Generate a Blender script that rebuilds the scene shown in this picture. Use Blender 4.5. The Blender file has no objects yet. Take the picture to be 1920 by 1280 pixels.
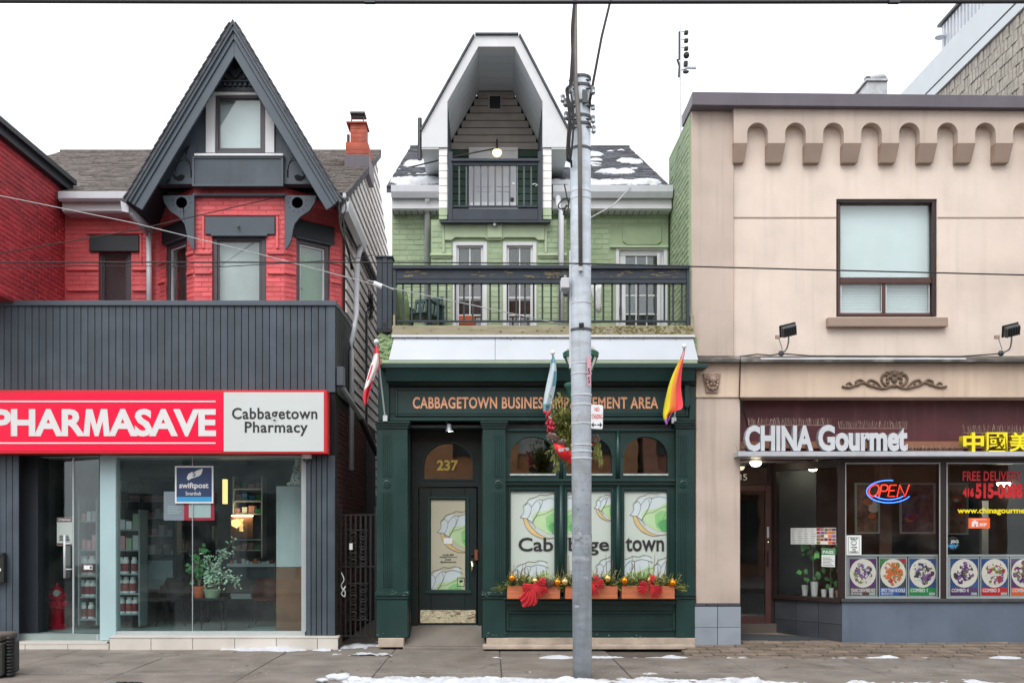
import bpy, bmesh, math, random
from mathutils import Vector, Matrix, noise
random.seed(7)
S = bpy.context.scene
C = S.collection
R = math.radians

# ---------------------------------------------------------------- camera, sky, sun, exposure
VX, HY, F, D0, EYE = 920.0, 1000.0, 1792.0, 14.0, 1.68      # survey of the photograph: vanishing point, focal length, distance to the shop fronts, eye height
cam = bpy.data.cameras.new("camera")
cam.lens = 36.0 * F / 1920.0
cam.sensor_width = 36.0
cam.shift_x = (960.0 - VX) / 1920.0
cam.shift_y = (HY - 640.0) / 1920.0
cam.clip_end = 400.0
camo = bpy.data.objects.new("camera", cam)
C.objects.link(camo)
camo.location = (0, -D0, EYE)
camo.rotation_euler = (R(90), 0, 0)
S.camera = camo

SUN_EL, SUN_AZ = R(52), R(200)            # azimuth clockwise from +y: behind the viewer, a little to the left
w = bpy.data.worlds.new("World")
S.world = w
w.use_nodes = True
nt = w.node_tree
sky = nt.nodes.new("ShaderNodeTexSky")
sky.sky_type = 'NISHITA'
sky.sun_disc = False
sky.sun_elevation = SUN_EL
sky.sun_rotation = SUN_AZ
sky.air_density = 1.0
sky.dust_density = 3.0
hs = nt.nodes.new("ShaderNodeHueSaturation")
hs.inputs["Saturation"].default_value = 0.12
cl = nt.nodes.new("ShaderNodeMix")
cl.data_type = 'RGBA'
cl.inputs[0].default_value = 0.88         # closed cloud cover
cl.inputs[7].default_value = (11.2, 11.35, 11.7, 1)
nt.links.new(sky.outputs[0], hs.inputs["Color"])
nt.links.new(hs.outputs[0], cl.inputs[6])
bg = nt.nodes["Background"]
bg.inputs["Strength"].default_value = 0.10
nt.links.new(cl.outputs[2], bg.inputs["Color"])

sl = bpy.data.lights.new("sun", 'SUN')
sl.energy = 1.3
sl.angle = R(35)
sl.color = (1.0, 0.97, 0.93)
so = bpy.data.objects.new("sun", sl)
C.objects.link(so)
so.rotation_euler = Vector((math.sin(SUN_AZ) * math.cos(SUN_EL), math.cos(SUN_AZ) * math.cos(SUN_EL), math.sin(SUN_EL))).to_track_quat('Z', 'Y').to_euler()
so.location = (-3, -20, 25)
S.view_settings.view_transform = 'Standard'
S.view_settings.look = 'None'
S.view_settings.gamma = 1.0
S.view_settings.use_curve_mapping = False
S.view_settings.exposure = 0.62
S.render.engine = 'CYCLES'
S.cycles.use_denoising = True
S.cycles.max_bounces = 10
S.cycles.transparent_max_bounces = 16
S.cycles.caustics_reflective = False
S.cycles.caustics_refractive = False

# ---------------------------------------------------------------- helpers
def X(px, y=0.0): return (px - VX) * (D0 + y) / F
def Z(py, y=0.0): return EYE + (HY - py) * (D0 + y) / F
def P(px, py, y=0.0): return Vector((X(px, y), y, Z(py, y)))

def lin(h):
    if not isinstance(h, str): return tuple(h)
    h = h.lstrip('#')
    return tuple((c / 12.92 if c <= 0.04045 else ((c + 0.055) / 1.055) ** 2.4) for c in (int(h[i:i + 2], 16) / 255 for i in (0, 2, 4)))

def mat(name, col, rough=0.6, var=0.12, scale=5.0, bump=0.0, bscale=60.0, metal=0.0, spec=0.5, coat=0.0, rnd=0.0,
        grime=0.0, gcol='#2b2620', gscale=1.6, streak=0.0, scol='#2a2622', stretch=None, emit=0.0, sheen=0.0, bdist=0.01, rvar=0.0, speck=0.0, fade=0.0, fcol='#ffffff', fscale=0.9):
    """painted / mineral surface: colour drift, grime blotches, rain streaks and fine relief, all in world space"""
    m = bpy.data.materials.new(name); m.use_nodes = True
    n, l = m.node_tree.nodes, m.node_tree.links
    b = n["Principled BSDF"]
    c = lin(col)
    b.inputs["Roughness"].default_value = rough
    b.inputs["Metallic"].default_value = metal
    b.inputs["Specular IOR Level"].default_value = spec
    b.inputs["Coat Weight"].default_value = coat
    if sheen: b.inputs["Sheen Weight"].default_value = sheen
    g = n.new("ShaderNodeNewGeometry")
    pos = g.outputs["Position"]
    if stretch:
        vm = n.new("ShaderNodeVectorMath"); vm.operation = 'MULTIPLY'
        vm.inputs[1].default_value = stretch
        l.new(pos, vm.inputs[0]); spos = vm.outputs[0]
    else: spos = pos
    def noi(sc, det, src):
        t = n.new("ShaderNodeTexNoise"); t.inputs["Scale"].default_value = sc; t.inputs["Detail"].default_value = det
        l.new(src, t.inputs["Vector"]); return t.outputs[0]
    def ramp(src, a, bb):
        t = n.new("ShaderNodeMapRange"); t.inputs[1].default_value = a; t.inputs[2].default_value = bb
        l.new(src, t.inputs[0]); return t.outputs[0]
    def mix(f, a, bb, k=1.0):
        t = n.new("ShaderNodeMix"); t.data_type = 'RGBA'
        if k != 1.0:
            q = n.new("ShaderNodeMath"); q.operation = 'MULTIPLY'; q.inputs[1].default_value = k; l.new(f, q.inputs[0]); f = q.outputs[0]
        l.new(f, t.inputs[0])
        for i, v in ((6, a), (7, bb)):
            if isinstance(v, tuple): t.inputs[i].default_value = (*v, 1)
            else: l.new(v, t.inputs[i])
        return t.outputs[2]
    lo = tuple(max(0, v * (1 - var)) for v in c); hi = tuple(min(1, v * (1 + var)) for v in c)
    out = mix(ramp(noi(scale, 5, spos), 0.3, 0.7), lo, hi)
    if rnd:
        oi = n.new("ShaderNodeObjectInfo")
        mr = n.new("ShaderNodeMapRange"); mr.inputs[3].default_value = 1 - rnd; mr.inputs[4].default_value = 1 + rnd
        l.new(oi.outputs["Random"], mr.inputs[0])
        q = n.new("ShaderNodeVectorMath"); q.operation = 'SCALE'
        l.new(out, q.inputs[0]); l.new(mr.outputs[0], q.inputs["Scale"]); out = q.outputs[0]
    if fade:
        out = mix(ramp(noi(fscale, 6, pos), 0.48, 0.72), out, lin(fcol), fade)
    if speck:
        out = mix(ramp(noi(130, 2, pos), 0.56, 0.66), out, tuple(v * .45 for v in c), speck)
        out = mix(ramp(noi(95, 2, pos), 0.60, 0.70), out, tuple(min(1, v * 1.7) for v in c), speck)
    if grime:
        out = mix(ramp(noi(gscale, 8, pos), 0.52, 0.78), out, lin(gcol), grime)
    if streak:
        vm = n.new("ShaderNodeVectorMath"); vm.operation = 'MULTIPLY'; vm.inputs[1].default_value = (9, 9, 0.55)
        l.new(pos, vm.inputs[0])
        out = mix(ramp(noi(1.0, 4, vm.outputs[0]), 0.52, 0.8), out, lin(scol), streak)
    l.new(out, b.inputs["Base Color"])
    if rvar:
        t = n.new("ShaderNodeMapRange"); t.inputs[1].default_value = .3; t.inputs[2].default_value = .7
        t.inputs[3].default_value = max(0.02, rough - rvar); t.inputs[4].default_value = min(1, rough + rvar)
        l.new(noi(scale * 0.7, 4, pos), t.inputs[0]); l.new(t.outputs[0], b.inputs["Roughness"])
    if bump:
        bp = n.new("ShaderNodeBump"); bp.inputs["Strength"].default_value = bump; bp.inputs["Distance"].default_value = bdist
        l.new(noi(bscale, 6, spos), bp.inputs["Height"]); l.new(bp.outputs[0], b.inputs["Normal"])
    if emit:
        b.inputs["Emission Color"].default_value = (*c, 1); b.inputs["Emission Strength"].default_value = emit
    return m

def glassmat(name, tint='#dfe8e8', refl=0.035, rough=0.015):
    m = bpy.data.materials.new(name); m.use_nodes = True
    n, l = m.node_tree.nodes, m.node_tree.links
    n.remove(n["Principled BSDF"])
    o = n["Material Output"]
    t = n.new("ShaderNodeBsdfTransparent"); t.inputs[0].default_value = (*lin(tint), 1)
    g = n.new("ShaderNodeBsdfGlossy"); g.inputs["Roughness"].default_value = rough
    g.inputs[0].default_value = (.95, 1, 1, 1)
    lw = n.new("ShaderNodeLayerWeight"); lw.inputs[0].default_value = 0.5
    p = n.new("ShaderNodeMath"); p.operation = 'POWER'; p.inputs[1].default_value = 5
    l.new(lw.outputs["Facing"], p.inputs[0])
    q = n.new("ShaderNodeMath"); q.operation = 'MULTIPLY_ADD'; q.inputs[1].default_value = 1 - refl; q.inputs[2].default_value = refl
    l.new(p.outputs[0], q.inputs[0])
    x = n.new("ShaderNodeMixShader")
    l.new(q.outputs[0], x.inputs[0]); l.new(t.outputs[0], x.inputs[1]); l.new(g.outputs[0], x.inputs[2])
    # dried rain and dust on the pane
    df = n.new("ShaderNodeBsdfDiffuse"); df.inputs[0].default_value = (.55, .58, .58, 1)
    gg = n.new("ShaderNodeNewGeometry"); dn = n.new("ShaderNodeTexNoise"); dn.inputs["Scale"].default_value = 2.3; dn.inputs["Detail"].default_value = 9; l.new(gg.outputs["Position"], dn.inputs["Vector"])
    dm_ = n.new("ShaderNodeMapRange"); dm_.inputs[1].default_value = .45; dm_.inputs[2].default_value = .85; dm_.inputs[3].default_value = .0; dm_.inputs[4].default_value = .03; l.new(dn.outputs[0], dm_.inputs[0])
    x2 = n.new("ShaderNodeMixShader"); l.new(dm_.outputs[0], x2.inputs[0]); l.new(x.outputs[0], x2.inputs[1]); l.new(df.outputs[0], x2.inputs[2])
    l.new(x2.outputs[0], o.inputs[0])
    # faint waviness of old glass
    bp = n.new("ShaderNodeBump"); bp.inputs["Strength"].default_value = 0.05; bp.inputs["Distance"].default_value = 0.02
    no = n.new("ShaderNodeTexNoise"); no.inputs["Scale"].default_value = 1.7
    ge = n.new("ShaderNodeNewGeometry"); l.new(ge.outputs["Position"], no.inputs["Vector"])
    l.new(no.outputs[0], bp.inputs["Height"]); l.new(bp.outputs[0], g.inputs["Normal"])
    return m

ORD = ('first', 'second', 'third', 'fourth', 'fifth', 'sixth', 'seventh', 'eighth', 'ninth', 'tenth', 'eleventh', 'twelfth', 'thirteenth')
def tag(o, label=None, cat=None, group=None, kind=None):
    if label: o["label"] = label
    if cat: o["category"] = cat
    if group: o["group"] = group
    if kind: o["kind"] = kind
    return o

def thing(name, label, cat, loc=(0, 0, 0), group=None):
    o = bpy.data.objects.new(name, None); C.objects.link(o)
    o.location = loc; o.empty_display_size = 0.1
    return tag(o, label, cat, group)

def link(o, parent):
    C.objects.link(o)
    if parent is not None:
        o.parent = parent
        if parent.type == 'EMPTY': o.location = Vector(o.location) - parent.location
    return o

class B:
    """collects faces for ONE mesh object"""
    def __init__(s): s.v = []; s.f = []; s.m = []; s.mi = 0
    def add(s, vs, fs):
        k = len(s.v); s.v += [tuple(v) for v in vs]
        for f in fs: s.f.append(tuple(i + k for i in f)); s.m.append(s.mi)
        return s
    def box(s, x0, x1, y0, y1, z0, z1):
        vs = [(x0, y0, z0), (x1, y0, z0), (x1, y1, z0), (x0, y1, z0), (x0, y0, z1), (x1, y0, z1), (x1, y1, z1), (x0, y1, z1)]
        return s.add(vs, [(0, 1, 5, 4), (1, 2, 6, 5), (2, 3, 7, 6), (3, 0, 4, 7), (4, 5, 6, 7), (3, 2, 1, 0)])
    def pb(s, px0, px1, py0, py1, yf, yb, ref=None):
        r = yf if ref is None else ref
        return s.box(X(px0, r), X(px1, r), yf, yb, Z(py1, r), Z(py0, r))
    def prism(s, pts, y0, y1):
        n = len(pts)
        vs = [(x, y0, z) for x, z in pts] + [(x, y1, z) for x, z in pts]
        fs = [tuple(range(n)), tuple(range(2 * n - 1, n - 1, -1))]
        fs += [(i, i + n, (i + 1) % n + n, (i + 1) % n) for i in range(n)]
        return s.add(vs, fs)
    def pprism(s, pts, yf, yb, ref=None):
        r = yf if ref is None else ref
        return s.prism([(X(a, r), Z(b, r)) for a, b in pts], yf, yb)
    def sprism(s, pts, x0, x1):           # profile in (y,z) run along x
        n = len(pts)
        vs = [(x0, a, b) for a, b in pts] + [(x1, a, b) for a, b in pts]
        fs = [tuple(range(n)), tuple(range(2 * n - 1, n - 1, -1))]
        fs += [(i, i + n, (i + 1) % n + n, (i + 1) % n) for i in range(n)]
        return s.add(vs, fs)
    def tube(s, pts, r, n=8):
        pts = [Vector(p) for p in pts]; N = len(pts); vs = []
        rs = r if isinstance(r, (list, tuple)) else [r] * N
        up = Vector((0.123, 0.21, 1)).normalized()
        for i, p in enumerate(pts):
            d = (pts[min(i + 1, N - 1)] - pts[max(i - 1, 0)]).normalized()
            a = d.cross(up)
            if a.length < 1e-3: a = d.cross(Vector((1, 0, 0)))
            a.normalize(); b = d.cross(a)
            for k in range(n):
                t = 2 * math.pi * k / n
                vs.append(p + (a * math.cos(t) + b * math.sin(t)) * rs[i])
        fs = [(i * n + k, i * n + (k + 1) % n, (i + 1) * n + (k + 1) % n, (i + 1) * n + k) for i in range(N - 1) for k in range(n)]
        fs += [tuple(range(n)), tuple(range(N * n - 1, (N - 1) * n - 1, -1))]
        return s.add(vs, fs)
    def lathe(s, prof, cx, cy, cz, n=16):
        vs = []
        for r, z in prof:
            for k in range(n):
                t = 2 * math.pi * k / n
                vs.append((cx + r * math.cos(t), cy + r * math.sin(t), cz + z))
        N = len(prof)
        fs = [(i * n + k, i * n + (k + 1) % n, (i + 1) * n + (k + 1) % n, (i + 1) * n + k) for i in range(N - 1) for k in range(n)]
        fs += [tuple(range(n)), tuple(range(N * n - 1, (N - 1) * n - 1, -1))]
        return s.add(vs, fs)
    def ball(s, c, r, n=14, sx=1, sy=1, sz=1):
        vs = []; h = n // 2
        for i in range(h + 1):
            a = math.pi * i / h
            for k in range(n):
                t = 2 * math.pi * k / n
                vs.append((c[0] + sx * r * math.sin(a) * math.cos(t), c[1] + sy * r * math.sin(a) * math.sin(t), c[2] + sz * r * math.cos(a)))
        fs = [(i * n + k, i * n + (k + 1) % n, (i + 1) * n + (k + 1) % n, (i + 1) * n + k) for i in range(h) for k in range(n)]
        return s.add(vs, fs)
    def ring(s, px0, px1, py0, py1, t, yf, yb, tb=None):
        tb = t if tb is None else tb
        s.pb(px0, px0 + t, py0, py1, yf, yb); s.pb(px1 - t, px1, py0, py1, yf, yb)
        s.pb(px0 + t, px1 - t, py0, py0 + t, yf, yb)
        if tb: s.pb(px0 + t, px1 - t, py1 - tb, py1, yf, yb)
        return s
    def wall(s, px0, px1, py0, py1, yf, yb, holes=()):
        """flat wall with rectangular openings, coordinates surveyed at its front plane"""
        xs = sorted({px0, px1, *[h[0] for h in holes], *[h[1] for h in holes]})
        ys = sorted({py0, py1, *[h[2] for h in holes], *[h[3] for h in holes]})
        xs = [x for x in xs if px0 <= x <= px1]; ys = [y for y in ys if py0 <= y <= py1]
        def solid(i, j):
            if i < 0 or j < 0 or i >= len(xs) - 1 or j >= len(ys) - 1: return False
            cx, cy = (xs[i] + xs[i + 1]) / 2, (ys[j] + ys[j + 1]) / 2
            return not any(h[0] < cx < h[1] and h[2] < cy < h[3] for h in holes)
        for i in range(len(xs) - 1):
            for j in range(len(ys) - 1):
                if not solid(i, j): continue
                x0, x1 = X(xs[i], yf), X(xs[i + 1], yf); z1, z0 = Z(ys[j], yf), Z(ys[j + 1], yf)
                s.add([(x0, yf, z0), (x1, yf, z0), (x1, yf, z1), (x0, yf, z1)], [(0, 1, 2, 3)])
                s.add([(x0, yb, z0), (x1, yb, z0), (x1, yb, z1), (x0, yb, z1)], [(3, 2, 1, 0)])
                if not solid(i - 1, j): s.add([(x0, yf, z0), (x0, yf, z1), (x0, yb, z1), (x0, yb, z0)], [(0, 1, 2, 3)])
                if not solid(i + 1, j): s.add([(x1, yf, z0), (x1, yb, z0), (x1, yb, z1), (x1, yf, z1)], [(0, 1, 2, 3)])
                if not solid(i, j - 1): s.add([(x0, yf, z1), (x1, yf, z1), (x1, yb, z1), (x0, yb, z1)], [(0, 1, 2, 3)])
                if not solid(i, j + 1): s.add([(x0, yf, z0), (x0, yb, z0), (x1, yb, z0), (x1, yf, z0)], [(0, 1, 2, 3)])
        return s
    def build(s, name, mats, parent=None, smooth=False, bevel=0.0, xf=None, kind=None, norm=True, seg=1):
        me = bpy.data.meshes.new(name)
        vs = [xf @ Vector(v) for v in s.v] if xf is not None else s.v
        me.from_pydata(vs, [], s.f)
        for m in (mats if isinstance(mats, (list, tuple)) else [mats]): me.materials.append(m)
        if max(s.m, default=0): me.polygons.foreach_set("material_index", s.m)
        if norm or bevel:
            bm = bmesh.new(); bm.from_mesh(me)
            if norm: bmesh.ops.recalc_face_normals(bm, faces=bm.faces)
            if bevel:
                es = [e for e in bm.edges if len(e.link_faces) == 2 and e.calc_face_angle(0) > 0.6]
                bmesh.ops.bevel(bm, geom=es, offset=bevel, segments=seg, affect='EDGES', clamp_overlap=True)
            bm.to_mesh(me); bm.free()
        if smooth: me.polygons.foreach_set("use_smooth", [True] * len(me.polygons))
        o = bpy.data.objects.new(name, me)
        if kind: o["kind"] = kind
        return link(o, parent)

def textmesh(body, bold=0.0, extrude=0.0, shear=0.0, space=1.0):
    c = bpy.data.curves.new("lettering", 'FONT'); c.body = body; c.offset = bold; c.extrude = extrude; c.shear = shear
    c.space_character = space; c.resolution_u = 3; c.align_x = 'LEFT'
    o = bpy.data.objects.new("lettering", c)
    me = bpy.data.meshes.new_from_object(o)
    bpy.data.objects.remove(o); bpy.data.curves.remove(c)
    return me

def text_glyphs(body, px0, px1, py0, py1, y, m, parent, name="letter", bold=0.0, depth=0.004, space=1.0, ref=None):
    """one object for each character, neighbours a hair apart in depth so that touching letters never share a plane"""
    def bb(s): me = textmesh(s, bold, 0.05, 0, space); xs = [v.co.x for v in me.vertices]; ys = [v.co.y for v in me.vertices]; r_ = (min(xs), max(xs), min(ys), max(ys)); bpy.data.meshes.remove(me); return r_
    a0, a1, b0, b1 = bb(body); r = y if ref is None else ref
    W = lambda u: X(px0 + (px1 - px0) * (u - a0) / (a1 - a0), r)
    ms = m if isinstance(m, (list, tuple)) else [m]
    for i, ch in enumerate(body):
        if ch == ' ': continue
        me = textmesh(ch, bold, 0.05, 0, space)
        if ch == 'M' and bold > .02:      # heavy M drawn by hand: the fattened outline would cross itself
            xs = [v.co.x for v in me.vertices]; ys = [v.co.y for v in me.vertices]; w0, w1, h0, h1 = min(xs), max(xs), min(ys), max(ys); bpy.data.meshes.remove(me)
            sh_ = [(0, 0), (.10, 1), (.34, 1), (.5, .42), (.66, 1), (.90, 1), (1, 0), (.77, 0), (.73, .56), (.57, 0), (.43, 0), (.27, .56), (.23, 0)]
            me = bpy.data.meshes.new("M"); k_ = len(sh_); pv = [(w0 + a * (w1 - w0), h0 + c * (h1 - h0)) for a, c in sh_]
            me.from_pydata([(a, c, .05) for a, c in pv] + [(a, c, -.05) for a, c in pv], [], [tuple(range(k_ - 1, -1, -1)), tuple(range(k_, 2 * k_))] + [(i_, (i_ + 1) % k_, (i_ + 1) % k_ + k_, i_ + k_) for i_ in range(k_)])
        xs = [v.co.x for v in me.vertices]; l0, l1 = min(xs), max(xs); right = bb(body[:i + 1])[1]
        dd = depth + (.0016 if i % 2 else 0)
        for v in me.vertices:
            u = right - (l1 - v.co.x); v.co = Vector((W(u), y - dd if v.co.z > 0 else y, Z(py1, r) + (v.co.y - b0) / (b1 - b0) * (Z(py0, r) - Z(py1, r))))
        me.materials.clear()
        for k in ms: me.materials.append(k)
        me.update()
        if len(ms) > 1:
            for p in me.polygons: p.material_index = 0 if p.normal.y < -0.9 else 1
        link(bpy.data.objects.new(name, me), parent)

def text(body, px0, px1, py0, py1, y, m, parent, name="lettering", bold=0.0, depth=0.004, shear=0.0, space=1.0, xf=None, split=None, ref=None):
    """lettering fitted into the surveyed rectangle, standing `depth` proud of plane y"""
    me = textmesh(body, bold, 0.05, shear, space)
    v = [q.co.copy() for q in me.vertices]
    a0, a1 = min(q.x for q in v), max(q.x for q in v); b0, b1 = min(q.y for q in v), max(q.y for q in v)
    r = y if ref is None else ref
    if xf is None: x0, x1, z0, z1 = X(px0, r), X(px1, r), Z(py1, r), Z(py0, r)
    else: x0, x1, z0, z1 = px0, px1, py0, py1
    def mp(q):
        w_ = Vector((x0 + (q.x - a0) / (a1 - a0) * (x1 - x0), y - depth if q.z > 0 else y, z0 + (q.y - b0) / (b1 - b0) * (z1 - z0)))
        return xf @ w_ if xf is not None else w_
    for q in me.vertices: q.co = mp(q.co)
    ms = m if isinstance(m, (list, tuple)) else [m]
    if not split:
        me.materials.clear()
        for k in ms: me.materials.append(k)
        if len(ms) > 1:
            me.update()
            for p in me.polygons: p.material_index = 0 if p.normal.y < -0.9 else 1
        o = bpy.data.objects.new(name, me)
        return link(o, parent)
    # one object for each character: connected pieces whose x spans overlap
    n = len(me.vertices); par = list(range(n))
    def find(i):
        while par[i] != i: par[i] = par[par[i]]; i = par[i]
        return i
    for e in me.edges: par[find(e.vertices[0])] = find(e.vertices[1])
    isl = {}
    for i in range(n): isl.setdefault(find(i), []).append(i)
    spans = sorted((min(me.vertices[i].co.x for i in q), max(me.vertices[i].co.x for i in q), k) for k, q in isl.items())
    groups = []
    for a, b, k in spans:
        if groups and a < groups[-1][1] - 0.25 * (b - a): groups[-1][1] = max(b, groups[-1][1]); groups[-1][2].append(k)
        else: groups.append([a, b, [k]])
    objs = []
    for a, b, ks in groups:
        kk = set(ks); bb = B(); idx = {}
        for p in me.polygons:
            if find(p.vertices[0]) not in kk: continue
            f = []
            for i in p.vertices:
                if i not in idx: idx[i] = len(bb.v); bb.v.append(tuple(me.vertices[i].co))
                f.append(idx[i])
            bb.f.append(tuple(f)); bb.m.append(0 if (p.normal.y < -0.9) else 1)
        nv = {}
        objs.append(bb.build(name, ms, parent))
    return objs

UNIT = None
def unit_brick():
    """one brick, softened edges, shared by every course"""
    global UNIT
    if UNIT is None:
        b = B().box(-.5, .5, -.5, .5, -.5, .5)
        me = bpy.data.meshes.new("brick"); me.from_pydata(b.v, [], b.f)
        UNIT = me
    return UNIT

def brick_mesh(m):
    k = "brick_" + m.name
    if k in bpy.data.meshes: return bpy.data.meshes[k]
    b = B()
    c = 0.035; d = 0.1
    # front face inset gives the rounded, many times painted arris
    vs = [(-.5, .5, -.5), (.5, .5, -.5), (.5, .5, .5), (-.5, .5, .5), (-.5, -.2, -.5), (.5, -.2, -.5), (.5, -.2, .5), (-.5, -.2, .5),
          (-.5 + c, -.5, -.5 + d), (.5 - c, -.5, -.5 + d), (.5 - c, -.5, .5 - d), (-.5 + c, -.5, .5 - d)]
    fs = [(8, 9, 10, 11), (4, 5, 9, 8), (5, 6, 10, 9), (6, 7, 11, 10), (7, 4, 8, 11), (0, 1, 5, 4), (1, 2, 6, 5), (2, 3, 7, 6), (3, 0, 4, 7)]
    me = bpy.data.meshes.new(k); me.from_pydata(vs, [], fs); me.materials.append(m)
    return me

class Bricks:
    """courses of bricks laid on flat faces; the first `limit` (largest in view) become single bricks, the rest one field"""
    def __init__(s, m, parent, limit=290, course=0.075, length=0.225): s.m = m; s.parent = parent; s.limit = limit; s.items = []; s.c = course; s.l = length
    def lay(s, org, uax, wax, u0, u1, z0, z1, holes=(), proud=0.006, prio=0, clip=None):
        j = 0.009; nz = int((z1 - z0) / s.c)
        for k in range(nz):
            za, zb = z0 + k * s.c + j, z0 + (k + 1) * s.c
            u = u0 - (s.l / 2 if k % 2 else 0)
            while u < u1:
                a, b = max(u, u0) + j, min(u + s.l, u1)
                u += s.l
                segs = [(a, b)]
                for h in holes:
                    if h[2] < zb - 0.01 and h[3] > za + 0.01:
                        ns = []
                        for p, q in segs:
                            if h[0] <= p and h[1] >= q: continue
                            if h[0] > p and h[0] < q: ns.append((p, h[0]))
                            if h[1] < q and h[1] > p: ns.append((h[1], q))
                            if h[1] <= p or h[0] >= q: ns.append((p, q))
                        segs = ns
                for p, q in segs:
                    if q - p < 0.03: continue
                    if clip and not clip((p + q) / 2, (za + zb) / 2): continue
                    s.items.append((prio, org, uax, wax, (p + q) / 2, (za + zb) / 2, q - p, zb - za, proud * random.uniform(.5, 1.25)))
    def finish(s):
        s.items.sort(key=lambda t: t[0])
        one = s.items[:s.limit]; rest = s.items[s.limit:]
        me = brick_mesh(s.m)
        def mtx(t):
            _, org, ua, wa, u, z, lu, lz, pr = t
            D = 0.03
            cpos = Vector(org) + Vector(ua) * u + Vector((0, 0, 1)) * z + Vector(wa) * (D / 2 - pr)
            rot = Matrix((Vector(ua), Vector(wa), Vector((0, 0, 1)))).transposed().to_4x4()
            return Matrix.Translation(cpos) @ rot @ Matrix.Diagonal((lu, D, lz, 1)), cpos
        for t in one:
            o = bpy.data.objects.new("brick", me)
            M, _ = mtx(t)
            C.objects.link(o); o.parent = s.parent
            if s.parent.type == 'EMPTY': M = Matrix.Translation(-s.parent.location) @ M
            o.matrix_basis = M
        if rest:
            b = B()
            for t in rest:
                M, _ = mtx(t); b.add([M @ v.co for v in me.vertices], [tuple(p.vertices) for p in me.polygons])
            b.build("brick_field", s.m, s.parent, kind="stuff", norm=False)

def clip_poly(pts, x0, x1, y0, y1):
    def cut(ps, ins, inter):
        out = []
        for i in range(len(ps)):
            a, b = ps[i - 1], ps[i]
            if ins(b):
                if not ins(a): out.append(inter(a, b))
                out.append(b)
            elif ins(a): out.append(inter(a, b))
        return out
    def ix(v): return lambda a, b: (v, a[1] + (b[1] - a[1]) * (v - a[0]) / (b[0] - a[0]))
    def iy(v): return lambda a, b: (a[0] + (b[0] - a[0]) * (v - a[1]) / (b[1] - a[1]), v)
    for ins, it in ((lambda p: p[0] >= x0, ix(x0)), (lambda p: p[0] <= x1, ix(x1)), (lambda p: p[1] >= y0, iy(y0)), (lambda p: p[1] <= y1, iy(y1))):
        if pts: pts = cut(pts, ins, it)
    return pts

def spline(pts, n=6):
    out = []
    for i in range(len(pts) - 1):
        p0, p1, p2, p3 = pts[max(i - 1, 0)], pts[i], pts[i + 1], pts[min(i + 2, len(pts) - 1)]
        for k in range(n):
            t = k / n
            out.append(tuple(0.5 * (2 * b + (c - a) * t + (2 * a - 5 * b + 4 * c - d) * t * t + (3 * b - a - 3 * c + d) * t ** 3) for a, b, c, d in zip(p0, p1, p2, p3)))
    out.append(tuple(pts[-1])); return out

def strokes(bd, pts, wpx, yf, yb, clip=None):
    """flat printed line, width in photo pixels"""
    for a, b in zip(pts, pts[1:]):
        dx, dy = b[0] - a[0], b[1] - a[1]; L = math.hypot(dx, dy)
        if L < 1e-6: continue
        nx, ny = -dy / L * wpx / 2, dx / L * wpx / 2
        q = [(a[0] + nx, a[1] + ny), (b[0] + nx, b[1] + ny), (b[0] - nx, b[1] - ny), (a[0] - nx, a[1] - ny)]
        if clip: q = clip_poly(q, *clip)
        if len(q) >= 3: bd.pprism(q, yf, yb)

def foliage(bd, c, ext, n, size, rng, up=0.3, nm=2, ell=True):
    for _ in range(n):
        while True:
            p = Vector((rng.uniform(-1, 1), rng.uniform(-1, 1), rng.uniform(-1, 1)))
            if not ell or p.length < 1: break
        q = Vector(c) + Vector((p.x * ext[0], p.y * ext[1], p.z * ext[2]))
        d = Vector((p.x + rng.uniform(-.6, .6), p.y + rng.uniform(-.6, .6), p.z * .5 + up + rng.uniform(-.6, .6))).normalized()
        s_ = d.cross(Vector((rng.uniform(-1, 1), rng.uniform(-1, 1), rng.uniform(-1, 1)))).normalized()
        L = size * rng.uniform(.6, 1.4); W = L * .22
        bd.mi = rng.randrange(nm)
        bd.add([q, q + d * L * .5 + s_ * W, q + d * L, q + d * L * .5 - s_ * W], [(0, 1, 2, 3)])
    bd.mi = 0

def wire(name, label, pts, r, m, group="overhead wires"):
    b = B().tube([P(*p) for p in pts], r, 6)
    return tag(b.build(name, m, None, smooth=True), label, "wire", group)
# ---------------------------------------------------------------- materials
M = {}
def mk(k, *a, **kw): M[k] = mat(k, *a, **kw)
mk('concrete', '#78716a', .62, .22, 2.2, .35, 70, grime=.45, gcol='#453d36', gscale=.9, rvar=.3, speck=.35, fade=.35, fcol='#9a948c', fscale=1.7)
mk('concrete_dark', '#5a524b', .85, .2, 3, .3, 60)
mk('asphalt', '#48474a', .8, .15, 4, .5, 200)
mk('opp_grey', '#8d979a', .85, .2, 2, .3, 40)
mk('kerb', '#8d8680', .8, .15, 4, .3, 80)
mk('paver', '#75685c', .8, .22, 3, .4, 90, rnd=.22, grime=.5, gcol='#4b4037', speck=.3)
mk('snow', '#c8ccd3', .6, .06, 6, .7, 55, grime=.6, gcol='#857c72', gscale=5, speck=.2)
mk('plinth', '#b3a596', .8, .2, 4, .4, 60, grime=.5, gcol='#6d6257', gscale=3)
mk('tile_white', '#cfcac2', .35, .06, 3, .05, 60, rnd=.05, grime=.25, gcol='#8f877c', gscale=2.5)
mk('slate', '#3f4a54', .5, .12, 3, .18, 60, rnd=.13, streak=.5, scol='#2a3138', fade=.3, fcol='#5b6670', fscale=1.5, speck=.08)
mk('slate_trim', '#46515b', .5, .10, 3, .1, 90, streak=.2, scol='#39414a')
mk('slate_dark', '#262d34', .55, .12, 3, .1, 80)
mk('cap', '#4a5560', .4, .08, 3, .05, 60)
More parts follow.
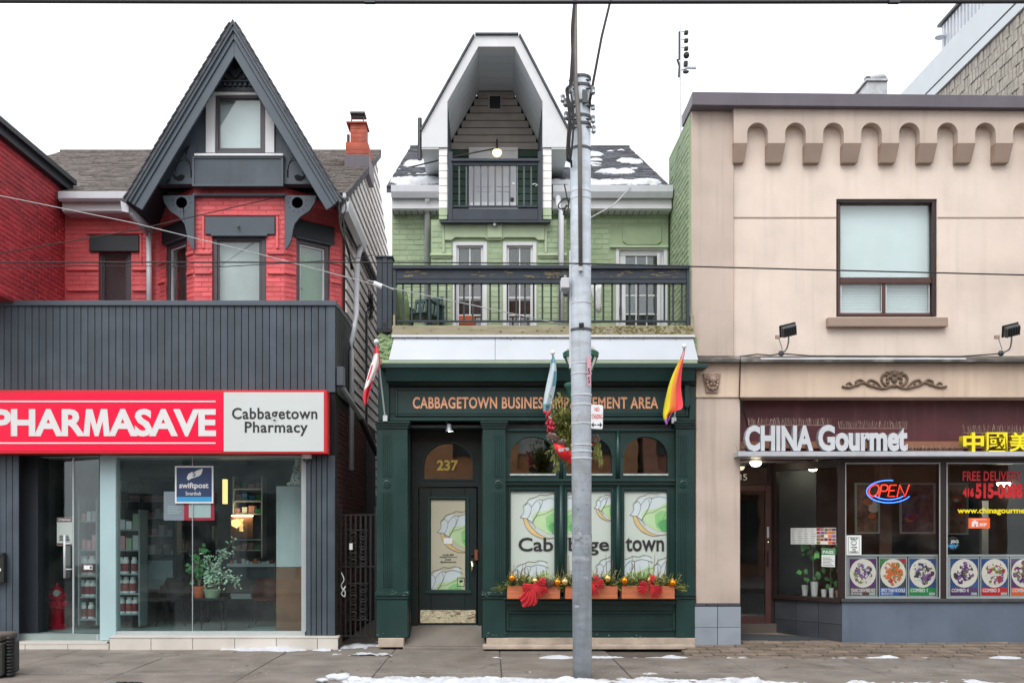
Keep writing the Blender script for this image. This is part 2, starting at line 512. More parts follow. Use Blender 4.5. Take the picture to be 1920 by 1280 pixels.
mk('red_brick', '#dc6266', .62, .12, 5, .35, 70, rnd=.16, grime=.4, gcol='#8d3236', gscale=1.7, fade=.35, fcol='#e58a8a', fscale=1.3, speck=.10)
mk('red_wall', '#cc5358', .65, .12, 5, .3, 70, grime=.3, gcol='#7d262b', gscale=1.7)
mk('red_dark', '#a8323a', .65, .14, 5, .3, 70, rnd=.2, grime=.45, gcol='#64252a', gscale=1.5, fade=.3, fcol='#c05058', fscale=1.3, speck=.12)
mk('alley_brick', '#5a3028', .85, .3, 6, .5, 60, rnd=.25)
mk('mortar_dark', '#2b211e', .9, .2, 6)
mk('chimney', '#a9523e', .8, .2, 8, .4, 60, rnd=.22, grime=.5, gcol='#5a3a32', gscale=4, fade=.3, fcol='#b87a68', fscale=3)
mk('lamp_niche', '#ffd9a0', .5, .02, emit=8.0)
mk('shingle', '#6b645f', .9, .3, 9, .5, 120, rnd=.1, grime=.4, gcol='#48423e', gscale=2)
mk('shingle_dark', '#575a60', .9, .3, 9, .5, 120, grime=.4, gcol='#3d3f44', gscale=2)
mk('white_metal', '#c6cad0', .4, .05, 3, .04, 40, streak=.18, scol='#9a9a98')
mk('white_trim', '#cfd1d4', .5, .05, 4, .05, 60, streak=.12, scol='#a9a59e')
mk('flashing', '#b3b9c1', .38, .06, 1.5, .25, 3.5, streak=.10, scol='#b9b8b4', bdist=.03)
mk('siding_white', '#efecea', .6, .05, 3, .08, 70, rnd=.04, streak=.10, scol='#b9b3ad')
mk('siding_brown', '#7d706a', .8, .25, 5, .3, 50, rnd=.2, grime=.4)
mk('black_gap', '#121214', .9, .1)
mk('window_frame', '#4b464c', .4, .1, 4)
mk('brown_frame', '#4b2f2c', .45, .15, 5)
mk('brown_frame_dark', '#2b1f1c', .4, .15, 5)
mk('blind', '#eef5f6', .7, .04, 2)
mk('blind_pale', '#b4bcb8', .7, .3, 1.3)
mk('green_brick', '#98aa8a', .62, .10, 5, .35, 70, rnd=.10, grime=.4, gcol='#6f8262', gscale=1.6, fade=.35, fcol='#b3c2a2', fscale=1.4, speck=.08)
mk('green_wall', '#8fa180', .65, .10, 4, .3, 60, grime=.3, gcol='#647f55', gscale=1.6)
mk('green_trim', '#a5b596', .6, .08, 4, .25, 60, streak=.2, scol='#73906a')
mk('green_crumb', '#8aa276', .8, .25, 9, .9, 25, grime=.6, gcol='#5d6b52', gscale=6, bdist=.03)
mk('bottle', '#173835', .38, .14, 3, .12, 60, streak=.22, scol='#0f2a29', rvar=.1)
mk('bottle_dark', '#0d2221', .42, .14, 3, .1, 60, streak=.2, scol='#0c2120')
mk('bottle_chip', '#a9b3ae', .6, .2, 20)
mk('navy_wood', '#2a343e', .55, .18, 5, .3, 40, grime=.35, gcol='#22292f', gscale=4)
mk('peeled', '#8c7c5c', .8, .3, 14, .5, 50)
mk('weathered', '#9a927a', .8, .2, 3, .4, 60, stretch=(1, 6, 14), grime=.5, gcol='#6f7348', gscale=2.2)
mk('moss', '#75703c', .95, .3, 25, .8, 80)
mk('copper_letter', '#e2a27c', .45, .08, 8)
mk('mint', '#c3cec6', .28, .03, 2)
mk('film_shadow', '#c2c0aa', .3, .06, 2)
mk('ink', '#2a2a2c', .5, .05)
mk('line', '#74776f', .5, .1)
mk('leaf_pale', '#b9d6a6', .35, .05)
mk('leaf_mid', '#8cc583', .35, .08)
mk('leaf_deep', '#5fae6b', .35, .08)
mk('lav', '#cbd8dc', .35, .05)
mk('sand_print', '#d3b884', .35, .08)
mk('gold', '#c9b560', .35, .15, 20, metal=.6)
mk('brass', '#eee6c4', .10, .10, 9, .5, 7, metal=1.0, bdist=.02)
mk('bronze', '#a86a52', .35, .15, 20, metal=.7)
mk('tan', '#dccdc0', .78, .09, 1.6, .6, 130, grime=.32, gcol='#a8968a', gscale=.7, streak=.2, scol='#a39487', fade=.35, fcol='#dccfc4', fscale=.8, speck=.07)
mk('tan_grey', '#c0b0a4', .8, .10, 1.6, .6, 130, grime=.35, gcol='#94857a', gscale=.9, streak=.35, scol='#85786e', fade=.25, fcol='#c6b8ad', fscale=1.1, speck=.08)
mk('tan_warm', '#d2bda9', .77, .09, 1.6, .55, 130, grime=.35, gcol='#a48f7c', gscale=.9, streak=.3, scol='#907c6c', speck=.07)
mk('corbel', '#998678', .8, .1, 2, .5, 110)  # darker tan; on the corbel blocks it carries their shade
mk('stone_lion', '#9a8274', .75, .2, 14, .5, 60)
mk('bronze_stone', '#6d5a4a', .7, .3, 20, .5, 60)
mk('roof_cap', '#5c565f', .45, .12, 2, .1, 30, streak=.2)
mk('ledge', '#4a4844', .5, .3, 6, .3, 50, grime=.6, gcol='#b9b7b1', gscale=3)
mk('maroon', '#5a2a30', .5, .2, 3, .15, 30, streak=.25, scol='#8d5a58')
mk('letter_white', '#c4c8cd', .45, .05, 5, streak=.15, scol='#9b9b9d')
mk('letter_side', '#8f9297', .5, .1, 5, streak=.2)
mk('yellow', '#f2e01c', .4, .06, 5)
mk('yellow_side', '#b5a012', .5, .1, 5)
mk('spike', '#8d7a70', .4, .2, 30, metal=.3)
mk('shelf_metal', '#b4b7bd', .4, .06, 3, streak=.15)
mk('blue_panel', '#5b6878', .6, .12, 2, .25, 60, streak=.25, scol='#434d59')
mk('grey_tile', '#8e98a3', .45, .10, 3, .15, 50, rnd=.06, grime=.25, gcol='#656c74', gscale=3)
mk('dark_tile', '#3f434a', .45, .2, 3, .15, 50, rnd=.15)
mk('pole', '#b3bcc6', .6, .14, 4, .5, 26, grime=.55, gcol='#83867f', gscale=3.5, streak=.5, scol='#7a7a70', metal=.1, stretch=(1, 1, 4), speck=.22, fade=.4, fcol='#ccd4da', fscale=2.2)
mk('pole_tape', '#93999f', .7, .3, 18)
mk('conduit', '#6e6a66', .5, .15, 8)
mk('steel', '#9ba1a6', .35, .12, 10, metal=.6)
mk('steel_dark', '#4c4f52', .45, .15, 10, metal=.4)
mk('cable', '#1c1c1e', .6, .1)
mk('cable_pale', '#a2a5a7', .5, .1)
mk('black_iron', '#17181a', .45, .15, 12)
mk('black_rubber', '#1b1c1e', .6, .2, 8, .3, 60)
mk('sign_red', '#f2063f', .3, .02, 2)
mk('sign_white', '#ccd3d2', .35, .02, 2)
mk('white', '#dcdcdc', .5, .02)
mk('blackish', '#141416', .5, .1)
mk('aqua_post', '#a9c4c8', .35, .05, 2)
mk('alu', '#b9c2c4', .35, .06, 3, metal=.3)
mk('room', '#8b9698', .8, .1)
mk('room_dark', '#3a4043', .8, .1)
mk('room_floor', '#8b9a98', .35, .12, 2)
mk('room_brown', '#8a5f48', .7, .2, 2)
mk('room_wood', '#8a624a', .5, .2, 3)
mk('shelf_white', '#d2d8d8', .5, .05)
mk('jar_white', '#e4e8e6', .35, .05)
mk('jar_label', '#8d3a3c', .5, .4, 30)
mk('box_pink', '#c98f93', .6, .1)
mk('cardboard', '#a08060', .8, .1)
mk('hydrant', '#d81838', .35, .1, 8)
mk('terracotta', '#c0603a', .7, .1)
mk('pot_green', '#93a88a', .6, .1)
mk('plant_dark', '#4c8a48', .5, .2, 30)
mk('plant_light', '#b4ccb0', .5, .2, 30)
mk('stem', '#8d8066', .7, .1)
mk('chair_brown', '#6a3426', .5, .1)
mk('cloth_black', '#17181b', .9, .1)
mk('skin', '#8d6a58', .6, .05)
mk('cream_light', '#ffd58a', .5, .02, emit=1.1)
mk('lamp_warm', '#ffe0a8', .5, .02, emit=1.6)
mk('lamp_room', '#fff0d0', .5, .02, emit=26.0)
mk('lamp_soft', '#fff0d0', .5, .02, emit=9.0)
mk('neon_red', '#ff3322', .4, .02, emit=2.6)
mk('neon_blue', '#3a70ff', .4, .02, emit=3.0)
mk('poster_navy', '#2f4468', .4, .05)
mk('poster_blue', '#3f9ed6', .4, .05)
mk('poster_lav', '#b7aebc', .45, .06)
mk('poster_red', '#e2324f', .4, .05)
mk('paper', '#e6ebea', .5, .03)
mk('paper_dim', '#b6c2bd', .5, .05)
mk('notice_dark', '#5d3e3c', .5, .05)
mk('deep_red', '#d01c26', .5, .05)
mk('signal_red', '#d8141c', .4, .1)
mk('sign_plate', '#e8ebee', .4, .04)
mk('orange', '#f0642a', .45, .05)
mk('pass_green', '#128a44', .45, .05)
mk('mid_blue', '#2a5fae', .45, .05)
mk('plum', '#5a2a6a', .45, .1)
mk('plate', '#efe9dc', .4, .03)
mk('food_violet', '#8a5aa0', .5, .45, 60)
mk('food_orange', '#e07a3c', .5, .35, 60)
mk('food_red', '#b0344a', .5, .4, 60)
mk('food_dark', '#3a3f4c', .5, .4, 60)
mk('photo_blue', '#2f4f8c', .5, .3, 8)
mk('photo_food', '#8a6a52', .55, .6, 9)
mk('photo_food2', '#7c4a50', .55, .6, 11)
mk('cedar_box', '#c1704a', .6, .18, 4, .3, 40, stretch=(1, 4, 12))
mk('needle_a', '#5d6b34', .7, .25, 30)
mk('needle_b', '#7f8442', .7, .25, 30)
mk('needle_c', '#a39f52', .7, .25, 30)
mk('needle_d', '#3b4a2c', .7, .25, 30)
mk('twig', '#6b5034', .8, .2)
mk('bauble_orange', '#e08a1a', .12, .05, metal=.8)
mk('bauble_gold', '#e0c27a', .12, .05, metal=.8)
mk('tulle', '#dc1f32', .55, .15, 20, sheen=.4)
mk('berry', '#c42a40', .4, .1)
mk('cone', '#7a6558', .8, .3, 30)
mk('ribbon_grey', '#a7abad', .4, .1)
mk('flag_red', '#d8414f', .75, .06)
mk('flag_white', '#e8e4e2', .75, .04)
mk('flag_pale', '#bfcfd8', .75, .06)
mk('flag_teal', '#6aa0ac', .75, .08)
mk('flag_orange', '#f08a3a', .75, .06)
mk('flag_yellow', '#dccb26', .75, .06)
mk('flag_coral', '#f0525a', .75, .06)
mk('flag_violet', '#b06ac0', .75, .06)
mk('flag_pink', '#d99aa8', .75, .06)
mk('lantern_green', '#1c5a48', .4, .1)
mk('lantern_glass', '#e4e4d8', .3, .05)
mk('pride', '#c04a4a', .6, .05)
mk('chair_green', '#173c3c', .4, .1)
mk('dish', '#d6d8d6', .6, .1, 8)
mk('split_block', '#aaa59b', .9, .18, 14, .9, 40, rnd=.1)
mk('pale_clad', '#c8d0d5', .5, .04, 2)
mk('opp_brick', '#a5745c', .85, .2, 3, .3, 40)
mk('opp_stone', '#b98a68', .85, .15, 3, .3, 40)
mk('bin_body', '#3b3d3c', .6, .2, 4, .2, 50)
mk('puddle', '#1c1d1f', .04, .05)
mk('vent_metal', '#b3b6b8', .4, .2, 8, metal=.5)
mk('steel_tape', '#d2d6da', .4, .1)
G_up = glassmat('glass_upper', '#f4f8f8', .07)
G_shop = glassmat('glass_shop', '#eef6f6', .05)
G_china = glassmat('glass_restaurant', '#f4f6f6', .022)
G_arch = glassmat('glass_arch', '#b5aaa0', .17)
G_door = glassmat('glass_door', '#b9bdb9', .06)

def tulle():
    m = M['tulle']; n, l = m.node_tree.nodes, m.node_tree.links; o = n["Material Output"]; t = n.new("ShaderNodeBsdfTransparent"); t.inputs[0].default_value = (1, .8, .8, 1)
    x = n.new("ShaderNodeMixShader"); x.inputs[0].default_value = .62; l.new(t.outputs[0], x.inputs[1]); l.new(n["Principled BSDF"].outputs[0], x.inputs[2]); l.new(x.outputs[0], o.inputs[0])
tulle()
# ---------------------------------------------------------------- ground
def struct(o): o["kind"] = "structure"; return o
sidewalk = struct(B().box(-16, 16, -3.95, 3.0, -.2, -.016).build("sidewalk", M['concrete_dark']))
JX = [-2.91 + 1.52 * k for k in range(-8, 10)]
for y0, y1 in ((-1.04, 0.6), (-2.53, -1.05), (-3.93, -2.54)):
    for a, b in zip(JX, JX[1:]):
        if y1 > 0 and b > 2.9: continue
        dz = random.uniform(-.004, .004)
        q = B()
        q.box(a + .006, b - .006, y0 + .006, y1 - .006, -.1, dz)
        q.build("slab", M['concrete'], sidewalk, bevel=.006)
for r in range(10):                                # unit paving outside the restaurant
    y0 = -1.03 + r * .2
    for k in range(-1, 24):
        a = 2.93 + k * .3 + (.15 if r % 2 else 0); b = a + .3
        a = max(a, 2.70 if y0 > -.9 else 2.62)
        if b - a < .06 or (y0 + .1 > -.1 and a < 3.0): continue
        B().box(a + .006, b - .006, y0 + .006, y0 + .194, -.08, .09 * max(0, min(1, y0 + 1.0)) + random.uniform(-.006, .008)).build("paver", M['paver'], sidewalk, bevel=.008)
for k in range(12):
    struct_k = B().box(-16 + k * 2.7, -16 + k * 2.7 + 2.69, -4.15, -3.955, -.2, -.004 + random.uniform(-.004, .002))
    if k == 0: kerb = struct(struct_k.build("kerb", M['kerb'], bevel=.02))
    else: struct_k.build("kerb_stone", M['kerb'], kerb, bevel=.02)
struct(B().box(-40, 40, -13.0, -4.16, -.4, -.13).build("road", M['asphalt']))
struct(B().box(-40, 40, -40, -13.01, -.4, -.004).build("far_sidewalk", M['concrete']))
struct(B().box(-60, 60, 3.01, 80, -.4, -.02).build("back_ground", M['concrete_dark']))

def field(name, x0, x1, y0, y1, res, fn, m, label, cat="snow"):
    nx, ny = int((x1 - x0) / res), int((y1 - y0) / res)
    b = B(); idx = {}
    hh = [[fn(x0 + i * res, y0 + j * res) for j in range(ny + 1)] for i in range(nx + 1)]
    def vid(i, j):
        if (i, j) not in idx:
            idx[(i, j)] = len(b.v); b.v.append((x0 + i * res, y0 + j * res, hh[i][j]))
        return idx[(i, j)]
    for i in range(nx):
        for j in range(ny):
            if max(hh[i][j], hh[i + 1][j], hh[i][j + 1], hh[i + 1][j + 1]) > 0:
                b.f.append((vid(i, j), vid(i + 1, j), vid(i + 1, j + 1), vid(i, j + 1))); b.m.append(0)
    o = b.build(name, m, None, smooth=True, norm=False)
    return tag(o, label, cat, None, "stuff")
def fb(x, y, s, o=0.0): return noise.fractal(Vector((x * s, y * s, o)), 1.0, 2.0, 5)
field("snow", -1.9, 8.4, -3.92, -2.2, .024,
      lambda x, y: -.03 + .09 * min(1, max(0, (-2.76 - .1 * math.sin(x * 1.3) - y) * 1.3)) * (1 if x > -1.2 else max(0, (x + 1.9) / .7)) * (1.0 if x < 2.6 else .75) + .05 * fb(x, y, 1.4) + .03 * fb(x, y, 5) + .012 * fb(x, y, 17) - (.03 if x > 3 else 0), M['snow'],
      "trodden snow strip along the kerb around the pole foot")
field("snow", -.2, 8.0, -1.16, -.9, .025, lambda x, y: .004 - .35 * abs(y + 1.02 + .02 * math.sin(3 * x)) + .05 * fb(x, y, 2.3, 3), M['snow'],
      "thin line of snow in the joint along the shop fronts")
field("snow", -3.9, -2.3, -.42, -.08, .02, lambda x, y: .02 - .25 * abs(y + .16 + .05 * (x + 3.1)) + .05 * fb(x, y, 2.5, 5), M['snow'],
      "sliver of snow against the pale tile step")
field("snow", -2.2, -1.0, -.8, .9, .025, lambda x, y: -.012 + .06 * fb(x, y, 1.5, 9) + .02 * fb(x, y, 7, 2), M['snow'],
      "patchy snow at the foot of the alley gate")
rg = random.Random(4)
for k, (px, py, r, lb) in enumerate(((638, 1274, .10, "largest dirty ice lump at the kerb left of the pole"), (668, 1278, .07, "small dirty ice lump right of the largest one"), (604, 1279, .055, "small dirty ice lump left of the largest one"))):
    d = EYE * F / (py - HY); y = d - D0
    b = B().ball((X(px, y), y, .03), r, 22, 1.35, .9, .5)
    b.v = [tuple(Vector(v) + (Vector(v) - Vector((X(px, y), y, .03))) * .55 * noise.fractal(Vector(v) * 9, 1, 2, 4)) for v in b.v]
    tag(b.build("ice_lump", M['snow'], smooth=True), lb, "ice lump", "ice lumps by the kerb")
d = EYE * F / (1279 - HY); y = d - D0
b = B(); b.add([(X(235, y) + .2 * math.cos(t / 14 * 6.283) * (1 + .25 * math.sin(3 * t)), y - .02 + .07 * math.sin(t / 14 * 6.283), .0065) for t in range(14)], [tuple(range(14))])
struct(b.build("puddle", M['puddle']))

# hairline cracks, gum spots and grit on the slabs
rg = random.Random(77); cr = B(); gm = B(); gt = B()
for _ in range(9):
    x, y, a = rg.uniform(-6.5, 7), rg.uniform(-2.4, -1.2), rg.uniform(0, 6.28); pts = [(x, y)]
    for k in range(rg.randrange(8, 18)): a += rg.uniform(-.6, .6); x += .06 * math.cos(a); y += .06 * math.sin(a); pts.append((x, min(-1.08, max(-2.5, y))))
    for (x0, y0), (x1, y1) in zip(pts, pts[1:]): d_ = Vector((x1 - x0, y1 - y0, 0)); n_ = Vector((-d_.y, d_.x, 0)).normalized() * rg.uniform(.0015, .004); cr.add([(x0 + n_.x, y0 + n_.y, .0062), (x1 + n_.x, y1 + n_.y, .0062), (x1 - n_.x, y1 - n_.y, .0062), (x0 - n_.x, y0 - n_.y, .0062)], [(0, 1, 2, 3)])
for _ in range(120):
    x, y, r = rg.uniform(-7, 7.5), rg.uniform(-2.5, -.2), rg.uniform(.008, .026); gm.add([(x + r * (1 + .3 * math.sin(3 * k)) * math.cos(.698 * k), y + r * math.sin(.698 * k), .0058) for k in range(9)], [tuple(range(9))])
for _ in range(420):
    x, y, r = rg.uniform(-7, 7.5), -2.75 + abs(rg.gauss(0, .75)), rg.uniform(.002, .007); gt.ball((x, y, .006), r, 5, 1, 1, .6)
for nm, b_, m_ in (("crack_lines", cr, 'blackish'), ("gum_spots", gm, 'concrete_dark'), ("snow_grit", gt, 'snow')): o = b_.build(nm, M[m_], sidewalk, norm=False); o["kind"] = "stuff"

# ---------------------------------------------------------------- houses over the road (they show in the shop windows)
for (x0, x1, h, m, lb) in ((-19, -7.2, 8.6, 'opp_grey', "grey rendered house over the road, mirrored in the pharmacy glass"), (-7.0, 5.4, 7.4, 'opp_stone', "grey stone-fronted house over the road, mirrored in the door glass"),
                       (5.6, 19, 9.0, 'opp_brick', "brown brick house over the road, mirrored in the restaurant glass")):
    r_ = thing("brick_house", lb, "house", ((x0 + x1) / 2, -21, 0), "houses across the road")
    b = B(); nw = 5; wv = (x1 - x0) / nw
    b.box(x0, x1, -29, -21.3, 0, h)
    b.box(x0, x1, -21.3, -21, 3.2, 4.0); b.box(x0, x1, -21.3, -21, h - 1.2, h)
    for i in range(nw + 1): b.box(max(x0, x0 + i * wv - .55), min(x1, x0 + i * wv + .55), -21.3, -21.002, 0 if i % 2 == 0 else .0, h - 1.2)
    b.build("wall", M[m], r_)
    for i in range(nw):
        B().box(x0 + i * wv + .55, x0 + (i + 1) * wv - .55, -21.25, -21.2, 4.6, h - 1.2).build("window", M['blind_pale'] if i % 2 else M['room_dark'], r_)
        B().box(x0 + i * wv + .55, x0 + (i + 1) * wv - .55, -21.25, -21.2, .6, 3.0).build("shop_window", M['room_dark'], r_)
    B().box(x0 - .1, x1 + .1, -21.15, -20.9, h, h + .25).build("cornice", M['opp_stone'], r_)

# ---------------------------------------------------------------- pharmacy
ph = thing("pharmacy_building", "single-storey pharmacy with dark vertical board parapet and glass shopfront", "building", (X(300), .2, 0))
XR = X(628)
b = B().pb(-140, 628, 572, 735, 0, .14)
b.pb(-140, 628, 735, 853, .0, .3)
b.pb(-140, 26, 853, 1200, .0, .25)
b.pb(574, 628, 853, 1193, .0, .22)
b.build("backing_wall", M['black_gap'], ph)
k = 0; px = -136
while px < 612:
    B().pb(px, px + 11.9, 573, 733, -.016, 0).build("board", M['slate'], ph, bevel=.003)
    px += 13.1
B().pb(614.6, 628.4, 573, 735, -.022, .0).build("corner_board", M['slate_trim'], ph, bevel=.003)
for a in range(-120, 26, 12): B().pb(a, a + 11, 853.5, 1200, -.016, 0).build("board", M['slate'], ph, bevel=.003)
for a, c in ((574, 583), (584, 593), (594, 603), (604, 613), (614, 628.4)): B().pb(a, c - .6, 853.5, 1192, -.016, 0).build("board", M['slate'], ph, bevel=.003)
b = B().pb(-140, 630, 563, 572.6, -.05, .2); b.build("cap_flashing", M['cap'], ph, bevel=.006)
b = B()
b.box(XR - .14, XR - .004, .14, 1.7, Z(735), Z(572) - .0)
b.box(XR - 5.5, XR - .15, .15, 1.62, Z(572) - .35, Z(572) - .15)
b.build("parapet_return", M['slate_dark'], ph)
for i in range(9): B().box(XR - .003, XR + .012, .01 + i * .18, .175 + i * .18, Z(735), Z(572)).build("side_board", M['slate_dark'], ph)
B().box(XR - .16, XR + .02, .2, 1.72, Z(572) + .002, Z(563)).build("cap_flashing", M['cap'], ph)
# alley side: old brick under the boards
b = B().box(XR - .2, XR - .03, .22, 5.2, 0, Z(735)); b.build("side_wall", M['mortar_dark'], ph)
br = Bricks(M['alley_brick'], ph, 290)
br.lay((XR - .03, .24, 0), (0, 1, 0), (-1, 0, 0), 0, 3.2, 0.05, 3.6, proud=.012)
br.finish()
# tiled step
ts = B().pb(205, 632, 1195, 1226, -.10, .4); ts.box(X(-140), X(205), -.05, .9, 0, Z(1203)); ts.build("step", M['concrete_dark'], ph)
tw = [205, 283, 361, 440, 518, 595, 634]
for a, c in zip(tw, tw[1:]): B().pb(a + .5, c - .5, 1196.5, 1226, -.125, -.10).build("tile", M['tile_white'], ph, bevel=.003)
B().pb(205, 634.5, 1192.5, 1196, -.13, .05).build("step_coping", M['tile_white'], ph, bevel=.003)
tw = [-120, -40, 47, 127, 204.6]
for a, c in zip(tw, tw[1:]): B().pb(a + .5, c - .5, 1206, 1228, -.075, -.05).build("tile", M['tile_white'], ph, bevel=.003)
B().box(X(-130), X(204.6), -.08, 1.0, Z(1206) + .002, Z(1203) + .012).build("step_coping", M['tile_white'], ph)
# glazed front
WY = .10
win = B().pb(217, 572, 1183, 1193, WY - .05, WY + .05)
win.pb(565, 574, 853, 1183, WY - .05, WY + .05); win.pb(217, 565, 853, 857, WY - .05, WY + .05)
win = win.build("shop_window", M['alu'], ph, bevel=.003)
B().pb(217.5, 313.8, 857, 1183, WY, WY + .012).build("pane", G_shop, win)
B().pb(361.8 - 1, 565, 857, 1183, WY, WY + .012).build("pane", G_shop, win)
B().pb(314.2, 360.4, 857, 1183, WY, WY + .012).build("pane", G_shop, win)
B().pb(360.2, 361.4, 857, 1183, WY - .003, WY + .014).build("pane_joint", M['alu'], win)
B().pb(187, 217, 853, 1200, .04, .22).build("post", M['aqua_post'], ph, bevel=.004)
A_ = Vector((X(57, .5), .5, 0)); E_ = Vector((X(187, .14), .14, 0)); ud = (E_ - A_).normalized(); Ld = (E_ - A_).length
XD = Matrix.Translation(A_) @ Matrix(((ud.x, -ud.y, 0, 0), (ud.y, ud.x, 0, 0), (0, 0, 1, 0), (0, 0, 0, 1)))
dz0, dz1 = .20, 2.86
dr = B(); dr.box(0, .05, -.04, .05, .1, dz1); dr.box(.05, Ld, -.03, .04, dz1 - .04, dz1 + .02); dr = dr.build("door", M['alu'], ph, xf=XD, bevel=.003)
B().box(.06, Ld * .63 - .006, -.03, .03, dz0 - .09, dz0).build("bottom_rail", M['alu'], dr, xf=XD, bevel=.003)
B().box(Ld * .63 + .006, Ld - .01, -.03, .03, dz0 - .09, dz0).build("bottom_rail", M['alu'], dr, xf=XD, bevel=.003)
B().box(.06, Ld * .63 - .004, -.006, .006, dz0, dz1 - .05).build("pane", G_shop, dr, xf=XD)
B().box(Ld * .63 + .004, Ld - .01, -.006, .006, dz0, dz1 - .05).build("pane", G_shop, dr, xf=XD)
B().box(Ld * .63 - .012, Ld * .63 + .012, -.012, .012, dz0, dz1 - .05).build("meeting_strip", M['alu'], dr, xf=XD)
hx = Ld * .55
h = B(); h.tube([(hx, -.075, 1.02), (hx, -.075, 1.66)], .016, 10)
for zz in (1.15, 1.53): h.tube([(hx, -.075, zz), (hx + .08, -.01, zz)], .010, 8)
h.build("handle", M['steel_tape'], dr, xf=XD, smooth=True)
B().box(X(26), X(56), .25, .6, .1, Z(853)).build("jamb", M['slate_dark'], ph)
B().box(X(-140), X(628) - .1, .30, .9, Z(853), Z(846)).build("soffit", M['paper_dim'], ph)
# shop room
rm = B()
rx0, rx1, ry0, ry1, rz0, rz1 = -7.6, XR - .22, .32, 4.6, .18, 3.0
rm.box(rx0, rx1, ry0 - .2, ry1, rz0 - .1, rz0 + .02)
rm.build("room_floor", M['room_floor'], ph)
rm = B(); rm.box(rx0, rx1, ry1, ry1 + .1, rz0, rz1); rm.box(rx0 - .1, rx0, ry0, ry1, rz0, rz1); rm.box(rx1 - .003, rx1 + .02, ry0, ry1, rz0, rz1); rm.box(rx0, rx1, ry0, ry1, rz1, rz1 + .1)
rm.build("room_wall", M['room'], ph)
# box sign over the window
sg = thing("shop_sign", "long red and white lightbox sign above the pharmacy window", "sign", (X(300), -.15, Z(790)))
b = B().pb(-140, 613, 731, 850, -.27, -.02); b.build("sign_case", M['deep_red'], sg, bevel=.008)
B().pb(-132, 419, 736, 845, -.276, -.27).build("red_panel", M['sign_red'], sg)
B().pb(419.5, 607, 735, 846, -.277, -.27).build("white_panel", M['sign_white'], sg)
B().pb(-132, 404, 751, 753.6, -.281, -.276).build("white_rule", M['white'], sg)
B().pb(-132, 404, 829, 831.6, -.281, -.276).build("white_rule", M['white'], sg)
text_glyphs("PHARMASAVE", -14, 405, 766, 818, -.276, M['white'], sg, bold=.036, space=.96)
text("Cabbagetown", 435, 595, 764, 792, -.277, M['ink'], sg, bold=.018, space=1.06)
text("Pharmacy", 459, 577, 790, 817, -.277, M['ink'], sg, bold=.018, space=1.06)
cc = thing("security_camera", "white dome camera at the corner of the pharmacy window", "camera", tuple(P(574, 855, -.05)))
B().pb(566, 582, 850.5, 859, -.12, -.0).build("mount", M['white'], cc, bevel=.008)
B().ball(P(574, 860, -.06), .05, 12).build("dome", M['steel_dark'], cc, smooth=True)
bx = B().pb(-20, 7, 1038, 1092, -.12, -.017)
mb = thing("letter_box", "black wall letter box at the left edge of the pharmacy front", "letter box", tuple(P(0, 1090, -.05)))
bx.build("box", M['black_rubber'], mb, bevel=.008); B().pb(-18, 5, 1036, 1042, -.13, -.02).build("lid", M['black_rubber'], mb, bevel=.004); B().pb(-6, 1.5, 1065, 1070, -.124, -.12).build("name_plate", M['paper'], mb)

# notices on the glass
def sheet(name, label, cat, rect, y, m, group=None, th=.003):
    r_ = thing(name, label, cat, tuple(P((rect[0] + rect[1]) / 2, rect[3], y)), group)
    B().pb(*rect, y - th, y).build("sheet", m, r_)
    return r_
gy = WY - .004
s_ = sheet("poster", "navy square parcel-service poster with a white wing on the pharmacy window", "poster", (328, 400, 873, 943), gy, M['paper'])
B().pb(331, 397, 876, 931, gy - .005, gy - .003).build("navy_field", M['poster_navy'], s_); B().pb(331, 397, 931, 940, gy - .005, gy - .003).build("blue_band", M['poster_blue'], s_)
b = B(); b.pprism([(350, 896), (353, 888), (360, 884), (368, 882), (380, 878), (379, 884), (377, 889), (373, 892), (367, 894), (360, 896), (353, 900)], gy - .007, gy - .005); b.build("wing_emblem", M['paper'], s_)
text("S", 361, 367, 882, 893, gy - .007, M['poster_navy'], s_, bold=.02, depth=.002)
text("swiftpost", 336, 391, 904, 918, gy - .005, M['white'], s_, bold=.025, depth=.002)
text("Smarthub", 348, 377, 921, 928, gy - .005, M['white'], s_, bold=.01, depth=.002)
s_ = sheet("poster", "lavender and red information poster half behind the navy one", "poster", (307, 402, 921, 975), WY + .03, M['poster_lav'])
B().pb(345, 402, 923, 975, WY + .024, WY + .027).build("red_field", M['poster_red'], s_); B().pb(354, 395, 943, 970, WY + .021, WY + .024).build("white_field", M['paper'], s_)
for i in range(5): B().pb(314, 340 - (i % 3) * 4, 948 + i * 3.2, 949.4 + i * 3.2, WY + .0245, WY + .027).build("text_line", M['white'], s_)
nt_ = thing("notice", "grey attention notice on the pharmacy door glass", "notice", tuple(P(121, 1018, .28)))
xx = lambda px: (X(px, .3) - A_.x) / ud.x
B().box(xx(105), xx(138), -.016, -.008, 1.50, 1.92).build("sheet", M['paper_dim'], nt_, xf=XD)
B().box(xx(105.5), xx(137.5), -.018, -.016, 1.855, 1.915).build("header", M['notice_dark'], nt_, xf=XD); B().box(xx(105.5), xx(137.5), -.018, -.016, 1.505, 1.54).build("footer", M['notice_dark'], nt_, xf=XD)
text("ATTENTION", xx(108), xx(135), 1.87, 1.90, -.018, M['paper'], nt_, depth=.002, xf=XD, bold=.02)
for i in range(4): B().box(xx(110 + i % 2), xx(133 - i), -.018, -.016, 1.575 + i * .022, 1.588 + i * .022).build("text_line", M['ink'], nt_, xf=XD)
nt_ = thing("sticker", "small white sticker beside the pharmacy door handle", "sticker", tuple(P(172, 1063, .2)))
B().box(xx(163), xx(181), -.016, -.008, 1.15, 1.21).build("sheet", M['paper'], nt_, xf=XD); B().box(xx(176), xx(180), -.018, -.016, 1.16, 1.20).build("dot", M['poster_navy'], nt_, xf=XD)

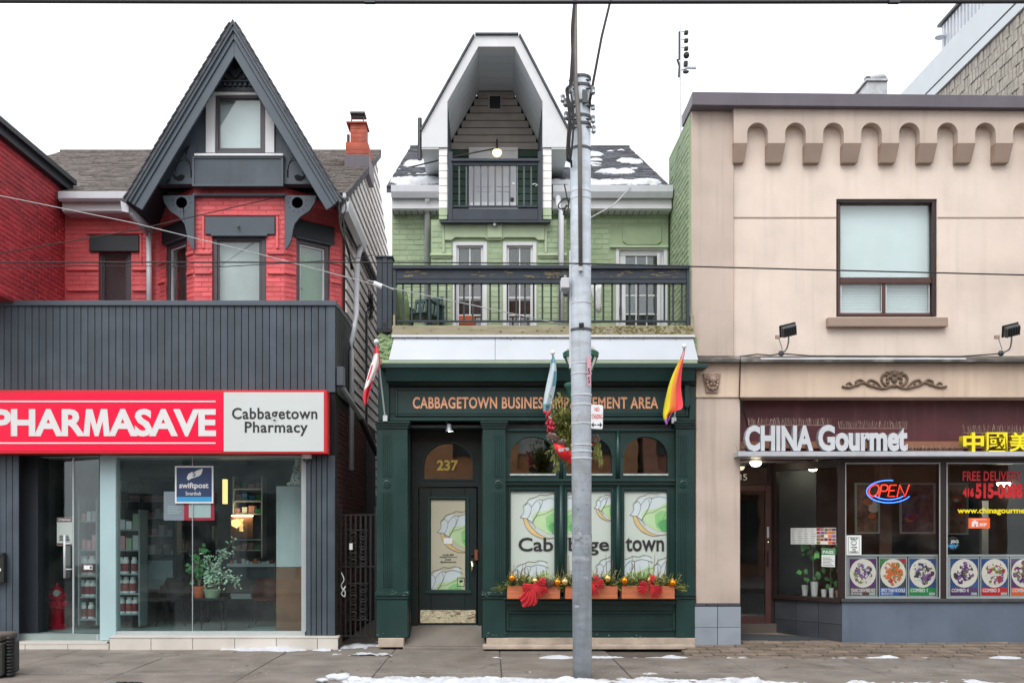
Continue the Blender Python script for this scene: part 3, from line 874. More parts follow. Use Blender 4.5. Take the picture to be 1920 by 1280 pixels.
# ---- inside the pharmacy
def shelf_unit(name, label, px0, px1, py0, py1, y, dep, levels, m, cat="shelf"):
    r_ = thing(name, label, cat, (X((px0 + px1) / 2, y), y, rz0))
    B().pb(px0, px0 + 2.5, py0, py1, y, y + dep).build("side_panel", m, r_); B().pb(px1 - 2.5, px1, py0, py1, y, y + dep).build("side_panel", m, r_)
    for l_ in levels: B().box(X(px0 + 2.5, y), X(px1 - 2.5, y), y, y + dep, Z(l_, y) - .02, Z(l_, y)).build("shelf", m, r_)
    B().box(X(px0, y), X(px1, y), y + dep, y + dep + .02, Z(py1, y), Z(py0, y)).build("back_panel", M['room_dark'], r_)
    return r_
shelf_unit("tub_shelf", "shelf of white tubs just inside the pharmacy door", 146, 182, 930, 1172, .75, .35, (976, 1030, 1078, 1118, 1160), M['room'])
shelf_unit("tub_shelf", "narrow shelf of tubs right of the pale post in the pharmacy", 216, 262, 955, 1175, .9, .35, (992, 1030, 1075, 1112, 1150), M['room'])
def tub(px, py, y, r, h, lb, grp):
    t = thing("supplement_tub", lb, "tub", (X(px, y), y + r, Z(py, y)), grp)
    c = (X(px, y), y + r, Z(py, y))
    B().lathe([(r, 0), (r, h * .78), (r * .72, h * .86), (r * .72, h)], *c, 14).build("body", M['jar_white'], t, smooth=False)
    B().lathe([(r * 1.015, h * .15), (r * 1.015, h * .62)], *c, 14).build("label", M['jar_label'], t)
for py, xs, h in ((1078, (155, 170), .30), (1118, (152, 163, 173), .26), (1160, (154, 169), .26)):
    for i_, px in enumerate(xs): tub(px, py, .82, .062 if h > .27 else .05, h, f"white supplement tub, {('left', 'right') [i_] if len(xs) == 2 else ('left', 'middle', 'right')[i_]} one on the { {1078: 'top', 1118: 'middle', 1160: 'bottom'}[py]} shelf inside the pharmacy door", "tubs by the pharmacy door")
for py, xs in ((1075, (224, 234, 250)), (1112, (222, 234, 247)), (1150, (226, 240, 252))):
    for i_, px in enumerate(xs): tub(px, py, .97, .05, .26, f"white supplement tub, {('left', 'middle', 'right')[i_]} one on the { {1075: 'top', 1112: 'middle', 1150: 'bottom'}[py]} shelf right of the pale post", "tubs right of the pale post")
b = shelf_unit("wall_shelf", "dim wall shelf with packets behind the pharmacy window", 225, 330, 900, 1045, 2.6, .3, (938, 970, 1003, 1040), M['shelf_white'])
rg = random.Random(3)
for py in (970, 1003, 1040):
    px = 230
    while px < 322:
        ww = rg.uniform(5, 12); hh = rg.uniform(8, 20)
        t = B().pb(px, px + ww, py - hh, py, 2.62, 2.8, 2.6)
        tag(t.build("packet", M[rg.choice(['jar_white', 'box_pink', 'shelf_white', 'jar_label', 'paper_dim'])]), f"small packet on the { {970: 'upper', 1003: 'middle', 1040: 'lower'}[py]} dim wall shelf of the pharmacy, {ORD[int((px - 230) / 8)]} place from the left", "packet", "packets on the wall shelf")
        px += ww + rg.uniform(1, 5)
tag(B().pb(243, 308, 928, 938, 2.6, 2.85).build("carton", M['box_pink'], bevel=.004), "pink carton on top row of the dim wall shelf", "carton")
fr = thing("display_fridge", "tall dark display fridge inside the pharmacy", "fridge", (X(300, 2), 2.2, rz0))
B().pb(264, 330, 1040, 1112, 2.0, 2.5).build("body", M['room_dark'], fr, bevel=.01)
B().ring(262, 330, 893, 1112, 6, 1.96, 2.0).build("door_frame", M['blackish'], fr); B().pb(268, 324, 1050, 1104, 1.955, 1.96).build("door_panel", M['aqua_post'], fr)
ds = shelf_unit("drinks_shelf", "shelf of amber bottles at the back of the pharmacy", 300, 400, 985, 1110, 2.9, .3, (1032, 1064, 1092), M['shelf_white'])
for py in (1032, 1064, 1092):
    for i in range(11):
        px = 306 + i * 8.6
        c = (X(px, 2.95), 3.0, Z(py, 2.9))
        t = B().lathe([(.032, 0), (.032, .12), (.012, .16), (.012, .19)], *c, 10)
        tag(t.build("bottle", M['bauble_orange' if (i + py) % 3 else 'food_orange']), f"amber bottle, {ORD[i]} from the left on the { {1032: 'top', 1064: 'middle', 1092: 'bottom'}[py]} back shelf of the pharmacy", "bottle", "bottles at the back of the pharmacy")
cab = shelf_unit("white_cabinet", "white open cabinet with a warm-lit niche in the pharmacy", 436, 492, 893, 1046, 2.6, .35, (915, 938, 962, 1010, 1030), M['shelf_white'], "cabinet")
for py, nm_ in ((915, 'top'), (938, 'second'), (962, 'third'), (1030, 'lowest')):
    for k in range(4):
        px = 440 + k * 12.5; hh = rg.uniform(8, 16)
        tag(B().pb(px, px + rg.uniform(7, 11), py - hh, py, 2.64, 2.85, 2.6).build("medicine_box", M[rg.choice(['jar_white', 'paper_dim', 'box_pink', 'cardboard', 'poster_blue', 'pass_green'])]), f"small medicine box, {ORD[k]} from the left on the {nm_} shelf of the white cabinet", "box", "boxes in the white cabinet")
for py, a_, c_, yy, nm_ in ((976, 149, 178, .8, 'upper shelf inside the pharmacy door'), (1030, 149, 178, .8, 'second shelf inside the pharmacy door'), (992, 220, 258, .95, 'upper shelf right of the pale post'), (1030, 220, 258, .95, 'second shelf right of the pale post')):
    for k in range(3):
        px = a_ + k * (c_ - a_) / 3 + 1
        tag(B().pb(px, px + (c_ - a_) / 3 - 2, py - rg.uniform(14, 30), py, yy, yy + .2, yy - .05).build("carton", M[rg.choice(['jar_white', 'paper_dim', 'box_pink', 'shelf_white', 'poster_lav', 'pot_green'])], bevel=.004), f"upright carton, {ORD[k]} from the left on the {nm_}", "carton", "cartons on the tub shelves")
nc = thing("lit_niche", "warm-lit advertising niche in the white pharmacy cabinet", "display", tuple(P(453, 1008, 2.5)))
B().pb(432, 474, 965, 1008, 2.55, 2.58).build("niche_back", M['room_wood'], nc); B().pb(434, 472, 965, 967.5, 2.45, 2.54).build("light_strip", M['lamp_niche'], nc)
b = B(); b.pprism([(434, 975), (446, 972), (452, 982), (444, 990), (434, 985)], 2.54, 2.55, 2.54); b.build("picture", M['cream_light'], nc); text("NURSE", 449, 456, 972, 996, 2.55, M['cream_light'], nc, depth=.004)
tag(B().pb(417, 424, 898, 944, 2.7, 2.8).build("light_column", M['cream_light']), "narrow warm light column left of the white pharmacy cabinet", "lamp")
ct = thing("counter", "long dark counter with small goods at the back of the pharmacy", "counter", (X(475, 2), 2.2, rz0))
B().pb(425, 516, 1056, 1062, 1.9, 2.5).build("top", M['shelf_white'], ct); B().pb(425, 516, 1064, 1112, 2.0, 2.5).build("body", M['room_dark'], ct); B().pb(432, 512, 1112, 1122, 1.98, 2.5).build("kick_board", M['paper_dim'], ct)
for i in range(11):
    px = 430 + i * 7.6
    tag(B().pb(px, px + 6, 1056 - rg.uniform(3, 9), 1056, 1.95, 2.05).build("small_box", M[rg.choice(['paper_dim', 'jar_white', 'jar_label', 'food_orange'])]), f"small box on the pharmacy counter, {ORD[i]} from the left", "box", "boxes on the counter")
pn = thing("partition", "plain grey partition panel at the right of the pharmacy window", "partition", (X(540, .6), .6, rz0))
B().pb(518, 572, 911, 1186, .6, .9).build("panel", M['room_wood'], pn); B().pb(518, 572, 911, 1062, .59, .6).build("upper_panel", M['shelf_white'], pn)
# spotted dog on the partition
dg = B()
def loft(bd, rings, n=14):
    vs = []
    for (cx, cy, cz, rx_, ry_) in rings:
        for k in range(n):
            t = 2 * math.pi * k / n; vs.append((cx + rx_ * math.cos(t), cy + ry_ * math.sin(t), cz))
    N = len(rings); fs = [(i * n + k, i * n + (k + 1) % n, (i + 1) * n + (k + 1) % n, (i + 1) * n + k) for i in range(N - 1) for k in range(n)]
    fs += [tuple(range(n)), tuple(range(N * n - 1, (N - 1) * n - 1, -1))]
    bd.add(vs, fs)
cx, cy, cz = X(563, .72), .74, Z(911, .6)
loft(dg, [(cx, cy, cz, .15, .13), (cx, cy, cz + .1, .16, .14), (cx - .01, cy, cz + .2, .12, .11), (cx - .02, cy, cz + .3, .085, .08), (cx - .02, cy - .02, cz + .38, .06, .06), (cx - .02, cy - .03, cz + .44, .07, .08), (cx - .02, cy - .03, cz + .5, .06, .07), (cx - .02, cy - .02, cz + .54, .02, .03)])
dg.ball((cx - .13, cy - .09, cz + .035), .045, 12, 1.5, 1.2, .8); dg.ball((cx - .02, cy - .1, cz + .44), .035, 10, 1, 1.6, .8)
dg.tube([(cx - .1, cy - .08, cz + .05), (cx - .08, cy - .08, cz + .17), (cx - .06, cy - .05, cz + .28)], [.035, .04, .05], 10)
dm = bpy.data.materials.new("spotted"); dm.use_nodes = True
n_, l_ = dm.node_tree.nodes, dm.node_tree.links
vo = n_.new("ShaderNodeTexVoronoi"); vo.inputs["Scale"].default_value = 19
ge = n_.new("ShaderNodeNewGeometry"); l_.new(ge.outputs["Position"], vo.inputs["Vector"])
mr = n_.new("ShaderNodeMath"); mr.operation = 'GREATER_THAN'; mr.inputs[1].default_value = .24; l_.new(vo.outputs["Distance"], mr.inputs[0])
l_.new(mr.outputs[0], n_["Principled BSDF"].inputs["Base Color"])
tag(dg.build("dog_statue", dm, smooth=True), "white black-spotted sitting dog statue on the grey partition", "statue")
# table with two pot plants
tb = thing("side_table", "small dark table carrying the two pot plants", "table", (X(388, .95), 1.0, rz0))
B().pb(358, 420, 1121, 1125, .35, .75).build("table_top", M['blackish'], tb)
for px, yy in ((362, .38), (416, .38), (366, .72), (412, .72)): B().tube([(X(px, .4), yy, rz0), (X(px, .4), yy, Z(1124, .35))], .012, 6).build("leg", M['blackish'], tb)
def pot_plant(px, y, pz, r0, r1, h, pm, lb):
    t = thing("pot_plant", lb, "plant", (X(px, y), y, pz)); c = (X(px, y), y, pz)
    p = B().lathe([(r0, 0), (r1, h * .8), (r1 * 1.08, h * .8), (r1 * 1.08, h), (r1 * .9, h), (r1 * .85, h * .9)], *c, 18).build("pot", pm, t, smooth=False)
    return t, Vector(c) + Vector((0, 0, h))
tz = Z(1121, .35) + .002
t, top = pot_plant(374, .5, tz, .075, .10, .17, M['terracotta'], "glossy green pot plant in a terracotta pot on the small table")
rg = random.Random(11); st = B(); lf = B()
for k in range(6):
    a = rg.uniform(0, 6.28); e = top + Vector((math.cos(a) * .1, math.sin(a) * .08, rg.uniform(.25, .62)))
    st.tube([top - Vector((0, 0, .02)), (top + e) / 2 + Vector((rg.uniform(-.02, .02), 0, .03)), e], .006, 5)
    for j in range(9):
        q = top.lerp(e, rg.uniform(.2, 1)) + Vector((rg.uniform(-.09, .09), rg.uniform(-.07, .07), rg.uniform(-.04, .04)))
        dd = Vector((rg.uniform(-1, 1), rg.uniform(-1, .2), rg.uniform(-.5, .5))).normalized(); ss = dd.cross(Vector((rg.uniform(-.3, .3), -1, rg.uniform(-.3, .8)))).normalized(); L = rg.uniform(.06, .10)
        lf.add([q, q + dd * L * .35 + ss * L * .38, q + dd * L * .75 + ss * L * .3, q + dd * L, q + dd * L * .75 - ss * L * .3, q + dd * L * .35 - ss * L * .38], [(0, 1, 2, 3, 4, 5)])
st.build("stems", M['stem'], t); lf.build("leaves", M['plant_dark'], t, norm=False)
t, top = pot_plant(398, .48, tz, .10, .12, .13, M['pot_green'], "pale leafy pot plant in a sage green pot on the small table")
st = B(); lf = B()
for k in range(11):
    ex = top + Vector((rg.uniform(-.08, .34), rg.uniform(-.2, .15), rg.uniform(.18, .82)))
    if k < 3: ex.z = top.z + rg.uniform(.0, .2); ex.x = top.x + rg.uniform(.2, .4)
    md = top + Vector((rg.uniform(-.05, .08), rg.uniform(-.05, .05), rg.uniform(.15, .35)))
    pts = spline([tuple(top - Vector((0, 0, .03))), tuple(md), tuple(ex)], 5); st.tube(pts, .005, 5)
    for j in range(42):
        q = Vector(pts[rg.randrange(3, len(pts))]) + Vector((rg.uniform(-.07, .07), rg.uniform(-.07, .07), rg.uniform(-.06, .06)))
        dd = Vector((rg.uniform(-1, 1), rg.uniform(-1, .3), rg.uniform(-.7, .3))).normalized(); ss = dd.cross(Vector((rg.uniform(-.4, .4), -1, rg.uniform(-.2, .9)))).normalized(); L = rg.uniform(.035, .06)
        lf.add([q, q + dd * L * .5 + ss * L * .3, q + dd * L, q + dd * L * .5 - ss * L * .3], [(0, 1, 2, 3)])
st.build("stems", M['stem'], t); lf.build("leaves", M['plant_light'], t, norm=False)
# chairs
def tub_chair(px, y, m, lb, w_=.23):
    x = X(px, y); t = thing("chair", lb, "chair", (x, y, rz0)); b = B()
    n = 13; vs = []
    for zz, rr in ((.42, .19), (.46, w_), (.62, w_ + .02), (.78, w_)):
        for k in range(n):
            a = math.pi * (-.08 + 1.16 * k / (n - 1)); vs.append((x + rr * math.cos(a), y + rr * math.sin(a) * .95, rz0 + zz - (.12 if (zz > .6 and (k < 3 or k > n - 4)) else 0)))
    b.add(vs, [(i * n + k, i * n + k + 1, (i + 1) * n + k + 1, (i + 1) * n + k) for i in range(3) for k in range(n - 1)])
    o = b.build("backrest", m, t, smooth=True, norm=False); sm = o.modifiers.new("thickness", 'SOLIDIFY'); sm.thickness = .02
    B().lathe([(.2, .42), (.22, .44), (.2, .46)], x, y, rz0, 16).build("seat", m, t)
    for sx in (-1, 1):
        for sy in (-1, 1): B().tube([(x + sx * .24, y + sy * .22, rz0), (x + sx * .13, y + sy * .12, rz0 + .43)], .01, 6).build("leg", M['blackish'], t)
tub_chair(500, 1.35, M['chair_brown'], "brown tub chair on thin legs inside the pharmacy window")
tub_chair(328, 1.5, M['blackish'], "black tub chair on thin legs left of the plant table")
# hydrant
hx, hy = X(105, .95), .98
t = thing("fire_hydrant", "red ornamental fire hydrant inside the pharmacy door", "hydrant", (hx, hy, rz0))
B().lathe([(.15, 0), (.15, .05), (.115, .07), (.115, .30), (.14, .31), (.14, .36), (.115, .37), (.115, .46), (.15, .47), (.15, .52), (.12, .55), (.09, .62), (.04, .66), (.03, .71), (.0, .72)], hx, hy, rz0 + .02, 20).build("barrel", M['hydrant'], t, smooth=False)
for s in (-1, 1): B().tube([(hx, hy, rz0 + .40), (hx + s * .17, hy, rz0 + .40)], .055, 12).build("side_outlet", M['hydrant'], t)
B().tube([(hx + .05, hy, rz0 + .56), (hx + .05, hy - .14, rz0 + .58)], .05, 14).build("badge", M['jar_white'], t); B().tube([(hx, hy, rz0 + .40), (hx, hy - .16, rz0 + .40)], .06, 12).build("front_outlet", M['hydrant'], t)
# person standing with back turned
def figure(px, y, z0, H, lb):
    t = thing("person", lb, "person", (X(px, y), y, z0)); x = X(px, y)
    J = {'pel': (0, 0, .53), 'wst': (0, 0, .62), 'chs': (0, .01, .74), 'nck': (0, 0, .845), 'hd1': (0, -.01, .895), 'hd2': (0, -.01, .955), 'hd3': (0, 0, .985),
         'shl': (-.10, 0, .80), 'ell': (-.14, -.03, .64), 'wrl': (-.10, -.12, .56), 'shr': (.10, 0, .80), 'elr': (.14, -.03, .64), 'wrr': (.10, -.12, .56),
         'hil': (-.052, 0, .50), 'knl': (-.055, -.01, .27), 'anl': (-.055, .0, .04), 'tol': (-.06, -.08, .015), 'hir': (.052, 0, .50), 'knr': (.055, -.01, .27), 'anr': (.055, 0, .04), 'tor': (.06, -.08, .015)}
    Rr = {'pel': .075, 'wst': .068, 'chs': .078, 'nck': .03, 'hd1': .04, 'hd2': .052, 'hd3': .035, 'shl': .042, 'ell': .03, 'wrl': .022, 'hil': .055, 'knl': .038, 'anl': .026, 'tol': .02}
    for k in list(Rr):
        if k.endswith('l') and k[:-1] + 'r' in J: Rr[k[:-1] + 'r'] = Rr[k]
    Rr['pel'] = .075
    ks = list(J); E2 = [('pel', 'wst'), ('wst', 'chs'), ('chs', 'nck'), ('nck', 'hd1'), ('hd1', 'hd2'), ('hd2', 'hd3'), ('chs', 'shl'), ('shl', 'ell'), ('ell', 'wrl'), ('chs', 'shr'), ('shr', 'elr'), ('elr', 'wrr'),
         ('pel', 'hil'), ('hil', 'knl'), ('knl', 'anl'), ('anl', 'tol'), ('pel', 'hir'), ('hir', 'knr'), ('knr', 'anr'), ('anr', 'tor')]
    me = bpy.data.meshes.new("body"); me.from_pydata([(x + J[k][0] * H, y + J[k][1] * H, z0 + J[k][2] * H) for k in ks], [(ks.index(a), ks.index(c)) for a, c in E2], [])
    me.materials.append(M['cloth_black']); o = bpy.data.objects.new("body", me); link(o, t)
    o.modifiers.new("skin", 'SKIN')
    for i, k in enumerate(ks): me.skin_vertices[0].data[i].radius = (Rr[k] * H, Rr[k] * H * (.75 if k in ('wst', 'chs', 'pel') else 1)); me.skin_vertices[0].data[i].use_root = (k == 'pel')
    sd = o.modifiers.new("smooth", 'SUBSURF'); sd.levels = 2; sd.render_levels = 2; o.modifiers["skin"].use_smooth_shade = True
    hd = B().ball((x, y + .005, z0 + .945 * H), .058 * H, 18, .95, 1.1, 1.08); hd.build("hair", M['cloth_black'], t, smooth=True)
figure(380, 2.0, rz0, 1.70, "dark-clothed person standing behind the pot plants in the pharmacy")
# ---------------------------------------------------------------- red gabled house above the pharmacy
YW, YB, YG = 1.60, .95, .50          # main wall, bay front, gable edge
rh = thing("red_house", "red painted brick house with steep slate-blue front gable over the pharmacy", "house", (X(420, 1.5), 1.6, 4.4))
ZB = Z(590, YW) - .25
red = Bricks(M['red_brick'], rh, 298)
# windows as parts with their own frame, sash and glass
def window(parent, frame_m, rect, y, t, pane_m, back_m, name="window", vbars=(), hbars=(), inner=3, depth=.10, blind=.05, bar=2.0):
    px0, px1, py0, py1 = rect
    f = B().ring(px0, px1, py0, py1, t, y, y + depth).build(name, frame_m, parent, bevel=.004)
    B().ring(px0 + t, px1 - t, py0 + t, py1 - t, inner, y + .03, y + .07).build("sash", frame_m, f)
    B().pb(px0 + t, px1 - t, py0 + t, py1 - t, y + .045, y + .053, y).build("pane", pane_m, f)
    for vb in vbars: B().pb(vb - bar / 2, vb + bar / 2, py0 + t, py1 - t, y + .028, y + .044, y).build("glazing_bar", frame_m, f)
    for hb in hbars: B().pb(px0 + t, px1 - t, hb - bar / 2, hb + bar / 2, y + .031, y + .046, y).build("glazing_bar", frame_m, f)
    B().pb(px0 - 1, px1 + 1, py0 - 1, py1 + 1, y + depth + blind, y + depth + blind + .02, y).build("blind" if back_m.name.startswith("blind") else "dark_room", back_m, f)
    return f
w1 = (185, 246, 472, 580)
b = B().wall(118, 300, 392, 600, YW, YW + .2, [w1]); b.box(X(300, YW), X(640, YW), YW, YW + .2, ZB, Z(392, YW))
b.build("front_wall", M['red_wall'], rh)
window(rh, M['window_frame'], w1, YW + .06, 7, G_up, M['room_dark'])
def zz(py, y): return Z(py, y)
def hole(px0, px1, py0, py1, y): return (X(px0, y), X(px1, y), Z(py1, y), Z(py0, y))
red.lay((0, YW, 0), (1, 0, 0), (0, 1, 0), X(122, YW), X(300, YW), ZB + .2, Z(396, YW), [hole(165, 262, 438, 474, YW), hole(185, 246, 472, 600, YW)], prio=1)
B().pb(167, 260, 441, 471, YW - .05, YW).build("lintel", M['slate_dark'], rh, bevel=.006)
for px0, px1, py0, py1 in ((124, 184, 500, 507), (247, 278, 500, 507), (124, 184, 540, 546), (247, 278, 540, 546)): B().pb(px0, px1, py0, py1, YW - .04, YW).build("string_course", M['red_brick'], rh, bevel=.012)
B().pb(162, 266, 434, 438.5, YW - .035, YW).build("label_mould", M['red_brick'], rh, bevel=.01); B().pb(261, 265.5, 438.7, 500, YW - .03, YW).build("label_mould", M['red_brick'], rh, bevel=.01)
# canted bay
FL, FR = X(364, YB), X(534, YB); BL, BR = FL - .77, FR + .77
zt = Z(352, YB); wz1, wz0 = Z(441, YB), ZB
wc = (398, 499, 441, 600)
b = B().wall(364, 534, 352, 600, YB, YB + .15, [wc]); b.build("bay_front", M['red_wall'], rh)
window(rh, M['window_frame'], (398, 499, 441, 600), YB + .04, 9, G_up, M['blind_pale'], inner=4)
B().pb(395, 501, 438, 442.5, YB - .05, YB + .04).build("drip_cap", M['slate_trim'], rh, bevel=.006)
red.lay((0, YB, 0), (1, 0, 0), (0, 1, 0), FL, FR, ZB, zt, [hole(383, 516, 405, 441, YB), hole(398, 499, 441, 640, YB)], prio=0)
B().pb(384, 515, 406, 439, YB - .045, YB).build("lintel", M['slate_trim'], rh, bevel=.005)
B().tube([P(446, 423, YB - .05), P(446, 423, YB - .11)], .018, 10).build("hook", M['steel'], rh)
for r_ in ((378, 522, 400, 404.5), (378, 383, 404.8, 466), (517, 522, 404.8, 466)): B().pb(*r_, YB - .035, YB).build("label_mould", M['red_brick'], rh, bevel=.012)
b = B().pb(360, 536, 362, 367, YB - .10, YB); b.build("bay_cornice", M['slate_trim'], rh, bevel=.006)
def facet(p, q):                       # local frame on a bay side: u along the wall, w into the house
    u = Vector((q[0] - p[0], q[1] - p[1], 0)); L = u.length; u.normalize()
    return Matrix.Translation((p[0], p[1], 0)) @ Matrix(((u.x, -u.y, 0, 0), (u.y, u.x, 0, 0), (0, 0, 1, 0), (0, 0, 0, 1))), L, u
for side, (p, q) in enumerate((((BL, YW), (FL, YB)), ((FR, YB), (BR, YW)))):
    xf, L, u = facet(p, q); wa = Vector((-u.y, u.x, 0))
    a0, a1 = L * .5 - .30, L * .5 + .30
    b = B(); b.box(0, a0, 0, .14, ZB, zt); b.box(a1, L, 0, .14, ZB, zt); b.box(a0, a1, 0, .14, wz1, zt); b.build("bay_side", M['red_wall'], rh, xf=xf)
    red.lay((p[0], p[1], 0), tuple(u), tuple(wa), 0, L, ZB, zt, [(a0 - .07, a1 + .07, wz1 + .0, wz1 + .3), (a0, a1, 0, wz1)], prio=0)
    B().box(a0 - .07, a1 + .07, -.04, 0, wz1 + .015, wz1 + .29).build("lintel", M['slate_dark'], rh, xf=xf, bevel=.005)
    f = B(); t_ = .07
    f.box(a0, a0 + t_, .02, .12, ZB, wz1); f.box(a1 - t_, a1, .02, .12, ZB, wz1); f.box(a0 + t_, a1 - t_, .02, .12, wz1 - t_, wz1); f = f.build("window", M['window_frame'], rh, xf=xf, bevel=.004)
    s = B(); s.box(a0 + t_, a0 + t_ + .03, .05, .09, ZB, wz1 - t_); s.box(a1 - t_ - .03, a1 - t_, .05, .09, ZB, wz1 - t_); s.box(a0 + t_ + .03, a1 - t_ - .03, .05, .09, wz1 - t_ - .03, wz1 - t_); s.build("sash", M['white_trim'] , f, xf=xf)
    B().box(a0 + t_, a1 - t_, .065, .073, ZB, wz1 - t_).build("pane", G_up, f, xf=xf)
    B().box(a0, a1, .2, .22, ZB, wz1).build("room_or_reflection", M['room_dark'] if side == 0 else M['plant_dark'], f, xf=xf)  # left: dark room; right: green colour standing in for a reflection
    B().box(a0 - .03, a1 + .03, -.05, .04, wz1 - .012, wz1 + .012).build("drip_cap", M['slate_trim'], rh, xf=xf, bevel=.004)
    for pa, pb_ in ((470, 477), (508, 514)):
        for c0, c1 in ((0, a0 - .01), (a1 + .01, L)): B().box(c0, c1, -.035, 0, Z(pb_, YB), Z(pa, YB)).build("string_course", M['red_brick'], rh, xf=xf, bevel=.012)
for pa, pb_ in ((470, 477), (508, 514)):
    for c0, c1 in ((364, 396), (501, 534)): B().pb(c0, c1, pa, pb_, YB - .035, YB).build("string_course", M['red_brick'], rh, bevel=.012)
red.finish()
# gable
XC, ZA, ZE, HW = -3.89, 9.35, 6.70, 1.59
sl_ = (ZA - ZE) / HW
def chev(o0, o1, y0, y1, name, m, end=0.0, bevel=.004):
    """one inverted V between perpendicular offsets o0 and o1 below the roof line"""
    nrm = math.hypot(1, sl_)
    pts = []
    def end_pt(s, o): return (XC + s * (HW + end) - s * o * sl_ / nrm, ZE - end * sl_ - o / nrm)
    def apex(o): return (XC, ZA - o * nrm)
    for s, nm in ((-1, 0), (1, 1)):
        b = B().prism([end_pt(s, o0), apex(o0), apex(o1), end_pt(s, o1)], y0, y1); b.build(name, m, rh, bevel=bevel)
chev(-.045, -.005, YG - .09, 5.4, "gable_roof", M['shingle_dark'], .02, 0)
chev(-.004, .035, YG - .07, YG + .03, "crown_moulding", M['slate_trim'])
chev(.035, .095, YG - .035, YG + .03, "crown_moulding", M['slate_trim'])
chev(.096, .225, YG - .01, YG + .03, "bargeboard", M['slate_trim'])
chev(.0, .05, YG + .031, 5.2, "roof_soffit", M['slate_dark'])
# jagged shingle ends along both verges
b = B(); nrm = math.hypot(1, sl_); Ls = math.hypot(HW, ZA - ZE)
for s in (-1, 1):
    for k in range(24):
        t0 = k / 24; x0 = XC + s * HW * (1 - t0); z0 = ZE + (ZA - ZE) * t0
        n_v = Vector((s * sl_ / nrm, 0, 1 / nrm)); d_v = Vector((-s / nrm, 0, sl_ / nrm)); o_ = Vector((x0, YG - .11, z0)) + n_v * .046
        e = o_ + d_v * (Ls / 24 * 1.05); th = n_v * .016; lift = n_v * .012
        b.add([o_ + lift, e, e + th, o_ + th + lift] + [q + Vector((0, 1.2, 0)) for q in (o_ + lift, e, e + th, o_ + th + lift)], [(0, 1, 2, 3), (7, 6, 5, 4), (0, 4, 5, 1), (1, 5, 6, 2), (2, 6, 7, 3), (3, 7, 4, 0)])
b.build("verge_shingles", M['shingle_dark'], rh, kind="stuff")
YP = .85
def hw(z): return (ZA - z) / sl_ - .06
hx0, hx1, hz0, hz1 = X(404, YP), X(497, YP), Z(286, YP), Z(179, YP)
zb = Z(352, YB)
b = B()
b.prism([(XC - hw(zb) + 0, zb), (XC + hw(zb), zb), (XC + hw(hz0), hz0), (XC - hw(hz0), hz0)], YP, YP + .12)
b.prism([(XC - hw(hz0), hz0), (hx0, hz0), (hx0, hz1), (XC - hw(hz1), hz1)], YP, YP + .12)
b.prism([(hx1, hz0), (XC + hw(hz0), hz0), (XC + hw(hz1), hz1), (hx1, hz1)], YP, YP + .12)
b.prism([(XC - hw(hz1), hz1), (XC + hw(hz1), hz1), (XC, ZA - .1)], YP, YP + .12)
b.build("gable_wall", M['slate'], rh)
gw = window(rh, M['window_frame'], (403, 497, 178, 287), YP + .0, 6, G_up, M['blind'], name="gable_window", inner=3)
b = B()
for pts in ([(386, 286), (402.6, 286), (402.6, 177), (399, 172), (386, 196)], [(514, 286), (497.4, 286), (497.4, 177), (501, 172), (514, 196)], [(399.5, 171.5), (500.5, 171.5), (497, 177.6), (403, 177.6)]): b.pprism(pts, YP - .04, YP)
b.build("casing", M['white_trim'], gw)
B().pb(364, 531, 287.5, 292, YP - .16, YP).build("window_sill", M['white_trim'], rh, bevel=.004)
b = B().pb(360, 531, 293, 349, YP - .12, YP); b.build("apron_panel", M['slate'], rh, bevel=.006)
b = B().ring(360, 531, 293, 349, 4, YP - .135, YP - .12); b.build("apron_frame", M['slate_trim'], rh)
# peak ornament: fan and dentils
B().pb(398, 484, 164, 170.5, YP - .07, YP).build("peak_moulding", M['slate_dark'], rh)
B().pb(404, 478, 150, 153, YP - .06, YP).build("peak_moulding", M['slate_trim'], rh)
for i in range(7): B().pb(410 + i * 9.4, 415 + i * 9.4, 155, 161, YP - .05, YP).build("dentil", M['slate_trim'], rh)
for pts in ([(441, 148), (425, 128), (431, 122), (441, 133)], [(441, 148), (457, 128), (451, 122), (441, 133)], [(424, 148), (416, 137), (421, 131), (431, 148)], [(458, 148), (466, 137), (461, 131), (451, 148)]): B().pprism(pts, YP - .04, YP).build("fan_carving", M['slate_trim'], rh)
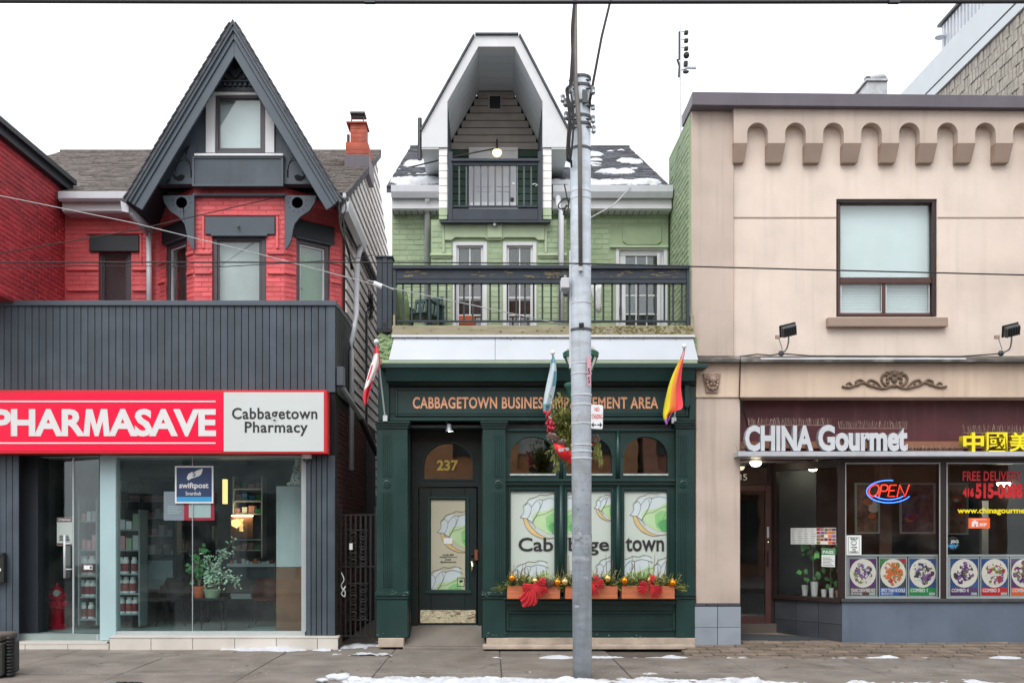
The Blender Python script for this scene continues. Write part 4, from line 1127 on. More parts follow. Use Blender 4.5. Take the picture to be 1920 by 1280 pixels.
# fretwork brackets and carved side panels
brk = [(534, 366), (593, 367), (590, 380), (580, 395), (562, 407), (552, 420), (549, 432), (546, 450), (541, 460), (536, 467), (534, 467)]
for flip in (0, 1):
    mp = (lambda p: (898 - p[0], p[1])) if flip else (lambda p: p)
    hc = (557.5, 380); cir = [(hc[0] + 10.5 * math.cos(t), hc[1] + 10.5 * math.sin(t)) for t in [2 * math.pi * k / 18 for k in range(19)]]
    # keyhole outline: outer edge, slit, round hole
    pts = [brk[0], brk[1], brk[2]] + brk[3:] + []
    out = [(557.5, 366.4)] + brk[1:] + [brk[0], (557.3, 366.4)] + [(hc[0] + 10.5 * math.sin(-a), hc[1] - 10.5 * math.cos(a)) for a in [2 * math.pi * k / 18 for k in range(19)]][::-1]
    b = B().pprism([mp(p) for p in out], YB - .10, YB - .05); o = b.build("fret_bracket", M['slate_trim'], rh)
    d_ = B()
    for k in range(11):
        a = 2 * math.pi * k / 11 + .3; c = mp((hc[0] + 17 * math.cos(a), hc[1] + 17 * math.sin(a)))
        if c[1] < 368: continue
        d_.pprism([(c[0] + 1.3 * math.cos(t), c[1] + 1.3 * math.sin(t)) for t in [2 * math.pi * j / 8 for j in range(8)]], YB - .103, YB - .10)
    d_.build("pierced_dots", M['blackish'], o)
    pan = [(532, 272), (545, 272), (584, 345), (532, 345)]
    B().pprism([mp(p) for p in pan], YP - .06, YP).build("side_panel", M['slate_trim'], rh)
    lf = B()
    for L in ([(551, 330), (558, 327), (567, 331), (574, 324), (572, 335), (563, 340), (555, 338)], [(541, 272), (548, 274), (553, 283), (549, 292), (547, 284)], [(538, 318), (541, 318), (541, 333), (538, 333)], [(578, 336), (583, 334), (586, 343), (580, 342)]): lf.pprism([mp(p) for p in L], YP - .063, YP - .06)
    strokes(lf, [mp(p) for p in spline([(540, 318), (543, 306), (552, 300), (562, 304), (568, 314), (568, 326)], 4)], 1.2, YP - .063, YP - .06)
    strokes(lf, [mp(p) for p in spline([(540, 316), (544, 302), (552, 294), (556, 292)], 4)], 1.2, YP - .063, YP - .06)
    lf.build("leaf_carving", M['black_gap'], rh)
# main roof, gutter, chimney
EY, EZ, RY, RZ = 1.30, Z(362, 1.3), 6.0, 9.66
RX0, RX1 = -9.0, XR - .01
def roof(parent, x0, x1, ey, ez, ry, rz, m, m2, name="roof", expo=.14, tab=.25):
    sl = B().sprism([(ey, ez), (ry, rz), (ry, rz - .12), (ey, ez - .10)], x0, x1).build(name, m2, parent)
    L = math.hypot(ry - ey, rz - ez); d = Vector((0, (ry - ey) / L, (rz - ez) / L)); nn = Vector((0, -d.z, d.y)); b = B()
    for k in range(int(L / expo)):
        o_ = Vector((0, ey, ez)) + d * (k * expo - .02); x = x0 - random.uniform(0, tab)
        while x < x1:
            a, c = max(x, x0), min(x + tab - .012, x1); x += tab
            if c - a < .02: continue
            lf_ = random.uniform(.012, .022)
            q = [o_ + nn * .002, o_ + nn * lf_, o_ + d * (expo + .03) + nn * .006, o_ + d * (expo + .03)]
            b.add([(a, v.y, v.z) for v in q] + [(c, v.y, v.z) for v in q], [(0, 1, 5, 4), (1, 2, 6, 5), (0, 3, 2, 1), (4, 5, 6, 7)])
    b.build("shingle_field", m, sl, kind="stuff", norm=False)
    B().tube([(x0, ry, rz), (x1, ry, rz)], .05, 6).build("ridge_cap", m, sl)
    return sl
roof(rh, RX0, RX1, EY, EZ, RY, RZ, M['shingle'], M['shingle_dark'])
b = B().sprism([(RY, RZ), (10.5, 7.2), (10.5, 7.1), (RY, RZ - .12)], RX0, XR - .13); b.build("rear_roof", M['shingle'], rh)
b = B()                                # gutter profile along the left eave
gx0, gx1 = X(112, 1.2), X(243, 1.2)
b.sprism([(1.14, Z(374, 1.2)), (1.14, Z(361, 1.2)), (1.17, Z(361, 1.2)), (1.17, Z(370, 1.2)), (1.28, Z(370, 1.2)), (1.28, Z(376, 1.2)), (1.18, Z(378, 1.2))], gx0, gx1); b.build("gutter", M['white_metal'], rh)
b = B().box(gx0, gx1, 1.285, 1.32, Z(392, 1.2), Z(366, 1.2)); b.box(gx0, gx1, 1.321, YW, Z(394, 1.2), Z(391, 1.2)); b.build("eaves_board", M['white_trim'], rh)
# gutters along the gable sides
for s in (-1, 1):
    xg = XC + s * (HW + .03); b = B()
    b.prism([(xg, ZE - .02), (xg + s * .12, ZE + .04), (xg + s * .12, ZE + .02), (xg + s * .10, ZE - .12), (xg, ZE - .14)], YG + .04, 2.6); b.build("side_gutter", M['white_metal'], rh)
gp = X(280, YW - .08)
B().tube([(gp, YW - .09, Z(437, YW - .09)), (gp, YW - .09, ZB)], .045, 10).build("downpipe", M['white_metal'], rh, smooth=True)
B().tube([(XC - HW - .03, .62, ZE - .13), (gp - .02, YW - .14, Z(440, YW - .09))], .03, 8).build("gutter_offset", M['white_metal'], rh, smooth=True)
# chimney
ch = B().pb(657, 685.5, 229, 275, 4.1, 4.45); c1 = ch.build("chimney", M['chimney'], rh)
cb_ = Bricks(M['chimney'], c1, 120, .08, .21); cb_.lay((0, 4.1, 0), (1, 0, 0), (0, 1, 0), X(657, 4.1), X(685.5, 4.1), Z(275, 4.1), Z(230, 4.1)); cb_.lay((0, 4.0, 0), (1, 0, 0), (0, 1, 0), X(648, 4.0), X(690, 4.0), Z(290, 4.0), Z(267, 4.0)); cb_.finish()
B().pb(648, 690, 266.5, 300, 4.0, 4.6).build("stack_base", M['chimney'], c1); B().pb(646, 692, 290, 325, 3.95, 4.7).build("lead_flashing", M['roof_cap'], c1)
B().pb(649, 687.5, 227.5, 230, 4.05, 4.5).build("cap_slab", M['chimney'], c1)
b = B().pb(656, 684, 209, 212, 4.1, 4.4, 4.1); 
for px in (659, 681): b.pb(px - 1, px + 1, 212, 227.4, 4.2, 4.23)
b.pb(660, 682, 218.5, 220.5, 4.18, 4.25); b.build("cowl", M['steel_dark'], c1)
B().tube([P(653, 275, 4.2), P(653, 253, 4.2)], .03, 8).build("flue_pipe", M['steel_dark'], c1)
# clapboard side wall over the alley
sw = B(); yr = 9.5
sw.add([(XR - .12, YW + .2, 0), (XR - .12, yr, 0), (XR - .12, yr, RZ - .1 - (yr - RY) * .55), (XR - .12, RY, RZ - .08), (XR - .12, YW + .2, EZ + (YW + .2 - EY) * .55 - .08)], [(0, 1, 2, 3, 4)])
sw.build("gable_side_wall", M['black_gap'], rh)
n_b = 51; hgt = RZ / n_b
for k in range(n_b):
    z0 = k * .19; z1 = z0 + .160
    if z0 < 2.3: continue
    ya = max(1.72, EY + (z1 - EZ + .1) / ((RZ - EZ) / (RY - EY))); yb_ = min(9.4, RY + (RZ - .1 - z1) / .55)
    if z1 > RZ - .15 or yb_ - ya < .1: break
    b = B(); b.add([(XR - .11, ya, z0), (XR - .11, yb_, z0), (XR - .085, yb_, z0), (XR - .085, ya, z0), (XR - .11, ya, z1), (XR - .11, yb_, z1), (XR - .105, yb_, z1), (XR - .105, ya, z1)], [(0, 3, 2, 1), (4, 5, 6, 7), (3, 7, 6, 2), (0, 4, 7, 3), (1, 2, 6, 5)])
    b.build("clapboard", M['siding_white'], rh)
for k in range(13):
    z0 = k * .19
    y0 = 5.25
    while y0 < 9.2:
        L = random.uniform(.5, .9)
        b = B(); b.add([(XR - .11, y0, z0), (XR - .11, y0 + L, z0), (XR - .07, y0 + L, z0), (XR - .07, y0, z0), (XR - .11, y0, z0 + .18), (XR - .11, y0 + L, z0 + .18), (XR - .10, y0 + L, z0 + .18), (XR - .10, y0, z0 + .18)], [(0, 3, 2, 1), (4, 5, 6, 7), (3, 7, 6, 2), (0, 4, 7, 3), (1, 2, 6, 5)])
        b.build("shingle_board", M['siding_brown'], rh); y0 += L + .01
rk = B(); rk.add([(XR - .08, EY - .05, EZ - .11), (XR - .08, RY, RZ - .11), (XR - .08, RY, RZ - .02), (XR - .08, EY - .05, EZ - .02)] + [(XR - .03, EY - .05, EZ - .11), (XR - .03, RY, RZ - .11), (XR - .03, RY, RZ - .02), (XR - .03, EY - .05, EZ - .02)], [(0, 1, 2, 3), (7, 6, 5, 4), (0, 4, 5, 1), (3, 2, 6, 7), (0, 3, 7, 4), (1, 5, 6, 2)])
rk.build("rake_board", M['white_trim'], rh)
dx = XR + .05
B().tube([(XC + HW + .09, 2.3, ZE - .10), (dx, 2.0, ZE - .45), (dx, 1.85, 5.3), (dx, 1.72, 5.1), (dx, 1.35, 4.75), (dx, 1.3, 4.6), (dx, 1.3, 2.7)], .045, 10).build("downpipe", M['white_metal'], rh, smooth=True)

# red neighbour at the far left
nh = thing("neighbour_house", "red brick neighbour wall running forward at the left edge", "house", (-7.3, .6, 4))
NX = X(121, YW)
b = B().add([(NX, 0.02, 4.2), (NX, YW, 4.2), (NX, YW, 7.28), (NX, 0.02, 7.28)], [(0, 1, 2, 3)])
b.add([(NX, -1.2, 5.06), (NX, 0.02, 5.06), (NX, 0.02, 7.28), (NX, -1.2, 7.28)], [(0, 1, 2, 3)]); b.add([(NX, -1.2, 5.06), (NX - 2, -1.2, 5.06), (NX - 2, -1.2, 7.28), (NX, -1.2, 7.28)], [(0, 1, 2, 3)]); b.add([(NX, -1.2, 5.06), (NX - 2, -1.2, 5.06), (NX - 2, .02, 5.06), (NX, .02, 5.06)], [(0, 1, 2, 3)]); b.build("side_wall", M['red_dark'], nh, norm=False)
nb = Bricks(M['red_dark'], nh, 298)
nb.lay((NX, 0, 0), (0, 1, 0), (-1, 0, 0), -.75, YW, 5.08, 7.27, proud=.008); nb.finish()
b = B()
for k in range(2):
    d0, d1 = (0, .12) if k == 0 else (.12, .2)
    w0 = .10 if k == 0 else .16
    b.add([(NX - .5, YW + .1, 7.27 + d0), (NX + w0, YW + .1, 7.27 + d0), (NX + w0, -1.2, 7.27 + d0), (NX - .5, -1.2, 7.27 + d0), (NX - .5, YW + .1, 7.27 + d1), (NX + w0, YW + .1, 7.27 + d1), (NX + w0, -1.2, 7.27 + d1), (NX - .5, -1.2, 7.27 + d1)], [(0, 1, 2, 3), (4, 5, 6, 7), (0, 1, 5, 4), (1, 2, 6, 5), (2, 3, 7, 6), (3, 0, 4, 7)])
b.build("roof_edge", M['slate_dark'], nh)

# wires and clutter on the alley wall
aw = thing("wire_bundle", "tangle of black service wires at the right end of the red house gutter", "wires", tuple(P(640, 450, .6)))
rg = random.Random(9)
for k in range(7):
    x0 = 634 + rg.uniform(0, 14); pts = [(x0, 368 + rg.uniform(0, 14), .45), (x0 + rg.uniform(-8, 8), 392, .45), (640 + rg.uniform(-3, 5), 420 + rg.uniform(-6, 10), .46), (648 + rg.uniform(-2, 4), 460, .5), (660 + rg.uniform(-3, 4), 505, .9)]
    if k > 4: pts = pts[:3]
    B().tube([P(*p) for p in spline(pts, 5)], .009, 5).build("wire", M['cable'], aw)
al = thing("wall_conduit", "grey conduit with black wire clump on the alley siding", "conduit", (XR + .02, 3.0, 3))
cy_ = lambda px: XR * F / (px - VX) - D0
B().tube([P(687, 584, cy_(686)), P(687, 1150, cy_(686))], .022, 8).build("pipe", M['steel_dark'], al)
cl_ = B(); base = P(692, 572, cy_(692))
for k in range(9):
    pts = [base + Vector((.03 + rg.uniform(-.04, .05), rg.uniform(-.25, .25), rg.uniform(-.3, .25))) for _ in range(5)]; cl_.tube([tuple(q) for q in spline([tuple(p) for p in pts], 4)], .008, 5)
cl_.build("wire_clump", M['cable'], al)
fl = thing("tube_light", "old tubular awning light leaning out from the pharmacy side wall", "lamp", tuple(P(640, 700, .2)))
B().pb(631, 644, 687, 722, .0, .16).build("bracket", M['slate_trim'], fl, bevel=.004)
B().tube([P(639, 723, .1), P(676, 782, .9)], .04, 8).build("tube", M['alu'], fl); B().tube([P(676, 782, .9), P(706, 850, 2.4)], .05, 8).build("arm", M['black_iron'], fl)
# alley gate
ga = thing("alley_gate", "black wrought iron gate with scroll panels closing the alley", "gate", (X(672, .3), .3, 0))
gy_ = .3; gx = lambda px: X(px, gy_)
for py in (963, 1060, 1190): B().pb(637, 705, py, py + 3, gy_, gy_ + .03).build("rail", M['black_iron'], ga)
B().pb(652, 690, 992, 994.5, gy_ - .004, gy_ + .03).build("rail", M['black_iron'], ga); B().pb(652, 690, 1092, 1094.5, gy_ - .004, gy_ + .03).build("rail", M['black_iron'], ga); B().pb(652, 690, 1160, 1162.5, gy_ - .004, gy_ + .03).build("rail", M['black_iron'], ga)
for i in range(8):
    px = 638.5 + i * 9.3; B().pb(px - 1.4, px + 1.4, 950 if i in (0, 7) else 963, 1195, gy_ + .003, gy_ + .026).build("bar", M['black_iron'], ga)
def spiral(cx, cy, r, turns, s, n=22): return [(cx + s * r * (1 - .75 * k / n) * math.cos(turns * 6.283 * k / n), cy + r * (1 - .75 * k / n) * math.sin(turns * 6.283 * k / n)) for k in range(n + 1)]
for cy in (1003, 1022, 1041, 1053, 1102, 1120, 1138, 1152):
    for s in (-1, 1): B().tube([P(a, c, gy_ - .01) for a, c in spiral(671 + s * 9, cy, 9, 1.4, s)], .008, 5).build("scroll", M['black_iron'], ga)
B().pb(655, 661, 1018, 1030, gy_ - .02, gy_ - .012).build("tag_plate", M['paper'], ga)
B().tube([P(a, c, gy_ - .03) for a, c in spline([(640, 1073), (645, 1086), (640, 1096), (643, 1104), (648, 1098), (644, 1106), (640, 1112), (646, 1118), (647, 1108), (642, 1104)], 5)], .009, 6).build("rope", M['paper'], ga, smooth=True)
# ---------------------------------------------------------------- green house with the dark green shopfront
gb = thing("green_house", "pale green brick house with hooded dormer and dark green shopfront", "house", (X(1000), .8, 0))
YM, YY = 1.5, 1.0
GX0, GX1 = X(735, YM), 2.88
grn = Bricks(M['green_brick'], gb, 298, .085, .235)
zd = 4.70                                           # balcony deck
dr_ = (1155, 1251, 462, 640)
b = B().wall(735, X(0, 0) * 0 + 1253, 380, 650, YM, YM + .2, [dr_, (830, 1030, 380, 428)]); b.build("main_wall", M['green_wall'], gb)
grn.lay((0, YM, 0), (1, 0, 0), (0, 1, 0), GX0, X(812, YM), zd + .2, Z(392, YM), prio=1)
grn.lay((0, YM, 0), (1, 0, 0), (0, 1, 0), X(1060, YM), X(1253, YM), zd + .3, Z(392, YM), [hole(1144, 1253, 425, 470, YM), hole(1150, 1253, 458, 660, YM)], prio=2)
B().pprism([(1168, 425), (1240, 425), (1240, 452), (1232, 458), (1176, 458), (1168, 452)], YM - .02, YM).build("door_head_panel", M['green_wall'], gb)
B().pprism([(1144, 459.5), (1253, 459.5), (1253, 463.5), (1144, 463.5)], YM - .04, YM).build("door_head", M['green_trim'], gb)
# bay
bw = [(849, 913, 453, 660), (943, 1006, 453, 660)]
b = B().wall(808, 1062, 412, 660, YY, YY + .3, bw); b.box(X(808, YY), X(1062, YY), YY + .3, YM, Z(660, YY), Z(412, YY)); b.build("bay_wall", M['green_wall'], gb)
grn.lay((0, YY, 0), (1, 0, 0), (0, 1, 0), X(808, YY), X(1062, YY), zd, Z(415, YY), [hole(833, 1022, 412, 455, YY)] + [hole(a - 3, c + 3, d, e, YY) for a, c, d, e in bw], prio=0)
b = B()
b.pprism([(834, 416), (1021, 416), (1021, 450), (1009, 450), (1003, 445), (946, 445), (940, 450), (915, 450), (909, 445), (853, 445), (847, 450), (834, 450)], YY - .045, YY); b.build("label_panel", M['green_trim'], gb, bevel=.006)
B().pb(913, 942, 415.5, 446, YY - .075, YY - .045).build("keystone", M['green_trim'], gb, bevel=.012)
B().tube([P(927.5, 414, YY - .12), P(927.5, 424, YY - .12)], .03, 10).build("lamp_hook", M['steel'], gb)
for c0, c1 in ((806, 848), (1008, 1064)):
    B().pb(c0, c1, 474, 480, YY - .05, YY).build("string_course", M['green_trim'], gb, bevel=.014); B().pb(c0 + 2, c1 - 2, 480.3, 484, YY - .025, YY).build("string_course", M['green_trim'], gb, bevel=.008)
for c0 in (829, 1021): B().pb(c0, c0 + 5, 418, 473.5, YY - .03, YY).build("label_mould", M['green_trim'], gb, bevel=.008)
grn.finish()
def glazed_door(parent, rect, y, stile, cols, rows, back, name="glazed_door", casing=7):
    px0, px1, py0, py1 = rect
    f = B().ring(px0, px1, py0, py1, casing, y - .03, y + .10, 0).build(name, M['white_trim'], parent, bevel=.004)
    a, c, d, e = px0 + casing, px1 - casing, py0 + casing, py1
    B().ring(a, c, d, e, stile, y + .02, y + .06, 6).build("leaf", M['white_trim'], f, bevel=.003)
    gx0, gx1, gy0 = a + stile, c - stile, d + stile
    xs = [gx0 + (gx1 - gx0) * k / cols for k in range(cols + 1)]; ys = [gy0] + rows + [e - 6]
    for k in xs[1:-1]: B().pb(k - 1, k + 1, gy0, e - 6, y + .022, y + .055, y).build("glazing_bar", M['white_trim'], f)
    for r in rows: B().pb(gx0, gx1, r - 1.2, r + 1.2, y + .025, y + .052, y).build("glazing_bar", M['white_trim'], f)
    for i in range(cols):
        for j in range(len(ys) - 1): B().pb(xs[i] + .6, xs[i + 1] - .6, ys[j] + .6, ys[j + 1] - .6, y + .036, y + .042, y).build("pane", G_up, f)
    B().pb(px0, px1, py0, py1, y + .25, y + .27, y).build("dark_room", back, f)
    return f
mk('room_warm', '#5e4338', .7, .35, 2.5)
mk('room_grey', '#4c4a4c', .7, .3, 2.5)
glazed_door(gb, (849, 913, 453, 660), YY + .03, 4.5, 2, [505, 557, 590, 625], M['room_warm'])
glazed_door(gb, (943, 1006, 453, 660), YY + .03, 4.5, 2, [505, 557, 590, 625], M['room_warm'])
f = glazed_door(gb, (1155, 1251, 462, 660), YM + .03, 12, 3, [520, 553, 588, 620], M['room_grey'], casing=6)
B().pb(1161, 1239, 468, 479, YM + .045, YM + .06).build("door_head_rail", M['white_trim'], f)
B().tube([P(1163, 574, YM), P(1163, 590, YM)], .014, 8).build("handle", M['steel_dark'], f)
B().pb(1232, 1238, 474, 640, YM + .005, YM + .02).build("storm_jamb", M['white_trim'], f)
# roof, eaves
rz2 = lambda yy: Z(350, 1.22) + (Z(277, 5.7) - Z(350, 1.22)) * (yy - 1.22) / (5.7 - 1.22)
for ra_, rb2, ry0 in ((-1.66, X(828, .9), 1.22), (X(1029, .9), 2.86, 1.22), (X(828, .9), X(1029, .9), 3.6)): roof(gb, ra_, rb2, ry0, rz2(ry0), 5.7, Z(277, 5.7), M['shingle_dark'], M['shingle_dark'], "roof")
B().sprism([(5.7, Z(277, 5.7)), (10, 7.6), (10, 7.4), (5.7, Z(277, 5.7) - .12)], -1.66, 2.86).build("rear_roof", M['shingle_dark'], gb)
b = B(); b.add([(-1.62, YM + .2, 0), (-1.62, 9.9, 0), (-1.62, 9.9, 7.4), (-1.62, 5.7, 9.4), (-1.62, YM + .2, 7.2)], [(0, 1, 2, 3, 4)]); b.build("alley_wall", M['siding_white'], gb)  # unseen wall, coloured white to bounce light onto the clapboards
for (a, c) in ((733, 838), (1037, 1262)):
    yg = 1.12; x0, x1 = X(a, yg), X(c, yg)
    B().sprism([(yg, Z(359, yg)), (yg - .01, Z(347, yg)), (yg + .03, Z(347, yg)), (yg + .03, Z(357, yg)), (yg + .12, Z(357, yg)), (yg + .12, Z(366, yg)), (yg + .05, Z(369, yg))], x0, x1).build("gutter", M['white_metal'], gb)
    B().box(x0, x1, yg + .125, yg + .16, Z(386, yg), Z(357, yg)).build("eaves_board", M['white_trim'], gb)
    s = B().box(x0, x1, yg + .161, YM, Z(388, yg), Z(385, yg)).build("vented_soffit", M['white_metal'], gb)
    n = int((x1 - x0) / .1); g_ = B()
    for k in range(n): g_.box(x0 + k * .1, x0 + k * .1 + .012, yg + .165, YM - .02, Z(388, yg) - .004, Z(388, yg) - .001)
    g_.build("soffit_groove", M['steel_dark'], s)
B().tube([P(801, 372, 1.2), P(801, 396, 1.42), P(801, 650, 1.42)], .045, 10).build("downpipe", M['white_metal'], gb, smooth=True)
B().tube([P(1046, 370, 1.1), P(1048, 386, 1.0), P(1052, 400, .93), P(1052, 650, .93)], .045, 10).build("downpipe", M['white_metal'], gb, smooth=True)
# snow on the roof
def roof_snow(blobs, ey, ez, ry, rz, label):
    L = math.hypot(ry - ey, rz - ez); d = Vector((0, (ry - ey) / L, (rz - ez) / L)); nn = Vector((0, -d.z, d.y)); b = B(); res = .04
    def on(u, t): return Vector((u, ey, ez)) + d * t
    def hgt(u, t):
        h = -1
        for (uc, tc, ru, rt) in blobs: h = max(h, 1 - ((u - uc) / ru) ** 2 - ((t - tc) / rt) ** 2)
        return .045 * (h - .1 + 1.5 * fb(u * .8, t * 1.6, 2.2, 4) + .5 * fb(u, t, 7, 1))
    us = [bl[0] - bl[2] * 1.5 for bl in blobs] + [bl[0] + bl[2] * 1.5 for bl in blobs]; u0, u1 = max(min(us), -1.64), min(max(us), 2.8)
    nx, ny = int((u1 - u0) / res), int(L / res); idx = {}
    def vid(i, j):
        if (i, j) not in idx:
            u, t = u0 + i * res, j * res; p = on(u, t) + nn * min(.07, hgt(u, t) + .022); idx[(i, j)] = len(b.v); b.v.append(tuple(p))
        return idx[(i, j)]
    for i in range(nx):
        for j in range(ny):
            if max(hgt(u0 + (i + a) * res, (j + c) * res) for a in (0, 1) for c in (0, 1)) > 0: b.f.append((vid(i, j), vid(i + 1, j), vid(i + 1, j + 1), vid(i, j + 1))); b.m.append(0)
    tag(b.build("snow", M['snow'], None, smooth=True, norm=False), label, "snow", None, "stuff")
re_ = (1.22, Z(350, 1.22), 5.7, Z(277, 5.7))
roof_snow([(1.7, .3, .9, .22), (2.5, .35, .25, .2), (1.5, 2.5, .45, .35), (1.9, 3.9, .3, .25), (2.6, 2.9, .2, .35), (2.2, 1.5, .3, .2)], *re_, "snow patches on the roof slope right of the dormer")
roof_snow([(-1.15, .45, .5, .35), (-1.2, 2.6, .3, .4)], *re_, "snow patches on the roof slope left of the dormer")
# hooded dormer
YD, YK = .90, 2.35
do = [(791, 278), (791, 249), (891, 70), (972, 70), (1065, 249), (1065, 278)]
di = [(839, 278), (839, 193), (897, 90), (965, 90), (1017, 193), (1017, 278)]
b = B()
for i in range(5): b.pprism([do[i], do[i + 1], di[i + 1], di[i]], YD - .04, YD + .04, YD)
b.build("hood_fascia", M['white_trim'], gb)
b = B()
for i in range(1, 4):
    p, q = do[i], do[i + 1]; dx_, dy_ = q[0] - p[0], q[1] - p[1]; L = math.hypot(dx_, dy_); nx, ny = dy_ / L, -dx_ / L
    b.pprism([(p[0] - nx * -1, p[1] - ny * -1), (q[0] + nx, q[1] + ny), (q[0] + nx * 4, q[1] + ny * 4), (p[0] + nx * 4, p[1] + ny * 4)], YD - .08, 5.0, YD)
b.build("hood_roof", M['shingle_dark'], gb)
def wx(p): return (X(p[0], YD), Z(p[1], YD))
def lining(p, q, n, name, back=YK):
    """boards running back from front edge p-q, each its own strip"""
    p, q = Vector((X(p[0], YD), YD + .03, Z(p[1], YD))), Vector((X(q[0], YD), YD + .03, Z(q[1], YD)))
    return p, q
# sloping side linings: boards across the slope, run from front to back
for i, (p, q) in enumerate((((839, 193), (897, 90)), ((1017, 193), (965, 90)), ((839, 300), (839, 193)), ((1017, 300), (1017, 193)))):
    A3, B3 = Vector((X(p[0], YD), 0, Z(p[1], YD))), Vector((X(q[0], YD), 0, Z(q[1], YD)))
    nn = Vector((-(B3 - A3).z, 0, (B3 - A3).x)).normalized() * (.03 if i in (0, 2) else -.03)
    nb_ = 7
    for k in range(nb_):
        y0 = YD + .041 + (YK - YD - .041) * k / nb_; y1 = YD + .041 + (YK - YD - .041) * (k + 1) / nb_ - .022
        c = [A3, B3, B3 + nn, A3 + nn]
        bb_ = B().add([(v.x, y0, v.z) for v in c] + [(v.x, y1, v.z) for v in c], [(0, 1, 2, 3), (7, 6, 5, 4), (0, 4, 5, 1), (1, 5, 6, 2), (2, 6, 7, 3), (3, 7, 4, 0)])
        if k == 0: B().add([(v.x, YD + .05, v.z) for v in (A3 + nn * 1.15, B3 + nn * 1.15)] + [(v.x, YK, v.z) for v in (B3 + nn * 1.15, A3 + nn * 1.15)], [(0, 1, 2, 3)]).build("lining_backing", M['black_gap'], gb)
        bb_.build("lining_board", M['pale_clad'] if i < 2 else M['slate_trim'], gb)
zc = Z(90, YD)
for k in range(6):
    y0 = YD + .041 + (YK - YD - .04) * k / 6; B().box(X(897, YD), X(965, YD), y0, y0 + (YK - YD) / 6 - .014, zc, zc + .03).build("ceiling_board", M['pale_clad'], gb)
B().box(X(897, YD), X(965, YD), YD + .05, YK, zc + .035, zc + .04).build("lining_backing", M['black_gap'], gb)
b = B().pprism(di[:1] + di[1:], YK, YK + .1, YD); b.v = [(v[0], v[1], v[2]) for v in b.v]
zfl = Z(391, YD)
b = B().prism([(X(839, YD), zfl), (X(839, YD), Z(193, YD)), (X(897, YD), zc), (X(965, YD), zc), (X(1017, YD), Z(193, YD)), (X(1017, YD), zfl)], YK + .02, YK + .12); b.build("hood_back_wall", M['black_gap'], gb)
k = 0; z = zfl
mk('hood_siding', '#a09a94', .65, .15, 4, .2, 50, rnd=.08)
mk('siding_green', '#2c4a36', .6, .12, 4, .15, 60, rnd=.06)
dtop = Z(279, YK)
while z < zc - .1:
    z1 = z + .125
    def half(zv):
        zk = Z(193, YD)
        if zv <= zk: return X(839, YD) + .035, X(1017, YD) - .035
        t = (zv - zk) / (zc - zk); return X(839, YD) + (X(897, YD) - X(839, YD)) * t + .03, X(1017, YD) + (X(965, YD) - X(1017, YD)) * t - .03
    a0, a1 = half(z1)
    b = B(); b.box(a0 - .05, a1 + .05, YK - .012, YK + .018, z, z1 - .014); b.build("back_board", M['siding_green'] if z1 < dtop else M['hood_siding'], gb); z = z1
vt = B().ring(915, 941, 177, 207, 3, YK - .035, YK - .013).build("vent", M['hood_siding'], gb)
for i in range(6): B().pb(918, 938, 180.5 + i * 4, 183 + i * 4, YK - .03, YK - .014).build("louvre", M['slate_dark'], vt)
B().pb(918, 938, 180, 204, YK - .0135, YK - .0125).build("vent_back", M['blackish'], vt)
dd = B().ring(879, 971, 276, 440, 6, YK - .06, YK - .013, 0).build("attic_door", M['white_trim'], gb)
B().pb(885, 965, 282, 440, YK - .04, YK - .013).build("leaf", M['white_metal'], dd)
for a, c, d, e in ((893, 921, 312, 350), (929, 957, 312, 350), (893, 921, 357, 430), (929, 957, 357, 430)): B().ring(a, c, d, e, 1.6, YK - .052, YK - .04).build("panel_mould", M['white_trim'], dd)
B().ball(P(960, 374, YK - .07), .035, 10).build("knob", M['steel_dark'], dd, smooth=True)
B().pb(882, 968, 379, 386, YD + .08, YD + .12).build("threshold", M['white_trim'], gb)
lp = thing("porch_lamp", "lit round glass porch lamp under the dormer hood", "lamp", tuple(P(932, 290, YK - .3)))
B().lathe([(.02, .055), (.07, .04), (.082, 0), (.066, -.03), (.04, -.055), (.0, -.062)], *P(932, 287, YK - .3), 18).build("globe", M['lamp_warm'], lp, smooth=True); B().tube([P(932, 280, YK - .3), P(932, 262, YK - .02)], .015, 6).build("stem", M['steel_dark'], lp)
# dormer cheeks: narrow siding strips and eaves boxes
for (a, c, o0, o1) in ((823, 838.5, 791, 823), (1018, 1034, 1034, 1065)):
    py = 279
    while py < 412:
        e = min(py + 14, 412); B().pb(a, c, py, e - 1.2, YD - .01, YD + .05).build("cheek_board", M['siding_white'] if py < 388 else M['green_trim'], gb); py += 14
    B().box(min(X(o0, YD), X(o1, YD)), max(X(o0, YD), X(o1, YD)), YD - .03, 2.4, Z(281, YD), Z(278, YD)).build("hood_soffit", M['shelf_white'], gb)
    B().box(X(a, YD), X(c, YD), YD + .05, 3.5, Z(412, YD), Z(279, YD)).build("cheek_wall", M['siding_white'], gb)
B().box(X(839, YD), X(1017, YD), YD + .02, YK, zfl - .08, zfl).build("dormer_deck", M['white_trim'], gb)
